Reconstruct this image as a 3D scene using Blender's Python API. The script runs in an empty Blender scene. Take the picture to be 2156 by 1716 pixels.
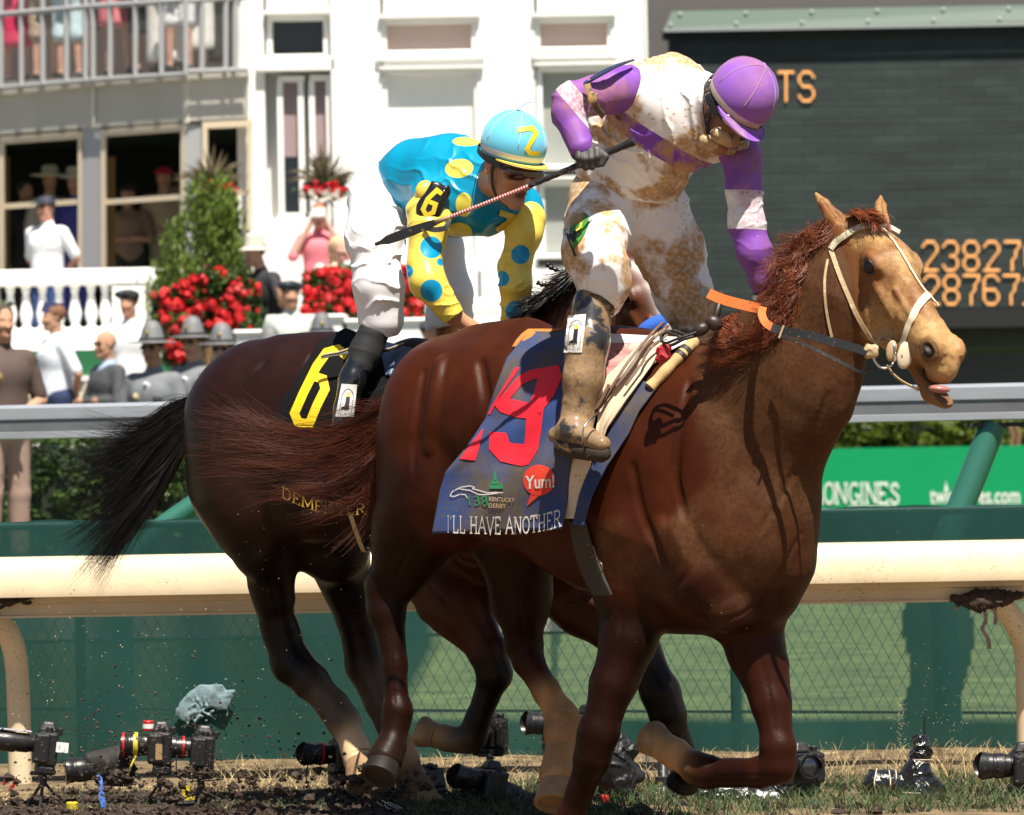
import bpy, bmesh, math, random
import numpy as np
from mathutils import Vector, Matrix
from mathutils.bvhtree import BVHTree
from mathutils.noise import noise as mnoise
random.seed(7); rng = np.random.default_rng(7)
R = math.radians
scene = bpy.context.scene
# ------------------------------------------------------------------ camera
FPX = 10240.0; CX, CY = 1078.0, 858.0; CAMH = 1.43; ROLL = R(1.0)
cam_d = bpy.data.cameras.new('camera'); cam = bpy.data.objects.new('camera', cam_d)
scene.collection.objects.link(cam); scene.camera = cam
cam_d.sensor_width = 36.0; cam_d.lens = 36.0 * FPX / 2156.0
cam_d.clip_start = 0.5; cam_d.clip_end = 3000
cam_d.dof.use_dof = True; cam_d.dof.focus_distance = 15.9; cam_d.dof.aperture_fstop = 7.5
ct, st = math.cos(ROLL), math.sin(ROLL)
cam.matrix_world = Matrix(((ct, st, 0, 0), (0, 0, -1, 0), (-st, ct, 0, CAMH), (0, 0, 0, 1)))
# ------------------------------------------------------------------ light
SUN_EL, SUN_ROT = R(64), R(164)
w = bpy.data.worlds.new('World'); scene.world = w; w.use_nodes = True
nt = w.node_tree; bg = nt.nodes['Background']
sky = nt.nodes.new('ShaderNodeTexSky'); sky.sky_type = 'NISHITA'; sky.sun_disc = False
sky.sun_elevation = SUN_EL; sky.sun_rotation = SUN_ROT
nt.links.new(sky.outputs[0], bg.inputs[0]); bg.inputs[1].default_value = 0.05
sl = bpy.data.lights.new('sun', 'SUN'); sl.energy = 5.0; sl.angle = R(0.5); sl.color = (1.0, 0.93, 0.82)
so = bpy.data.objects.new('sun', sl); scene.collection.objects.link(so)
sdir = Vector((math.sin(SUN_ROT) * math.cos(SUN_EL), math.cos(SUN_ROT) * math.cos(SUN_EL), math.sin(SUN_EL)))
so.rotation_euler = sdir.to_track_quat('Z', 'Y').to_euler(); so.location = (5, -10, 20)
scene.view_settings.view_transform = 'Standard'; scene.view_settings.look = 'None'
scene.view_settings.gamma = 1.0; scene.view_settings.exposure = 0.85
scene.render.engine = 'CYCLES'
# ------------------------------------------------------------------ helpers
def P(x, y, Y):
    u, v = x - CX, CY - y
    a = u * ct + v * st; b = -u * st + v * ct
    return Vector((a * Y / FPX, Y, CAMH + b * Y / FPX))
def proj(p):
    a = p[0] * FPX / p[1]; b = (p[2] - CAMH) * FPX / p[1]
    return CX + a * ct - b * st, CY - (a * st + b * ct)
def S(Y): return Y / FPX            # metres per pixel at depth Y
def zpx(y, Y, x=1078.0): return P(x, y, Y).z
def xpx(x, Y, y=858.0): return P(x, y, Y).x

def link(o, parent=None):
    scene.collection.objects.link(o)
    if parent is not None: o.parent = parent
    return o
def tag(o, label, cat, group=None, kind=None):
    if label: o['label'] = label
    if cat: o['category'] = cat
    if group: o['group'] = group
    if kind: o['kind'] = kind
    return o
def empty(name, loc, label, cat, group=None):
    o = bpy.data.objects.new(name, None); o.empty_display_size = 0.1
    o.location = loc; scene.collection.objects.link(o)
    return tag(o, label, cat, group)
def mesh_obj(name, verts, faces, mat, parent=None, smooth=True, local=None):
    """verts are world coordinates; if the parent is an Empty they become local to it"""
    me = bpy.data.meshes.new(name)
    v = np.asarray(verts, dtype=np.float64).reshape(-1, 3)
    off = np.zeros(3)
    if parent is not None:
        off = origin_of(parent)
    v = v - off
    me.from_pydata(v.tolist() if len(v) < 50000 else [tuple(q) for q in v], [], faces if isinstance(faces, list) else faces.tolist())
    me.update()
    if smooth: me.polygons.foreach_set('use_smooth', [True] * len(me.polygons))
    o = bpy.data.objects.new(name, me)
    if mat is not None: me.materials.append(mat)
    return link(o, parent)
def origin_of(o):
    v = np.zeros(3)
    while o is not None:
        v += np.array(o.location); o = o.parent
    return v
def set_attr(o, name, arr, typ='FLOAT'):
    a = o.data.attributes.new(name, typ, 'POINT')
    if typ == 'FLOAT': a.data.foreach_set('value', np.asarray(arr, dtype=np.float32).ravel())
    elif typ == 'FLOAT_COLOR': a.data.foreach_set('color', np.asarray(arr, dtype=np.float32).ravel())

class MB:
    """collects primitive shapes into one mesh"""
    def __init__(s): s.v = []; s.f = []; s.m = []; s.mi = 0
    def add(s, vs, fs):
        n = len(s.v); s.v += [tuple(q) for q in vs]; s.f += [tuple(i + n for i in f) for f in fs]; s.m += [s.mi] * len(fs); return s
    def box(s, x0, x1, y0, y1, z0, z1):
        v = [(x0,y0,z0),(x1,y0,z0),(x1,y1,z0),(x0,y1,z0),(x0,y0,z1),(x1,y0,z1),(x1,y1,z1),(x0,y1,z1)]
        return s.add(v, [(0,3,2,1),(4,5,6,7),(0,1,5,4),(1,2,6,5),(2,3,7,6),(3,0,4,7)])
    def obox(s, c, ux, uy, uz):
        c, ux, uy, uz = map(Vector, (c, ux, uy, uz))
        v = [c + ux*a + uy*b + uz*d for d in (-1, 1) for a, b in ((-1,-1),(1,-1),(1,1),(-1,1))]
        return s.add(v, [(0,3,2,1),(4,5,6,7),(0,1,5,4),(1,2,6,5),(2,3,7,6),(3,0,4,7)])
    def tube(s, pts, r, n=8, cap=True):
        pts = [Vector(p) for p in pts]; m = len(pts)
        rr = r if isinstance(r, (list, tuple)) else [r] * m
        vs = []; prev = None
        for i, p in enumerate(pts):
            t = (pts[min(i+1, m-1)] - pts[max(i-1, 0)]).normalized()
            if prev is None:
                prev = t.orthogonal().normalized()
            a = (prev - t * prev.dot(t)).normalized(); prev = a
            b = t.cross(a)
            for k in range(n):
                an = 2*math.pi*k/n
                vs.append(p + (a*math.cos(an) + b*math.sin(an)) * rr[i])
        fs = [(i*n+k, i*n+(k+1)%n, (i+1)*n+(k+1)%n, (i+1)*n+k) for i in range(m-1) for k in range(n)]
        if cap: fs += [tuple(range(n-1, -1, -1)), tuple((m-1)*n+k for k in range(n))]
        return s.add(vs, fs)
    def ribbon(s, pts, nrm, w, t):
        """flat strap: centre line, outward normals, width, thickness"""
        pts = [Vector(p) for p in pts]; m = len(pts); vs = []
        for i, p in enumerate(pts):
            tg = (pts[min(i+1, m-1)] - pts[max(i-1, 0)]).normalized()
            nn = Vector(nrm[i] if isinstance(nrm, list) else nrm); nn = (nn - tg*nn.dot(tg)).normalized()
            sd = tg.cross(nn)
            ww = w[i] if isinstance(w, list) else w
            for a, b in ((-1, 0), (1, 0), (1, 1), (-1, 1)): vs.append(p + sd*a*ww/2 + nn*b*t)
        fs = [(i*4+k, i*4+(k+1) % 4, (i+1)*4+(k+1) % 4, (i+1)*4+k) for i in range(m-1) for k in range(4)]
        fs += [(3, 2, 1, 0), tuple((m-1)*4+k for k in range(4))]
        return s.add(vs, fs)
    def ell(s, c, r, ax=None, nu=12, nv=8):
        c = Vector(c); r = (r, r, r) if not hasattr(r, '__len__') else r
        M = ax or Matrix.Identity(3); vs = []
        for j in range(nv+1):
            th = math.pi*j/nv
            for i in range(nu):
                ph = 2*math.pi*i/nu
                vs.append(c + M @ Vector((r[0]*math.sin(th)*math.cos(ph), r[1]*math.sin(th)*math.sin(ph), r[2]*math.cos(th))))
        fs = [(j*nu+i, j*nu+(i+1) % nu, (j+1)*nu+(i+1) % nu, (j+1)*nu+i) for j in range(nv) for i in range(nu)]
        return s.add(vs, fs)
    def lathe(s, c, prof, n=14, ax=None):
        c = Vector(c); M = ax or Matrix.Identity(3)
        vs = [c + M @ Vector((r*math.cos(2*math.pi*k/n), r*math.sin(2*math.pi*k/n), z)) for r, z in prof for k in range(n)]
        m = len(prof)
        fs = [(i*n+k, i*n+(k+1) % n, (i+1)*n+(k+1) % n, (i+1)*n+k) for i in range(m-1) for k in range(n)]
        fs += [tuple(range(n-1, -1, -1)), tuple((m-1)*n+k for k in range(n))]
        return s.add(vs, fs)
    def build(s, name, mat, parent=None, smooth=False, bevel=0):
        o = mesh_obj(name, s.v, s.f, None, parent, smooth)
        for m in (mat if isinstance(mat, (list, tuple)) else [mat]): o.data.materials.append(m)
        if isinstance(mat, (list, tuple)): o.data.polygons.foreach_set('material_index', s.m)
        if smooth == 'auto':
            o.data.polygons.foreach_set('use_smooth', [True]*len(o.data.polygons)); o.data.set_sharp_from_angle(angle=R(40))
        if bevel:
            b = o.modifiers.new('bevel', 'BEVEL'); b.width = bevel; b.segments = 2; b.limit_method = 'ANGLE'
        return o
# ------------------------------------------------------------------ materials
_mats = {}
def NN(nt, t, **kw):
    n = nt.nodes.new(t)
    for k, v in kw.items(): setattr(n, k, v)
    return n
def mat(name, col, rough=0.6, metal=0.0, spec=0.5, var=0.0, vscale=6.0, bump=0.0, bscale=30.0, sheen=0.0, alpha=1.0, emit=None, estr=0.0,
        mud=0.0, mudcol=(0.42, 0.25, 0.10), mudscale=9.0, coat=0.0, stretch=None, trans=0.0, vcol=False, mudattr=False, bdist=0.004, layers=None, wrinkle=0.0, mudhi=0.08):
    if name in _mats: return _mats[name]
    m = bpy.data.materials.new(name); m.use_nodes = True; _mats[name] = m
    nt = m.node_tree; b = nt.nodes['Principled BSDF']; L = nt.links.new
    b.inputs['Roughness'].default_value = rough; b.inputs['Metallic'].default_value = metal
    b.inputs['Specular IOR Level'].default_value = spec; b.inputs['Coat Weight'].default_value = coat
    b.inputs['Coat Roughness'].default_value = 0.15
    if sheen: b.inputs['Sheen Weight'].default_value = sheen; b.inputs['Sheen Roughness'].default_value = 0.5
    if trans: b.inputs['Transmission Weight'].default_value = trans
    b.inputs['Alpha'].default_value = alpha
    tc = NN(nt, 'ShaderNodeTexCoord'); vec = tc.outputs['Object']
    if stretch:
        mp = NN(nt, 'ShaderNodeMapping'); mp.inputs['Scale'].default_value = stretch; L(vec, mp.inputs[0]); vec2 = mp.outputs[0]
    else: vec2 = vec
    if vcol:
        at = NN(nt, 'ShaderNodeAttribute', attribute_name='Col'); c = at.outputs['Color']
    else:
        rgb = NN(nt, 'ShaderNodeRGB'); rgb.outputs[0].default_value = (*col, 1); c = rgb.outputs[0]
    def mix(fac, a, bb):
        mx = NN(nt, 'ShaderNodeMix', data_type='RGBA')
        if isinstance(fac, float): mx.inputs[0].default_value = fac
        else: L(fac, mx.inputs[0])
        L(a, mx.inputs[6])
        if isinstance(bb, tuple): mx.inputs[7].default_value = (*bb[:3], 1)
        else: L(bb, mx.inputs[7])
        return mx.outputs[2]
    def noise(sc, det=4, vv=vec, rg=0.55):
        n = NN(nt, 'ShaderNodeTexNoise'); n.inputs['Scale'].default_value = sc; n.inputs['Detail'].default_value = det
        n.inputs['Roughness'].default_value = rg; L(vv, n.inputs['Vector']); return n.outputs['Fac']
    def rng_(v, a, bb, lo=0.0, hi=1.0):
        mr = NN(nt, 'ShaderNodeMapRange'); mr.inputs[1].default_value = a; mr.inputs[2].default_value = bb
        mr.inputs[3].default_value = lo; mr.inputs[4].default_value = hi; L(v, mr.inputs[0]); return mr.outputs[0]
    for (an, lc) in (layers or []):          # signed-distance pattern layers
        at = NN(nt, 'ShaderNodeAttribute', attribute_name=an)
        c = mix(rng_(at.outputs['Fac'], 0.0006, -0.0006), c, lc)
    if var:
        f = rng_(noise(vscale, 5, vec2), 0.3, 0.7, 1-var, 1+var)
        vm = NN(nt, 'ShaderNodeVectorMath', operation='SCALE'); L(c, vm.inputs[0]); L(f, vm.inputs['Scale']); c = vm.outputs[0]
    roughout = None
    if mud or mudattr:
        f = noise(mudscale*0.8, 5, vec, 0.58) if not mudattr else noise(mudscale, 9, vec, 0.62)
        if mudattr:
            at = NN(nt, 'ShaderNodeAttribute', attribute_name='mud')
            gt = NN(nt, 'ShaderNodeMath', operation='GREATER_THAN'); gt.inputs[1].default_value = 1.0; L(at.outputs['Fac'], gt.inputs[0])
            low = NN(nt, 'ShaderNodeMath', operation='MULTIPLY_ADD'); L(gt.outputs[0], low.inputs[0]); low.inputs[1].default_value = -1.15; L(at.outputs['Fac'], low.inputs[2])
            ad = NN(nt, 'ShaderNodeMath', operation='ADD'); L(f, ad.inputs[0]); L(low.outputs[0], ad.inputs[1]); f = ad.outputs[0]
            fac = rng_(f, 0.98, 0.98+mudhi)
        else: fac = rng_(f, 1-mud, 1-mud+mudhi)
        sp = rng_(noise(mudscale*14, 3), 0.36, 0.58, 0.62 if not mudattr else 0.5, 1.0)
        mm = NN(nt, 'ShaderNodeMath', operation='MULTIPLY'); L(fac, mm.inputs[0]); L(sp, mm.inputs[1])
        if mud and not mudattr:          # separate droplets and streaks around the thick patches
            vo = NN(nt, 'ShaderNodeTexVoronoi'); vo.inputs['Scale'].default_value = 46
            mpv = NN(nt, 'ShaderNodeMapping'); mpv.inputs['Scale'].default_value = (0.9, 1, 1.5); mpv.inputs['Rotation'].default_value = (0, 0.7, 0); L(vec, mpv.inputs[0]); L(mpv.outputs[0], vo.inputs['Vector'])
            dr = rng_(vo.outputs['Distance'], 0.28, 0.18); rg2 = rng_(noise(mudscale*0.5, 3), 0.46, 0.60)
            dm = NN(nt, 'ShaderNodeMath', operation='MULTIPLY'); L(dr, dm.inputs[0]); L(rg2, dm.inputs[1])
            mx_ = NN(nt, 'ShaderNodeMath', operation='MAXIMUM'); L(dm.outputs[0], mx_.inputs[0]); L(mm.outputs[0], mx_.inputs[1]); mm = mx_
        f2 = rng_(noise(mudscale*2.2, 4), 0.3, 0.7, 0.75, 1.2)
        vm = NN(nt, 'ShaderNodeVectorMath', operation='SCALE')
        r2 = NN(nt, 'ShaderNodeRGB'); r2.outputs[0].default_value = (*mudcol, 1); L(r2.outputs[0], vm.inputs[0]); L(f2, vm.inputs['Scale'])
        c = mix(mm.outputs[0], c, vm.outputs[0])
        L(rng_(mm.outputs[0], 0, 1, rough, 0.85), b.inputs['Roughness'])
    if mudattr:                              # thick golden dust where the attribute is above one
        g1 = noise(7.5, 6, vec, 0.6); sb_ = NN(nt, 'ShaderNodeMath', operation='SUBTRACT'); L(at.outputs['Fac'], sb_.inputs[0]); sb_.inputs[1].default_value = 1.0
        a2 = NN(nt, 'ShaderNodeMath', operation='ADD'); L(g1, a2.inputs[0]); L(sb_.outputs[0], a2.inputs[1])
        gf = rng_(a2.outputs[0], 0.80, 1.0); g3_ = NN(nt, 'ShaderNodeMath', operation='MULTIPLY'); L(gf, g3_.inputs[0]); L(rng_(noise(120, 3), 0.3, 0.6, 0.6, 1.0), g3_.inputs[1])
        c = mix(g3_.outputs[0], c, (0.44, 0.27, 0.115))
    L(c, b.inputs['Base Color'])
    if emit: b.inputs['Emission Color'].default_value = (*emit, 1); b.inputs['Emission Strength'].default_value = estr
    if bump or wrinkle:
        h = None
        if bump: h = noise(bscale, 6, vec2); 
        bp = NN(nt, 'ShaderNodeBump'); bp.inputs['Strength'].default_value = bump or wrinkle; bp.inputs['Distance'].default_value = bdist
        if wrinkle:
            wv = NN(nt, 'ShaderNodeTexNoise'); wv.inputs['Scale'].default_value = 11; wv.inputs['Detail'].default_value = 2.5; wv.inputs['Distortion'].default_value = 1.6
            mp2 = NN(nt, 'ShaderNodeMapping'); mp2.inputs['Scale'].default_value = (1.0, 1.0, 1.9); mp2.inputs['Rotation'].default_value = (0.3, 0.5, 0)
            L(vec, mp2.inputs[0]); L(mp2.outputs[0], wv.inputs['Vector'])
            ab = NN(nt, 'ShaderNodeMath', operation='PINGPONG'); ab.inputs[1].default_value = 0.11; L(wv.outputs['Fac'], ab.inputs[0])
            bp.inputs['Distance'].default_value = wrinkle; bp.inputs['Strength'].default_value = 1.0
            ms = NN(nt, 'ShaderNodeMath', operation='MULTIPLY'); ms.inputs[1].default_value = 9.0; L(ab.outputs[0], ms.inputs[0])
            h = ms.outputs[0]
        L(h, bp.inputs['Height']); L(bp.outputs[0], b.inputs['Normal'])
    return m
def vnoise(p, seed=0):
    """value noise in -1..1 on an (n,3) array"""
    i = np.floor(p).astype(np.int64); f = p - i; f = f*f*(3-2*f); out = 0
    for a in (0, 1):
        for b in (0, 1):
            for c in (0, 1):
                h_ = ((i[:, 0]+a)*374761393 + (i[:, 1]+b)*668265263 + (i[:, 2]+c)*2147483647 + seed*974634777) & 0xffffffff
                h_ = ((h_ ^ (h_ >> 13))*1274126177) & 0xffffffff; v = ((h_ ^ (h_ >> 16)) & 0xffff)/32767.5 - 1
                out = out + v*(f[:, 0] if a else 1-f[:, 0])*(f[:, 1] if b else 1-f[:, 1])*(f[:, 2] if c else 1-f[:, 2])
    return out
# ------------------------------------------------------------------ SDF modelling
class SDF:
    """smooth union of tapered capsules / ellipsoids, meshed with surface nets"""
    def __init__(s, col=(0.2, 0.1, 0.05)): s.pr = []; s.col = col
    def cap(s, a, b, ra, rb, k=0.03, col=None, n=None, sc=1.0, mud=0.0, sub=False, cutoff=None):
        s.pr.append(dict(t='c', a=np.array(a, float), b=np.array(b, float), ra=ra, rb=rb, k=k, col=col or s.col,
                         n=None if n is None else np.array(Vector(n).normalized()), sc=sc, mud=mud, sub=sub)); return s
    def ell(s, c, r, M=None, k=0.03, col=None, mud=0.0, sub=False):
        M = np.eye(3) if M is None else np.array(M)       # columns are axes
        s.pr.append(dict(t='e', c=np.array(c, float), r=np.array(r, float), M=M, k=k, col=col or s.col, mud=mud, sub=sub)); return s
    @staticmethod
    def dist(q, p):
        if q['t'] == 'c':
            ba = q['b'] - q['a']; l2 = max(ba @ ba, 1e-12)
            w = p - q['a']; t = np.clip((w @ ba) / l2, 0, 1)
            w = w - t[..., None] * ba
            m = 1.0
            if q['n'] is not None:
                w = w + q['n'] * ((w @ q['n']) * (1/q['sc'] - 1))[..., None]; m = min(1.0, q['sc'])
            r = q['ra'] + (q['rb'] - q['ra']) * t
            return (np.sqrt((w*w).sum(-1)) - r) * (m if m < 1 else 1.0)
        w = (p - q['c']) @ q['M']
        k0 = np.sqrt(((w/q['r'])**2).sum(-1)); k1 = np.sqrt(((w/q['r']**2)**2).sum(-1)) + 1e-9
        return k0*(k0-1)/k1
    def bbox(s, q):
        if q['t'] == 'c':
            rr = max(q['ra'], q['rb']) * max(1, q['sc'])
            return np.minimum(q['a'], q['b']) - rr, np.maximum(q['a'], q['b']) + rr
        rr = q['r'].max(); return q['c'] - rr, q['c'] + rr
    def mesh(s, h, inflate=0.0, disp=None, clip=None):
        bb = [s.bbox(q) for q in s.pr if not q['sub']]
        lo = np.min([b[0] for b in bb], 0) - 3*h - inflate - 0.01; hi = np.max([b[1] for b in bb], 0) + 3*h + inflate + 0.01
        n = np.ceil((hi - lo)/h).astype(int) + 1
        F = np.full(n, 0.12, dtype=np.float32)
        ax = [lo[i] + h*np.arange(n[i]) for i in range(3)]
        for q in s.pr:
            b0, b1 = s.bbox(q); pad = q['k'] + inflate + 0.035
            i0 = np.clip(np.floor((b0 - pad - lo)/h).astype(int), 0, n-1); i1 = np.clip(np.ceil((b1 + pad - lo)/h).astype(int)+1, 1, n)
            X = np.stack(np.meshgrid(*[ax[i][i0[i]:i1[i]] for i in range(3)], indexing='ij'), -1)
            d = s.dist(q, X).astype(np.float32)
            sl_ = tuple(slice(i0[i], i1[i]) for i in range(3)); A = F[sl_]; k = q['k']
            if q['sub']:
                hh = np.maximum(k - np.abs(A + d), 0)/k; F[sl_] = np.maximum(A, -d) + hh*hh*k*0.25
            else:
                hh = np.maximum(k - np.abs(A - d), 0)/k; F[sl_] = np.minimum(A, d) - hh*hh*k*0.25
        F -= inflate
        if disp is not None or clip is not None:
            idx = np.argwhere(np.abs(F) < 0.03); pts = lo + idx*h
            if disp is not None: F[tuple(idx.T)] += disp(pts).astype(np.float32)
        if clip is not None:
            for (pt, nn) in clip:       # keep the side where (x-pt).n < 0
                nn = np.array(Vector(nn).normalized()); pt = np.array(pt)
                pl = ((ax[0][:, None, None]-pt[0])*nn[0] + (ax[1][None, :, None]-pt[1])*nn[1] + (ax[2][None, None, :]-pt[2])*nn[2]).astype(np.float32)
                F = np.maximum(F, pl)
        v, f = surface_nets(F, lo, h)
        return v, f
    def colors(s, v, sig=0.008):
        D = []; C = []; Mu = []
        for q in s.pr:
            if q['sub'] and q['col'] is s.col: continue
            d = s.dist(q, v)
            d = np.abs(d) - (0.001 if q['sub'] else 0)
            D.append(d); C.append(q['col']); Mu.append(q['mud'])
        D = np.array(D); D -= D.min(0); W = np.exp(-D/sig); W /= W.sum(0)
        col = W.T @ np.array(C, float); mud = W.T @ np.array(Mu, float)
        return col, mud
    def obj(s, name, h, m, parent=None, inflate=0.0, disp=None, clip=None, colors=True, sig=0.008):
        v, f = s.mesh(h, inflate, disp, clip)
        o = mesh_obj(name, v, f, m, parent)
        o['_n'] = len(v); del o['_n']
        if colors:
            c, mu = s.colors(v, sig)
            set_attr(o, 'Col', np.c_[c, np.ones(len(c))], 'FLOAT_COLOR'); set_attr(o, 'mud', mu)
        o_world[o.name] = (v, f)
        return o
o_world = {}
def surface_nets(F, lo, h):
    n = np.array(F.shape); I = F < 0
    c = np.zeros(n-1, dtype=np.int8)
    for dx in (0, 1):
        for dy in (0, 1):
            for dz in (0, 1): c += I[dx:n[0]-1+dx, dy:n[1]-1+dy, dz:n[2]-1+dz]
    act = (c > 0) & (c < 8); idx = np.argwhere(act)
    ids = np.full(act.shape, -1, dtype=np.int32); ids[tuple(idx.T)] = np.arange(len(idx))
    corners = np.array([(a, b, d) for a in (0, 1) for b in (0, 1) for d in (0, 1)])
    val = np.stack([F[tuple((idx + k).T)] for k in corners], 1)
    acc = np.zeros((len(idx), 3)); cnt = np.zeros(len(idx))
    for i in range(8):
        for j in range(i+1, 8):
            if np.abs(corners[i]-corners[j]).sum() != 1: continue
            a, b = val[:, i], val[:, j]; m = (a < 0) != (b < 0)
            t = np.where(m, a/np.where(m, a-b, 1), 0)
            p = corners[i] + t[:, None]*(corners[j]-corners[i])
            acc += p*m[:, None]; cnt += m
    v = lo + h*(idx + acc/cnt[:, None])
    quads = []
    for axn in range(3):
        o1, o2 = [(1, 2), (2, 0), (0, 1)][axn]
        sl0 = [slice(None)]*3; sl1 = [slice(None)]*3
        sl0[axn] = slice(0, n[axn]-1); sl1[axn] = slice(1, n[axn])
        A, B = I[tuple(sl0)], I[tuple(sl1)]
        e = np.argwhere(A != B)
        e = e[(e[:, o1] > 0) & (e[:, o2] > 0) & (e[:, o1] < n[o1]-1) & (e[:, o2] < n[o2]-1)]
        inside = A[tuple(e.T)]
        d1 = np.zeros(3, int); d1[o1] = 1; d2 = np.zeros(3, int); d2[o2] = 1
        g = lambda k: ids[tuple(k.T)]
        q = np.stack([g(e-d1-d2), g(e-d2), g(e), g(e-d1)], 1)
        q[~inside] = q[~inside][:, ::-1]
        quads.append(q)
    return v, np.concatenate(quads)
def bvh_of(o): v, f = o_world[o.name]; return BVHTree.FromPolygons([tuple(p) for p in v], f.tolist() if not isinstance(f, list) else f)
def hit(bvh, x, y, far=30.0):
    o = Vector((0, 0, CAMH)); d = (P(x, y, 10.0) - o).normalized()
    h_ = bvh.ray_cast(o, d, far)
    return h_[0], h_[1]
def lerp(a, b, t): return a + (b-a)*t
def poly_at(pl, t):
    """point on a polyline by fraction of its length"""
    pl = [Vector((*p, 0)) if len(p) == 2 else Vector(p) for p in pl]
    ls = [(pl[i+1]-pl[i]).length for i in range(len(pl)-1)]; T = sum(ls)*t
    for i, l in enumerate(ls):
        if T <= l or i == len(ls)-1: return pl[i].lerp(pl[i+1], min(1, T/max(l, 1e-9)))
        T -= l
def smooth_line(pts, n):
    """Catmull-Rom through pts"""
    pts = [Vector(p) for p in pts]; out = []; m = len(pts)
    for i in range(n):
        t = i/(n-1)*(m-1); k = min(int(t), m-2); u = t-k
        p0, p1, p2, p3 = pts[max(k-1, 0)], pts[k], pts[k+1], pts[min(k+2, m-1)]
        out.append(0.5*((2*p1) + (p2-p0)*u + (2*p0-5*p1+4*p2-p3)*u*u + (3*p1-p0-3*p2+p3)*u**3))
    return out
def drape(name, L_, R_, bvh, m, parent, off=0.012, nu=50, nv=70, Yfall=16.0, hang=0.02, thick=0.006, ripple=0.004, fwd=None, smooth_it=6, ymin=None):
    """cloth between two edge curves (pixels), laid on the body it covers"""
    G = np.zeros((nv, nu, 3)); Yg = np.full((nv, nu), np.nan)
    XY = np.zeros((nv, nu, 2))
    for j in range(nv):
        a, b = poly_at(L_, j/(nv-1)), poly_at(R_, j/(nv-1))
        for i in range(nu):
            x, y = lerp(a.x, b.x, i/(nu-1)), lerp(a.y, b.y, i/(nu-1)); XY[j, i] = x, y
            h_, _ = hit(bvh, x, y)
            if h_ is not None: Yg[j, i] = h_.y
    for i in range(nu):            # fill the misses, then let it hang
        col = Yg[:, i]; ok = np.where(~np.isnan(col))[0]
        if len(ok) == 0: continue
        col[:ok[0]] = col[ok[0]] + 0.012*(ok[0]-np.arange(ok[0])); col[ok[-1]+1:] = col[ok[-1]]
        for j in np.where(np.isnan(col))[0]: col[j] = col[j-1]
    for i in range(nu):
        if np.isnan(Yg[0, i]): 
            g = [k for k in range(nu) if not np.isnan(Yg[0, k])]
            Yg[:, i] = Yg[:, min(g, key=lambda k: abs(k-i))] if g else Yfall
    for j in range(1, nv): Yg[j] = np.minimum(Yg[j], Yg[j-1] + hang*0.02*(70/nv))
    for _ in range(smooth_it):
        Z = Yg.copy()
        Z[1:-1, 1:-1] = (Yg[:-2, 1:-1] + Yg[2:, 1:-1] + Yg[1:-1, :-2] + Yg[1:-1, 2:] + Yg[1:-1, 1:-1]*2)/6
        Z[0, 1:-1] = (Yg[0, :-2]+Yg[0, 2:]+Yg[0, 1:-1]*2)/4; Z[-1, 1:-1] = (Yg[-1, :-2]+Yg[-1, 2:]+Yg[-1, 1:-1]*2)/4
        Yg = np.minimum(Z, Yg + 0.003)
    Yg -= off
    for j in range(nv):
        for i in range(nu):
            x, y = XY[j, i]; q = j/(nv-1)
            rp = ripple*(math.sin(i*0.35 + 1.3*math.sin(j*0.09)) * (0.2+q) + 0.7*math.sin(i*0.13+j*0.21+2))
            G[j, i] = P(x, y, Yg[j, i] - abs(ripple) + rp)
    v = G.reshape(-1, 3); f = [(j*nu+i, j*nu+i+1, (j+1)*nu+i+1, (j+1)*nu+i) for j in range(nv-1) for i in range(nu-1)]
    f = [q[::-1] for q in f]
    o = mesh_obj(name, v, f, m, parent); o_world[o.name] = (v, f)
    if thick:
        md = o.modifiers.new('solid', 'SOLIDIFY'); md.thickness = thick; md.offset = -1
    return o
def decal(name, polys, bvh, m, parent, off=0.003, step=14, Yoff=0.0, thick=0.0):
    """flat shapes given in pixels, sliced fine and laid on the surface under them"""
    bm = bmesh.new()
    for pl in polys:
        vs = [bm.verts.new((p[0], p[1], 0)) for p in pl]
        try: bm.faces.new(vs)
        except ValueError: pass
    return decal_bm(name, bm, bvh, m, parent, off, step)
def decal_bm(name, bm, bvh, m, parent, off=0.003, step=14):
    bmesh.ops.triangulate(bm, faces=bm.faces[:])
    xs = [v.co.x for v in bm.verts]; ys = [v.co.y for v in bm.verts]
    for axn, lo_, hi_ in ((0, min(xs), max(xs)), (1, min(ys), max(ys))):
        q = lo_ + step
        while q < hi_:
            co = (q, 0, 0) if axn == 0 else (0, q, 0); no = (1, 0, 0) if axn == 0 else (0, 1, 0)
            bmesh.ops.bisect_plane(bm, geom=bm.verts[:]+bm.edges[:]+bm.faces[:], plane_co=co, plane_no=no); q += step
    vs = []; last = None
    for v in bm.verts:
        h_, n_ = hit(bvh, v.co.x, v.co.y)
        vs.append((v.co.x, v.co.y, h_.y if h_ is not None else None))
    ok = [q for q in vs if q[2] is not None]
    if not ok: bm.free(); return None
    out = []
    for (x, y, Y) in vs:
        if Y is None: Y = min(ok, key=lambda q: (q[0]-x)**2+(q[1]-y)**2)[2]
        out.append(P(x, y, Y-off))
    bm.verts.index_update()
    fs = [[v.index for v in f.verts] for f in bm.faces]; bm.free()
    o = mesh_obj(name, out, fs, m, parent, smooth=True)
    return o
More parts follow.
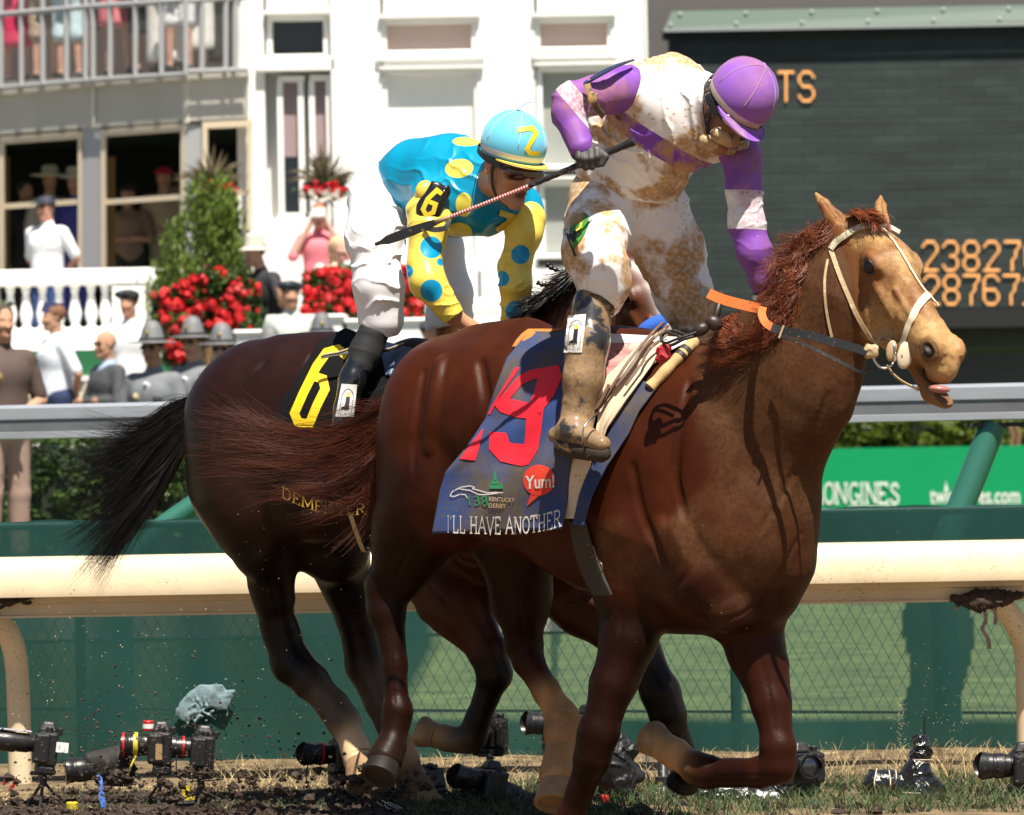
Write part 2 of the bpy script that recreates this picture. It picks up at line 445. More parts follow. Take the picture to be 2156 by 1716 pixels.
def stroke(pts, w):
    """mitred thick polyline as quads, list of polys"""
    pts = [Vector((*p, 0)) for p in pts]; L2 = []; R2 = []
    for i, p in enumerate(pts):
        d0 = (p - pts[i-1]).normalized() if i else (pts[1]-p).normalized()
        d1 = (pts[i+1]-p).normalized() if i < len(pts)-1 else d0
        t = (d0+d1); t = t.normalized() if t.length > 1e-6 else d0
        n = Vector((-t.y, t.x, 0)); k = w/2/max(0.35, n.dot(Vector((-d0.y, d0.x, 0))))
        L2.append(p+n*k); R2.append(p-n*k)
    return [[L2[i][:2], L2[i+1][:2], R2[i+1][:2], R2[i][:2]] for i in range(len(pts)-1)]
def text_bm(txt, fn, bold=0.0, extr=0.0, serif=False, align='LEFT', space=1.0):
    """mesh of a word; fn maps (x,y) in em units to a point"""
    cu = bpy.data.curves.new('t', 'FONT'); cu.body = txt; cu.size = 1.0; cu.offset = bold; cu.resolution_u = 3; cu.align_x = align; cu.space_character = space
    to = bpy.data.objects.new('t', cu); scene.collection.objects.link(to)
    me = bpy.data.meshes.new_from_object(to.evaluated_get(bpy.context.evaluated_depsgraph_get()))
    bm = bmesh.new(); bm.from_mesh(me)
    bpy.data.objects.remove(to); bpy.data.curves.remove(cu); bpy.data.meshes.remove(me)
    if len(bm.verts):
        x0 = min(v.co.x for v in bm.verts); x1 = max(v.co.x for v in bm.verts)
        for v in bm.verts:
            q = fn((v.co.x-x0)/max(x1-x0, 1e-6), v.co.y/0.73); v.co = Vector((*q, 0)) if len(q) == 2 else Vector(q)
    return bm
def bm_obj(name, bm, m, parent=None, smooth=False):
    bm.verts.index_update()
    o = mesh_obj(name, [v.co[:] for v in bm.verts], [[v.index for v in f.verts] for f in bm.faces], m, parent, smooth); bm.free(); return o
def folds(dv, freq, A, seed=0.0, warp=1.6, wf=9.0):
    """irregular creases running across dv: sharp valleys between soft ridges, fading in and out"""
    dv = np.array(Vector(dv).normalized())
    e = np.array(Vector(dv).orthogonal().normalized()); g = np.cross(dv, e); sd_ = int(seed*7)
    def f(p):
        t = p @ dv
        n1 = vnoise(p*wf*1.1+seed, sd_+1); n2 = vnoise(p*wf*2.6+seed*3, sd_+2); n3 = vnoise(p*wf*0.8-seed, sd_+3)
        ph = t*freq*0.8 + warp*2.6*n1 + warp*0.9*n2
        r = 1-np.abs(np.sin(ph*0.5)); amp = np.clip(0.30+1.25*n3, 0, 1.2)
        return A*amp*(0.30-r**3.0*1.15) + 0.12*A*n2
    return f
def multi(*fs): return lambda p: sum(f(p) for f in fs)
# ================================================================== HORSES
def hair_strands(name, guides, n, m, parent, spread=0.02, r0=0.0022, seg=14, frizz=0.004, lenvar=0.35, tipspread=2.5, wave=0.0, wfreq=3, loosep=0.22):
    """guides: lists of 3-D points; strands follow random blends of neighbouring guides"""
    V = []; F = []
    G = [smooth_line(g, seg) for g in guides]
    NC = max(10, n//22); GA = lambda a: Vector((random.gauss(0, 1), random.gauss(0, 1)*a, random.gauss(0, 1)))
    CL = [(random.random()*(len(G)-1), GA(1)*spread, GA(.6)*spread*tipspread*1.25, random.random()*6.28, random.random()*6.28, 1-lenvar*random.random()**1.5, wfreq*(0.7+0.6*random.random())) for _ in range(NC)]
    for s_ in range(n):
        ck, c1_, c2_, cp1, cp2, cl_, cw = CL[random.randrange(NC)]; loose = random.random() < loosep
        k = min(max(ck + random.gauss(0, 0.10), 0), len(G)-1-1e-6); i = int(k); u = k-i
        ln = cl_*(1-0.22*random.random())
        o1 = c1_ + GA(1)*spread*(0.25 if not loose else 0.8)
        o2 = c2_ + GA(.6)*spread*tipspread*(0.22 if not loose else 1.0)
        ph = cp1 + random.gauss(0, 0.35 if not loose else 3); ph2 = cp2 + random.gauss(0, 0.35 if not loose else 3); wf = cw
        pts = []
        for j in range(seg):
            t = j/(seg-1)*ln*(seg-1); a = min(int(t), seg-2); f = t-a
            p = (G[i][a].lerp(G[i][a+1], f)).lerp(G[min(i+1, len(G)-1)][a].lerp(G[min(i+1, len(G)-1)][a+1], f), u)
            q = j/(seg-1)
            p = p + o1*(0.35+0.65*q) + o2*q**1.6 + Vector((math.sin(ph+q*9), math.sin(ph2+q*7), math.cos(ph+q*8)))*frizz*q
            if wave: p = p + Vector((math.sin(ph+q*6.28*wf), 0.5*math.cos(ph2+q*6.28*wf), math.cos(ph+q*6.28*wf)))*wave*(0.15+q)
            pts.append(p)
        base = len(V); rad = r0*(0.6+0.8*random.random())
        for j, p in enumerate(pts):
            tg = (pts[min(j+1, seg-1)]-pts[max(j-1, 0)]).normalized(); a_ = tg.cross(Vector((0.1, 1, 0.05))).normalized(); b_ = tg.cross(a_)
            r = rad*(1-0.85*(j/(seg-1))**1.5)
            for an in (0, 2.094, 4.189): V.append(p + a_*math.cos(an)*r + b_*math.sin(an)*r)
        for j in range(seg-1):
            for q in range(3): F.append((base+j*3+q, base+j*3+(q+1) % 3, base+(j+1)*3+(q+1) % 3, base+(j+1)*3+q))
    return mesh_obj(name, V, F, m, parent)
def horse_head(sd, A0, A1, Lv, col, facecol, muzcol, mud, scale=1.0, mouth=1.0, ear=1.0, splay=0.0):
    """adds a horse head; returns local->world function"""
    a = (A1-A0); Ln = a.length; a = a.normalized(); Lv = Vector(Lv); Lv = (Lv - a*Lv.dot(a)).normalized(); n = a.cross(Lv).normalized()
    if n.y > 0: n = -n
    k = Ln/0.60
    def W(t, nn, l): return A0 + (a*t + n*nn + Lv*l)*k
    def E(t, nn, l, r, c=None, kk=0.02, mu=None, sub=False):
        sd.ell(W(t, nn, l), np.array(r)*k, M=np.array([a, n, Lv]).T, k=kk, col=c or col, mud=mud if mu is None else mu, sub=sub)
    def C(p, q, r0, r1, c=None, kk=0.02, sc=1.0, mu=None, sub=False):
        sd.cap(W(*p), W(*q), r0*k, r1*k, k=kk, col=c or col, n=Lv, sc=sc, mud=mud if mu is None else mu, sub=sub)
    C((0.0, -0.02, 0), (0.19, -0.005, 0), 0.082, 0.085, sc=0.98)
    E(0.15, 0.035, 0, (0.10, 0.05, 0.075), kk=0.03)
    for s_ in (-1, 1):
        E(0.185, 0.028, s_*0.078, (0.052, 0.036, 0.028), kk=0.02)            # brow
        E(0.175, -0.125, s_*0.052, (0.135, 0.125, 0.038), kk=0.03)              # cheek
        C((0.22, -0.18, s_*0.035), (0.48, -0.115, s_*0.022), 0.032, 0.026)     # jaw bar
        C((0.23, -0.03, s_*0.068), (0.38, -0.03, s_*0.044), 0.022, 0.012, kk=0.03)  # facial crest
        E(0.55, -0.012, s_*0.046, (0.047, 0.037, 0.028), c=muzcol, kk=0.02)   # nostril wall
        # ear
        ex = 0.052*splay if s_ > 0 else 0.0
        C((0.01, 0.0, s_*0.062), (-0.055, 0.012, s_*0.080+ex*0.5), 0.027, 0.028, kk=0.02)
        C((-0.055, 0.012, s_*0.080+ex*0.5), (-0.10*ear-0.02, 0.012+0.012*ear-0.05*(1-ear), s_*0.092+ex), 0.028, 0.018, kk=0.015)
        C((-0.10*ear-0.02, 0.012+0.012*ear-0.05*(1-ear), s_*0.092+ex), (-0.055-0.11*ear, 0.012+0.018*ear-0.05*(1-ear), s_*0.100+ex*1.3), 0.018, 0.004, kk=0.010)
        C((-0.03, 0.040, s_*0.084+ex*0.5), (-0.13*ear, 0.040, s_*0.094+ex*1.1), 0.016, 0.006, kk=0.008, sub=True)
    C((0.19, 0.005, 0), (0.46, -0.02, 0), 0.078, 0.058, sc=0.84, kk=0.04)
    C((0.28, -0.06, 0), (0.47, -0.07, 0), 0.062, 0.055, sc=0.8, kk=0.04)
    C((0.47, -0.035, 0), (0.555, -0.045, 0), 0.060, 0.056, c=muzcol, kk=0.03)
    E(0.592, -0.068, 0, (0.040, 0.050, 0.050), c=muzcol, kk=0.02)             # upper lip
    g = 0.03*mouth
    C((0.42, -0.11, 0), (0.60, -0.122-g, 0), 0.036, 0.030, kk=0.02)
    C((0.60, -0.122-g, 0), (0.665, -0.098-g, 0), 0.032, 0.024, c=muzcol, kk=0.015)
    if mouth > 0.3:
        C((0.52, -0.105-g*0.3, 0), (0.72, -0.090-g*0.5, 0), 0.006, 0.018, c=(0.10, 0.05, 0.03), kk=0.008, sc=2.6, sub=True, mu=0)
    for s_ in (-1, 1):
        E(0.562, -0.012, s_*0.078, (0.031, 0.022, 0.024), c=(0.010, 0.006, 0.005), kk=0.007, mu=-1, sub=True)
        E(0.195, 0.026, s_*0.112, (0.028, 0.018, 0.018), c=(0.035, 0.018, 0.012), kk=0.006, mu=-0.5, sub=True)
        C((0.165, 0.050, s_*0.094), (0.225, 0.044, s_*0.088), 0.007, 0.005, kk=0.010); C((0.168, 0.006, s_*0.098), (0.228, 0.004, s_*0.090), 0.006, 0.004, kk=0.010)
        C((0.24, -0.01, s_*0.082), (0.36, -0.05, s_*0.062), 0.010, 0.006, kk=0.012); C((0.30, 0.02, s_*0.058), (0.44, 0.0, s_*0.048), 0.008, 0.006, kk=0.012)
    return W, a, n, Lv, k
def horse_eye(W, parent, k, sgns=(-1, 1)):
    m = mat('horse_eye', (0.006, 0.003, 0.002), rough=0.12, spec=0.5)
    for s_ in sgns:
        b = MB(); b.ell(W(0.195, 0.026, s_*0.094), 0.0240*k, nu=16, nv=12); e_ = b.build('eye', m, parent, smooth=True)
        b = MB(); c0_ = W(0.195, 0.022, s_*0.101)
        b.tube([W(0.195+0.030*math.cos(t), 0.026+0.020*math.sin(t), s_*(0.1075-0.012*abs(math.cos(t)))) for t in [i*math.pi/12 for i in range(25)]], 0.0042*k, 6); b.build('eyelid', mat('eyelid_dark', (0.035, 0.016, 0.010), rough=0.5), parent, smooth=True)
# ---------------------------------------------------------------- chestnut
CH = (0.046, 0.0098, 0.0028); CHD = (0.012, 0.0028, 0.0013); CHM = (0.026, 0.0062, 0.0024); CHL = (0.026, 0.0066, 0.0026)  # CHD, CHM, CHL: legs and lower chest darkened, shade painted into the coat
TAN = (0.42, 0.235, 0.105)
Y1 = 16.0; s1 = S(Y1)
ax1 = lambda x: 0.35 - (x-960)*0.7/600
h1 = SDF(CH)
LB = (0.6, 0.8, 0)
def q1(x, y, d): return P(x, y, Y1+d)
def c1(x0, y0, r0, x1, y1, r1, lat=0.0, d0=None, d1=None, k=0.05, col=None, sc=1.0, n=LB, mud=0.3, sub=False):
    d0 = ax1(x0)+lat if d0 is None else d0; d1 = ax1(x1)+lat if d1 is None else d1
    h1.cap(q1(x0, y0, d0), q1(x1, y1, d1), r0*S(Y1+d0), r1*S(Y1+d1), k=k, col=col, n=n, sc=sc, mud=mud, sub=sub)
# trunk
c1(965, 862, 160, 1120, 870, 172, sc=0.98, mud=0.0)
c1(1100, 912, 215, 1290, 972, 262, sc=0.74, mud=0.0, k=0.08)
c1(1290, 972, 262, 1440, 1000, 245, sc=0.72, mud=0.2, k=0.08)
c1(1010, 740, 50, 1110, 722, 46, lat=-0.02, k=0.06, mud=0.05)     # croup ridge
c1(900, 860, 70, 860, 1000, 60, lat=-0.12, k=0.08, mud=0)
c1(890, 950, 85, 886, 1070, 86, lat=-0.10, k=0.07, mud=0)
c1(925, 920, 120, 950, 1040, 118, lat=-0.10, k=0.06, mud=0)
c1(1020, 860, 95, 1080, 1060, 92, lat=-0.10, k=0.07, mud=0)      # flank muscle
c1(1300, 770, 66, 1430, 775, 62, k=0.08)                          # withers
c1(1530, 1140, 182, 1560, 1120, 165, lat=-0.02, k=0.07, mud=0.72, sc=0.95)
c1(1420, 1190, 145, 1560, 1212, 128, k=0.06, mud=0.50, col=CHL)
c1(1410, 980, 150, 1370, 1130, 140, lat=-0.13, k=0.06, mud=0.74, sc=0.62)  # shoulder blade
c1(1370, 1120, 120, 1345, 1220, 95, lat=-0.12, k=0.05, mud=0.66)   # triceps
c1(1640, 1190, 70, 1625, 1250, 52, lat=0.02, k=0.05, mud=0.55, col=CHL)     # pectoral lobes
c1(1500, 1230, 80, 1530, 1280, 52, lat=-0.18, k=0.03, mud=0.5, col=CHL)
c1(1562, 935, 208, 1656, 790, 155, d0=-0.36, d1=-0.50, sc=0.62, k=0.09, mud=0.82)
c1(1660, 790, 158, 1752, 630, 118, d0=-0.50, d1=-0.585, sc=0.60, k=0.06, mud=0.82)
c1(1752, 630, 118, 1790, 560, 92, d0=-0.585, d1=-0.58, sc=0.66, k=0.05, mud=0.82)
c1(1700, 560, 40, 1762, 500, 38, d0=-0.55, d1=-0.58, k=0.05, mud=0.2)
# near hind leg
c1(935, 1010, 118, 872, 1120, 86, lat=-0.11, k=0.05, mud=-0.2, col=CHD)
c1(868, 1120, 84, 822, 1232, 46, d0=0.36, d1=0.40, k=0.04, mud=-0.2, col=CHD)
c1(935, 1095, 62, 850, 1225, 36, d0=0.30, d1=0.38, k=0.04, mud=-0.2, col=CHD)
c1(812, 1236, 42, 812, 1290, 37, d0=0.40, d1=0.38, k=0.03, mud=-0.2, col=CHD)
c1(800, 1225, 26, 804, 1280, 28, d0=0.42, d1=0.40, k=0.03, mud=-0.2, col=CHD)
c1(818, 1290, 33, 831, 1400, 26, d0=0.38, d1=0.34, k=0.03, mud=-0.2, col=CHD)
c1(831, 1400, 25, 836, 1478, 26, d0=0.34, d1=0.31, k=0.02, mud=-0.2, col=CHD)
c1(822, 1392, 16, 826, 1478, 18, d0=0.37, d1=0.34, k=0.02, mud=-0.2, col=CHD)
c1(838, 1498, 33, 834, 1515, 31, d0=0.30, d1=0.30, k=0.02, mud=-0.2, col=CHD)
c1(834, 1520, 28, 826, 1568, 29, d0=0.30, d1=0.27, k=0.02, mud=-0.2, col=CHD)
HOOF = (0.016, 0.008, 0.005)
c1(822, 1575, 34, 812, 1596, 38, d0=0.27, d1=0.25, k=0.012, mud=-0.2, col=HOOF)
# far hind leg
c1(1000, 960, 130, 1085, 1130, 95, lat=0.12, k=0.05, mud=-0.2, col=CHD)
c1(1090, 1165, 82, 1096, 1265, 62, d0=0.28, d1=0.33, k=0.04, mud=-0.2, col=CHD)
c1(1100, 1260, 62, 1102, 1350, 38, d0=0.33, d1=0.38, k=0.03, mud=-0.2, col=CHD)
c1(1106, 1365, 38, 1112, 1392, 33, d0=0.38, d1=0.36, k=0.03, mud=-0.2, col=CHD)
c1(1112, 1392, 32, 1150, 1455, 28, d0=0.36, d1=0.32, k=0.02, mud=-0.1, col=CH)
c1(1150, 1455, 28, 1176, 1495, 31, d0=0.32, d1=0.30, k=0.02, mud=0.4, col=TAN)
c1(1184, 1512, 38, 1182, 1535, 36, d0=0.29, d1=0.28, k=0.02, mud=0.6, col=TAN)
c1(1180, 1545, 33, 1181, 1590, 32, d0=0.28, d1=0.25, k=0.02, mud=0.6, col=TAN)
c1(1180, 1600, 37, 1176, 1630, 42, d0=0.24, d1=0.22, k=0.012, mud=0.6, col=TAN)
# near foreleg
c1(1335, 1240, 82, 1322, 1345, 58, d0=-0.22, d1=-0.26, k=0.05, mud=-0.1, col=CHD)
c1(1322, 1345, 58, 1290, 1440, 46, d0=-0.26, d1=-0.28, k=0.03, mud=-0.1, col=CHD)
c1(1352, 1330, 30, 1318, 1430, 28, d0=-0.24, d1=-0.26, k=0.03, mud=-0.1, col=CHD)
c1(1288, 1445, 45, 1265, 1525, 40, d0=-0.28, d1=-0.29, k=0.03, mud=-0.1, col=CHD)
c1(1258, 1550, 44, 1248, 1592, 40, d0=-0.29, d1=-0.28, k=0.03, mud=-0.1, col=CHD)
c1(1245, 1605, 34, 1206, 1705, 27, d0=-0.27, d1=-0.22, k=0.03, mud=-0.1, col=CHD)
c1(1204, 1710, 31, 1198, 1735, 31, d0=-0.21, d1=-0.20, k=0.02, mud=0.3)
c1(1196, 1742, 26, 1190, 1765, 27, d0=-0.20, d1=-0.22, k=0.02, mud=0.4, col=TAN)
c1(1190, 1770, 34, 1186, 1786, 42, d0=-0.22, d1=-0.24, k=0.012, mud=0.4, col=HOOF)
# far foreleg, folded
c1(1565, 1262, 82, 1592, 1370, 60, d0=-0.28, d1=-0.34, k=0.05, mud=0.15, col=CHM)
c1(1592, 1370, 60, 1622, 1480, 40, d0=-0.34, d1=-0.40, k=0.03, mud=0.15, col=CHM)
c1(1640, 1400, 18, 1640, 1520, 20, d0=-0.36, d1=-0.42, k=0.03, mud=0.15, col=CHM)
c1(1622, 1480, 38, 1638, 1565, 34, d0=-0.40, d1=-0.44, k=0.03, mud=0.1, col=CHM)
c1(1638, 1580, 38, 1636, 1612, 38, d0=-0.44, d1=-0.44, k=0.03, mud=0.0, col=CHM)
c1(1640, 1615, 32, 1600, 1626, 32, d0=-0.43, d1=-0.40, k=0.03, mud=0.0, col=CHM)
c1(1600, 1626, 31, 1500, 1628, 31, d0=-0.40, d1=-0.30, k=0.02, mud=0.0, col=CHD)
c1(1485, 1624, 38, 1470, 1618, 36, d0=-0.28, d1=-0.27, k=0.02, mud=0.2, col=CHM)
c1(1458, 1612, 31, 1425, 1590, 31, d0=-0.25, d1=-0.20, k=0.02, mud=0.5, col=TAN)
c1(1420, 1586, 34, 1402, 1576, 32, d0=-0.19, d1=-0.16, k=0.012, mud=0.4, col=TAN)
# shallow creases
c1(1440, 840, 10, 1400, 1080, 8, d0=-0.54, d1=-0.50, k=0.05, sub=True, mud=0.2)
A0 = P(1812, 492, 15.40); A1 = P(2006, 750, 15.03)
FACE = (0.24, 0.12, 0.05)
W1, ha, hn, hl, hk = horse_head(h1, A0, A1, (0.81, 0.58, 0), (0.20, 0.085, 0.030), FACE, (0.30, 0.165, 0.07), 1.40, mouth=1.0, splay=1.0)
def disp1(p):
    hm = np.clip((p[:, 0]-1.10)/0.25, 0, 1)*np.clip((15.45-p[:, 1])/0.2, 0, 1)
    return hm*(0.0022*vnoise(p*85, 3)+0.0016*vnoise(p*190, 5)+0.002*vnoise(p*38, 6)) + 0.0012*np.sin(p[:, 0]*33+2*np.sin(p[:, 2]*9))*np.sin(p[:, 2]*21+1.5*np.sin(p[:, 0]*11)) + 0.0004*np.sin(p[:, 0]*70+p[:, 1]*30)*np.sin(p[:, 2]*60)
M_CH = mat('chestnut_coat', CH, rough=0.42, spec=0.12, vcol=True, mudattr=True, mudcol=(0.090, 0.045, 0.019), mudscale=5.0, var=0.25, vscale=9, bump=0.5, bscale=220, stretch=(1, 1, 0.35), bdist=0.0018, mudhi=0.5)
horse1 = empty('horse', q1(1250, 1773, 0), 'chestnut racehorse with muddy face and red and navy number 19 cloth, in front', 'horse')
def relief(sd, items, base, YY):
    """veins, tendons and muscle borders laid on the first-pass surface; coordinates in pixels"""
    v, f = sd.mesh(0.013); bv = BVHTree.FromPolygons([tuple(p) for p in v], f.tolist())
    for pts, r, dep, k, sub in items:
        ln = smooth_line([Vector((p[0], p[1], 0)) for p in pts], max(8, len(pts)*6)); pp = []
        for q in ln:
            h_, _ = hit(bv, q.x, q.y)
            if h_ is not None: pp.append(P(q.x, q.y, h_.y + dep))
        n = len(pp)
        for i in range(n-1):
            if (pp[i+1]-pp[i]).length > 0.12: continue
            pp[i].y += 0
            u = abs((i+0.5)/n*2-1); rr = r*0.85*(1-0.5*u*u)
            if sub and k > 0.015: rr *= 0.75
            c = sd.col
            D = [(sd.dist(q, np.array([pp[i][:]]))[0], q) for q in sd.pr if not q['sub']]; qq = min(D, key=lambda t: t[0])[1]
            sd.cap(pp[i], pp[i+1], rr, rr, k=k*(0.6 if sub else 1), col=qq['col'], mud=qq['mud'], sub=sub)
relief(h1, [
    ([(892, 780), (880, 850), (872, 920), (868, 985)], 0.010, -0.006, 0.030, True), ([(1010, 760), (1020, 850), (1000, 960), (975, 1060)], 0.012, -0.006, 0.05, True),
    ([(1452, 800), (1430, 900), (1420, 1000), (1440, 1090)], 0.012, -0.008, 0.035, True), ([(1330, 980), (1350, 1080), (1380, 1150), (1400, 1200)], 0.010, -0.007, 0.035, True),
    ([(1745, 830), (1705, 930), (1650, 1040), (1600, 1120)], 0.010, -0.008, 0.028, True), 
    ([(1660, 1180), (1620, 1240), (1570, 1290), (1520, 1310)], 0.006, -0.005, 0.02, True), ([(1470, 1130), (1450, 1200), (1410, 1250)], 0.007, -0.006, 0.022, True), ([(1690, 1120), (1650, 1200), (1640, 1270)], 0.006, -0.005, 0.018, True),
    
    ([(930, 760), (915, 850), (905, 950)], 0.016, 0.010, 0.03, False),
    ([(1310, 1290), (1300, 1380), (1275, 1460)], 0.006, -0.003, 0.014, True), ([(1250, 1610), (1225, 1670), (1210, 1712)], 0.004, -0.002, 0.008, True),
    ([(820, 1300), (825, 1390), (830, 1480)], 0.004, -0.002, 0.008, True), ([(880, 1120), (850, 1180), (825, 1240)], 0.006, -0.003, 0.014, True),
    ([(1600, 1380), (1620, 1460), (1632, 1540)], 0.006, -0.003, 0.012, True), ([(1600, 1632), (1550, 1634), (1500, 1634)], 0.004, -0.002, 0.008, True), ([(1120, 1410), (1145, 1455), (1170, 1495)], 0.004, -0.002, 0.008, True), ([(1092, 1260), (1098, 1310), (1105, 1355)], 0.006, -0.003, 0.012, True),
], bv_dummy if False else None, Y1)
body1 = h1.obj('body', 0.0062, M_CH, horse1, disp=disp1, sig=0.010)
def hoof(parent, a, b, r0, r1, m, L_=None, tilt=None):
    """hoof wall: cone from the coronet (a) to the ground face (b)"""
    a, b = Vector(a), Vector(b); z = (b-a).normalized(); x = Vector(tilt) if tilt else Vector((1, 0, 0)); x = (x - z*x.dot(z)).normalized(); y = z.cross(x)
    L = (b-a).length; bb = MB(); M3 = Matrix([x, y, z]).transposed()
    bb.lathe(a, [(r0*0.6, -0.012), (r0*1.04, -0.006), (r0*1.06, 0.002), (r0*0.98, 0.006), (lerp(r0, r1, .5), L*0.5), (r1, L*0.93), (r1*0.99, L), (r1*0.82, L), (r1*0.74, L*0.90), (r1*0.2, L*0.86)], 26, ax=M3)
    return bb.build('hoof', m, parent, smooth='auto')
M_HOOF = mat('dark_hoof', (0.013, 0.009, 0.007), rough=0.6, spec=0.25, var=0.25, vscale=30, stretch=(1, 1, 0.2), mud=0.42, mudcol=(0.05, 0.03, 0.016), mudscale=12)
M_HOOFT = mat('muddy_hoof', (0.30, 0.185, 0.09), rough=0.75, var=0.25, vscale=20, mud=0.40, mudcol=(0.10, 0.06, 0.03), mudscale=10)

bv1 = bvh_of(body1)
horse_eye(W1, body1, hk)
for s_ in (-1, 1):
    b = MB(); b.ell(W1(0.560, -0.013, s_*0.068), (0.022*hk, 0.013*hk, 0.017*hk), ax=Matrix([ha, hn, hl]).transposed()); b.build('nostril', mat('nostril_dark', (0.012, 0.006, 0.005), rough=0.6), body1, smooth=True)

# ---------------------------------------------------------------- bay
Y2 = 17.15
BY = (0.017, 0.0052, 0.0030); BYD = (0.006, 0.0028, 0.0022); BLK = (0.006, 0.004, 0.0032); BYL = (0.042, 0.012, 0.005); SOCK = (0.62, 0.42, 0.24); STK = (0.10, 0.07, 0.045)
ax2 = lambda x: 0.30 - (x-560)*0.6/560
h2 = SDF(BY)
def c2(x0, y0, r0, x1, y1, r1, lat=0.0, d0=None, d1=None, k=0.05, col=None, sc=1.0, n=LB, mud=-0.1, sub=False):
    d0 = ax2(x0)+lat if d0 is None else d0; d1 = ax2(x1)+lat if d1 is None else d1
    h2.cap(P(x0, y0, Y2+d0), P(x1, y1, Y2+d1), r0*S(Y2+d0), r1*S(Y2+d1), k=k, col=col, n=n, sc=sc, mud=mud, sub=sub)
c2(560, 880, 166, 720, 892, 172, sc=0.98)
c2(700, 925, 205, 1000, 985, 215, sc=0.75, k=0.08)
c2(1000, 985, 205, 1130, 1060, 175, sc=0.8, k=0.08)
c2(600, 755, 44, 700, 748, 40, lat=-0.02, k=0.06)
c2(478, 880, 75, 470, 1010, 78, lat=-0.10, k=0.08)
c2(520, 960, 115, 545, 1060, 108, lat=-0.10, k=0.06)
c2(620, 860, 90, 660, 1040, 100, lat=-0.10, k=0.07)
c2(880, 780, 66, 1000, 790, 60, k=0.08)
c2(1080, 920, 175, 1170, 770, 125, d0=-0.26, d1=-0.36, sc=0.62, k=0.09, col=BYL)
c2(1170, 770, 125, 1225, 660, 92, d0=-0.36, d1=-0.42, sc=0.62, k=0.06, col=BYL)
c2(1225, 660, 92, 1262, 610, 70, d0=-0.42, d1=-0.44, sc=0.66, k=0.05, col=BYL)
c2(1050, 1100, 120, 1160, 1130, 105, lat=-0.02, k=0.06, col=BYL)
# near hind
c2(515, 1050, 96, 550, 1160, 60, lat=-0.11, k=0.08, col=BYD)
c2(548, 1120, 62, 582, 1255, 40, d0=0.22, d1=0.30, k=0.04, col=BYD)
c2(560, 1230, 36, 590, 1330, 36, d0=0.30, d1=0.34, k=0.04, col=BYD)
c2(590, 1320, 38, 612, 1395, 42, d0=0.34, d1=0.34, k=0.03, col=BLK)
c2(618, 1400, 42, 652, 1432, 40, d0=0.34, d1=0.31, k=0.03, col=BLK)
c2(655, 1435, 36, 700, 1485, 33, d0=0.31, d1=0.27, k=0.02, col=STK)
c2(700, 1485, 33, 722, 1518, 38, d0=0.27, d1=0.25, k=0.02, col=STK)
c2(732, 1535, 30, 747, 1575, 30, d0=0.24, d1=0.22, k=0.02, col=SOCK)
c2(750, 1580, 32, 756, 1600, 34, d0=0.22, d1=0.20, k=0.012, col=SOCK, sc=1)
# far hind
c2(640, 1040, 118, 705, 1160, 72, lat=0.14, k=0.09, col=BYD)
c2(715, 1180, 66, 748, 1300, 40, d0=0.42, d1=0.48, k=0.06, col=BYD)
c2(750, 1300, 38, 768, 1400, 40, d0=0.48, d1=0.50, k=0.03, col=BYD)
c2(770, 1405, 38, 800, 1480, 33, d0=0.50, d1=0.47, k=0.03, col=STK)
c2(800, 1480, 31, 835, 1560, 31, d0=0.47, d1=0.44, k=0.02, col=STK)
c2(838, 1570, 36, 846, 1600, 36, d0=0.44, d1=0.42, k=0.02, col=TAN)
c2(850, 1610, 32, 872, 1650, 34, d0=0.42, d1=0.40, k=0.02, col=(0.10, 0.06, 0.035), mud=0.3)
c2(872, 1655, 36, 895, 1690, 34, d0=0.40, d1=0.38, k=0.02, col=(0.20, 0.12, 0.06), mud=0.5)
# near fore, folded under
c2(900, 1180, 85, 965, 1270, 70, d0=-0.16, d1=-0.20, k=0.05, col=BYL)
c2(960, 1262, 68, 1022, 1362, 42, d0=-0.20, d1=-0.24, k=0.04, col=BYL)
c2(905, 1285, 24, 985, 1345, 22, d0=-0.20, d1=-0.22, k=0.03, col=BYL)
c2(1030, 1380, 40, 1042, 1415, 38, d0=-0.24, d1=-0.24, k=0.03, col=BLK)
c2(1040, 1425, 32, 1008, 1510, 25, d0=-0.23, d1=-0.19, k=0.03, col=BLK)
c2(1006, 1512, 26, 996, 1548, 32, d0=-0.19, d1=-0.17, k=0.02, col=BLK, mud=0.25)
c2(985, 1558, 30, 940, 1556, 27, d0=-0.16, d1=-0.12, k=0.02, col=(0.12, 0.08, 0.05), mud=0.4)
c2(935, 1552, 28, 916, 1549, 26, d0=-0.11, d1=-0.09, k=0.012, col=TAN, mud=0.4)
# far fore, forward
c2(1150, 1190, 90, 1225, 1275, 62, d0=-0.24, d1=-0.28, k=0.05, col=BYL)
c2(1225, 1272, 60, 1345, 1370, 44, d0=-0.28, d1=-0.36, k=0.04, col=BYL)
c2(1350, 1378, 42, 1388, 1450, 38, d0=-0.36, d1=-0.38, k=0.03, col=BLK)
c2(1392, 1462, 42, 1404, 1500, 40, d0=-0.38, d1=-0.38, k=0.03, col=BLK)
c2(1410, 1515, 33, 1440, 1590, 27, d0=-0.37, d1=-0.32, k=0.03, col=BLK)
c2(1440, 1595, 29, 1448, 1625, 30, d0=-0.32, d1=-0.30, k=0.02, col=BLK)
B0 = P(1300, 560, 16.62); B1 = P(1480, 798, 16.28)
W2, ha2, hn2, hl2, hk2 = horse_head(h2, B0, B1, (0.81, 0.58, 0), (0.085, 0.025, 0.009), BYL, BYD, -0.2, mouth=0.0, ear=0.15)
h2.cap(W2(0.10, 0.072, 0.0), W2(0.30, 0.058, 0.0), 0.030*hk2, 0.022*hk2, k=0.006, col=(0.75, 0.72, 0.70), mud=-0.3)
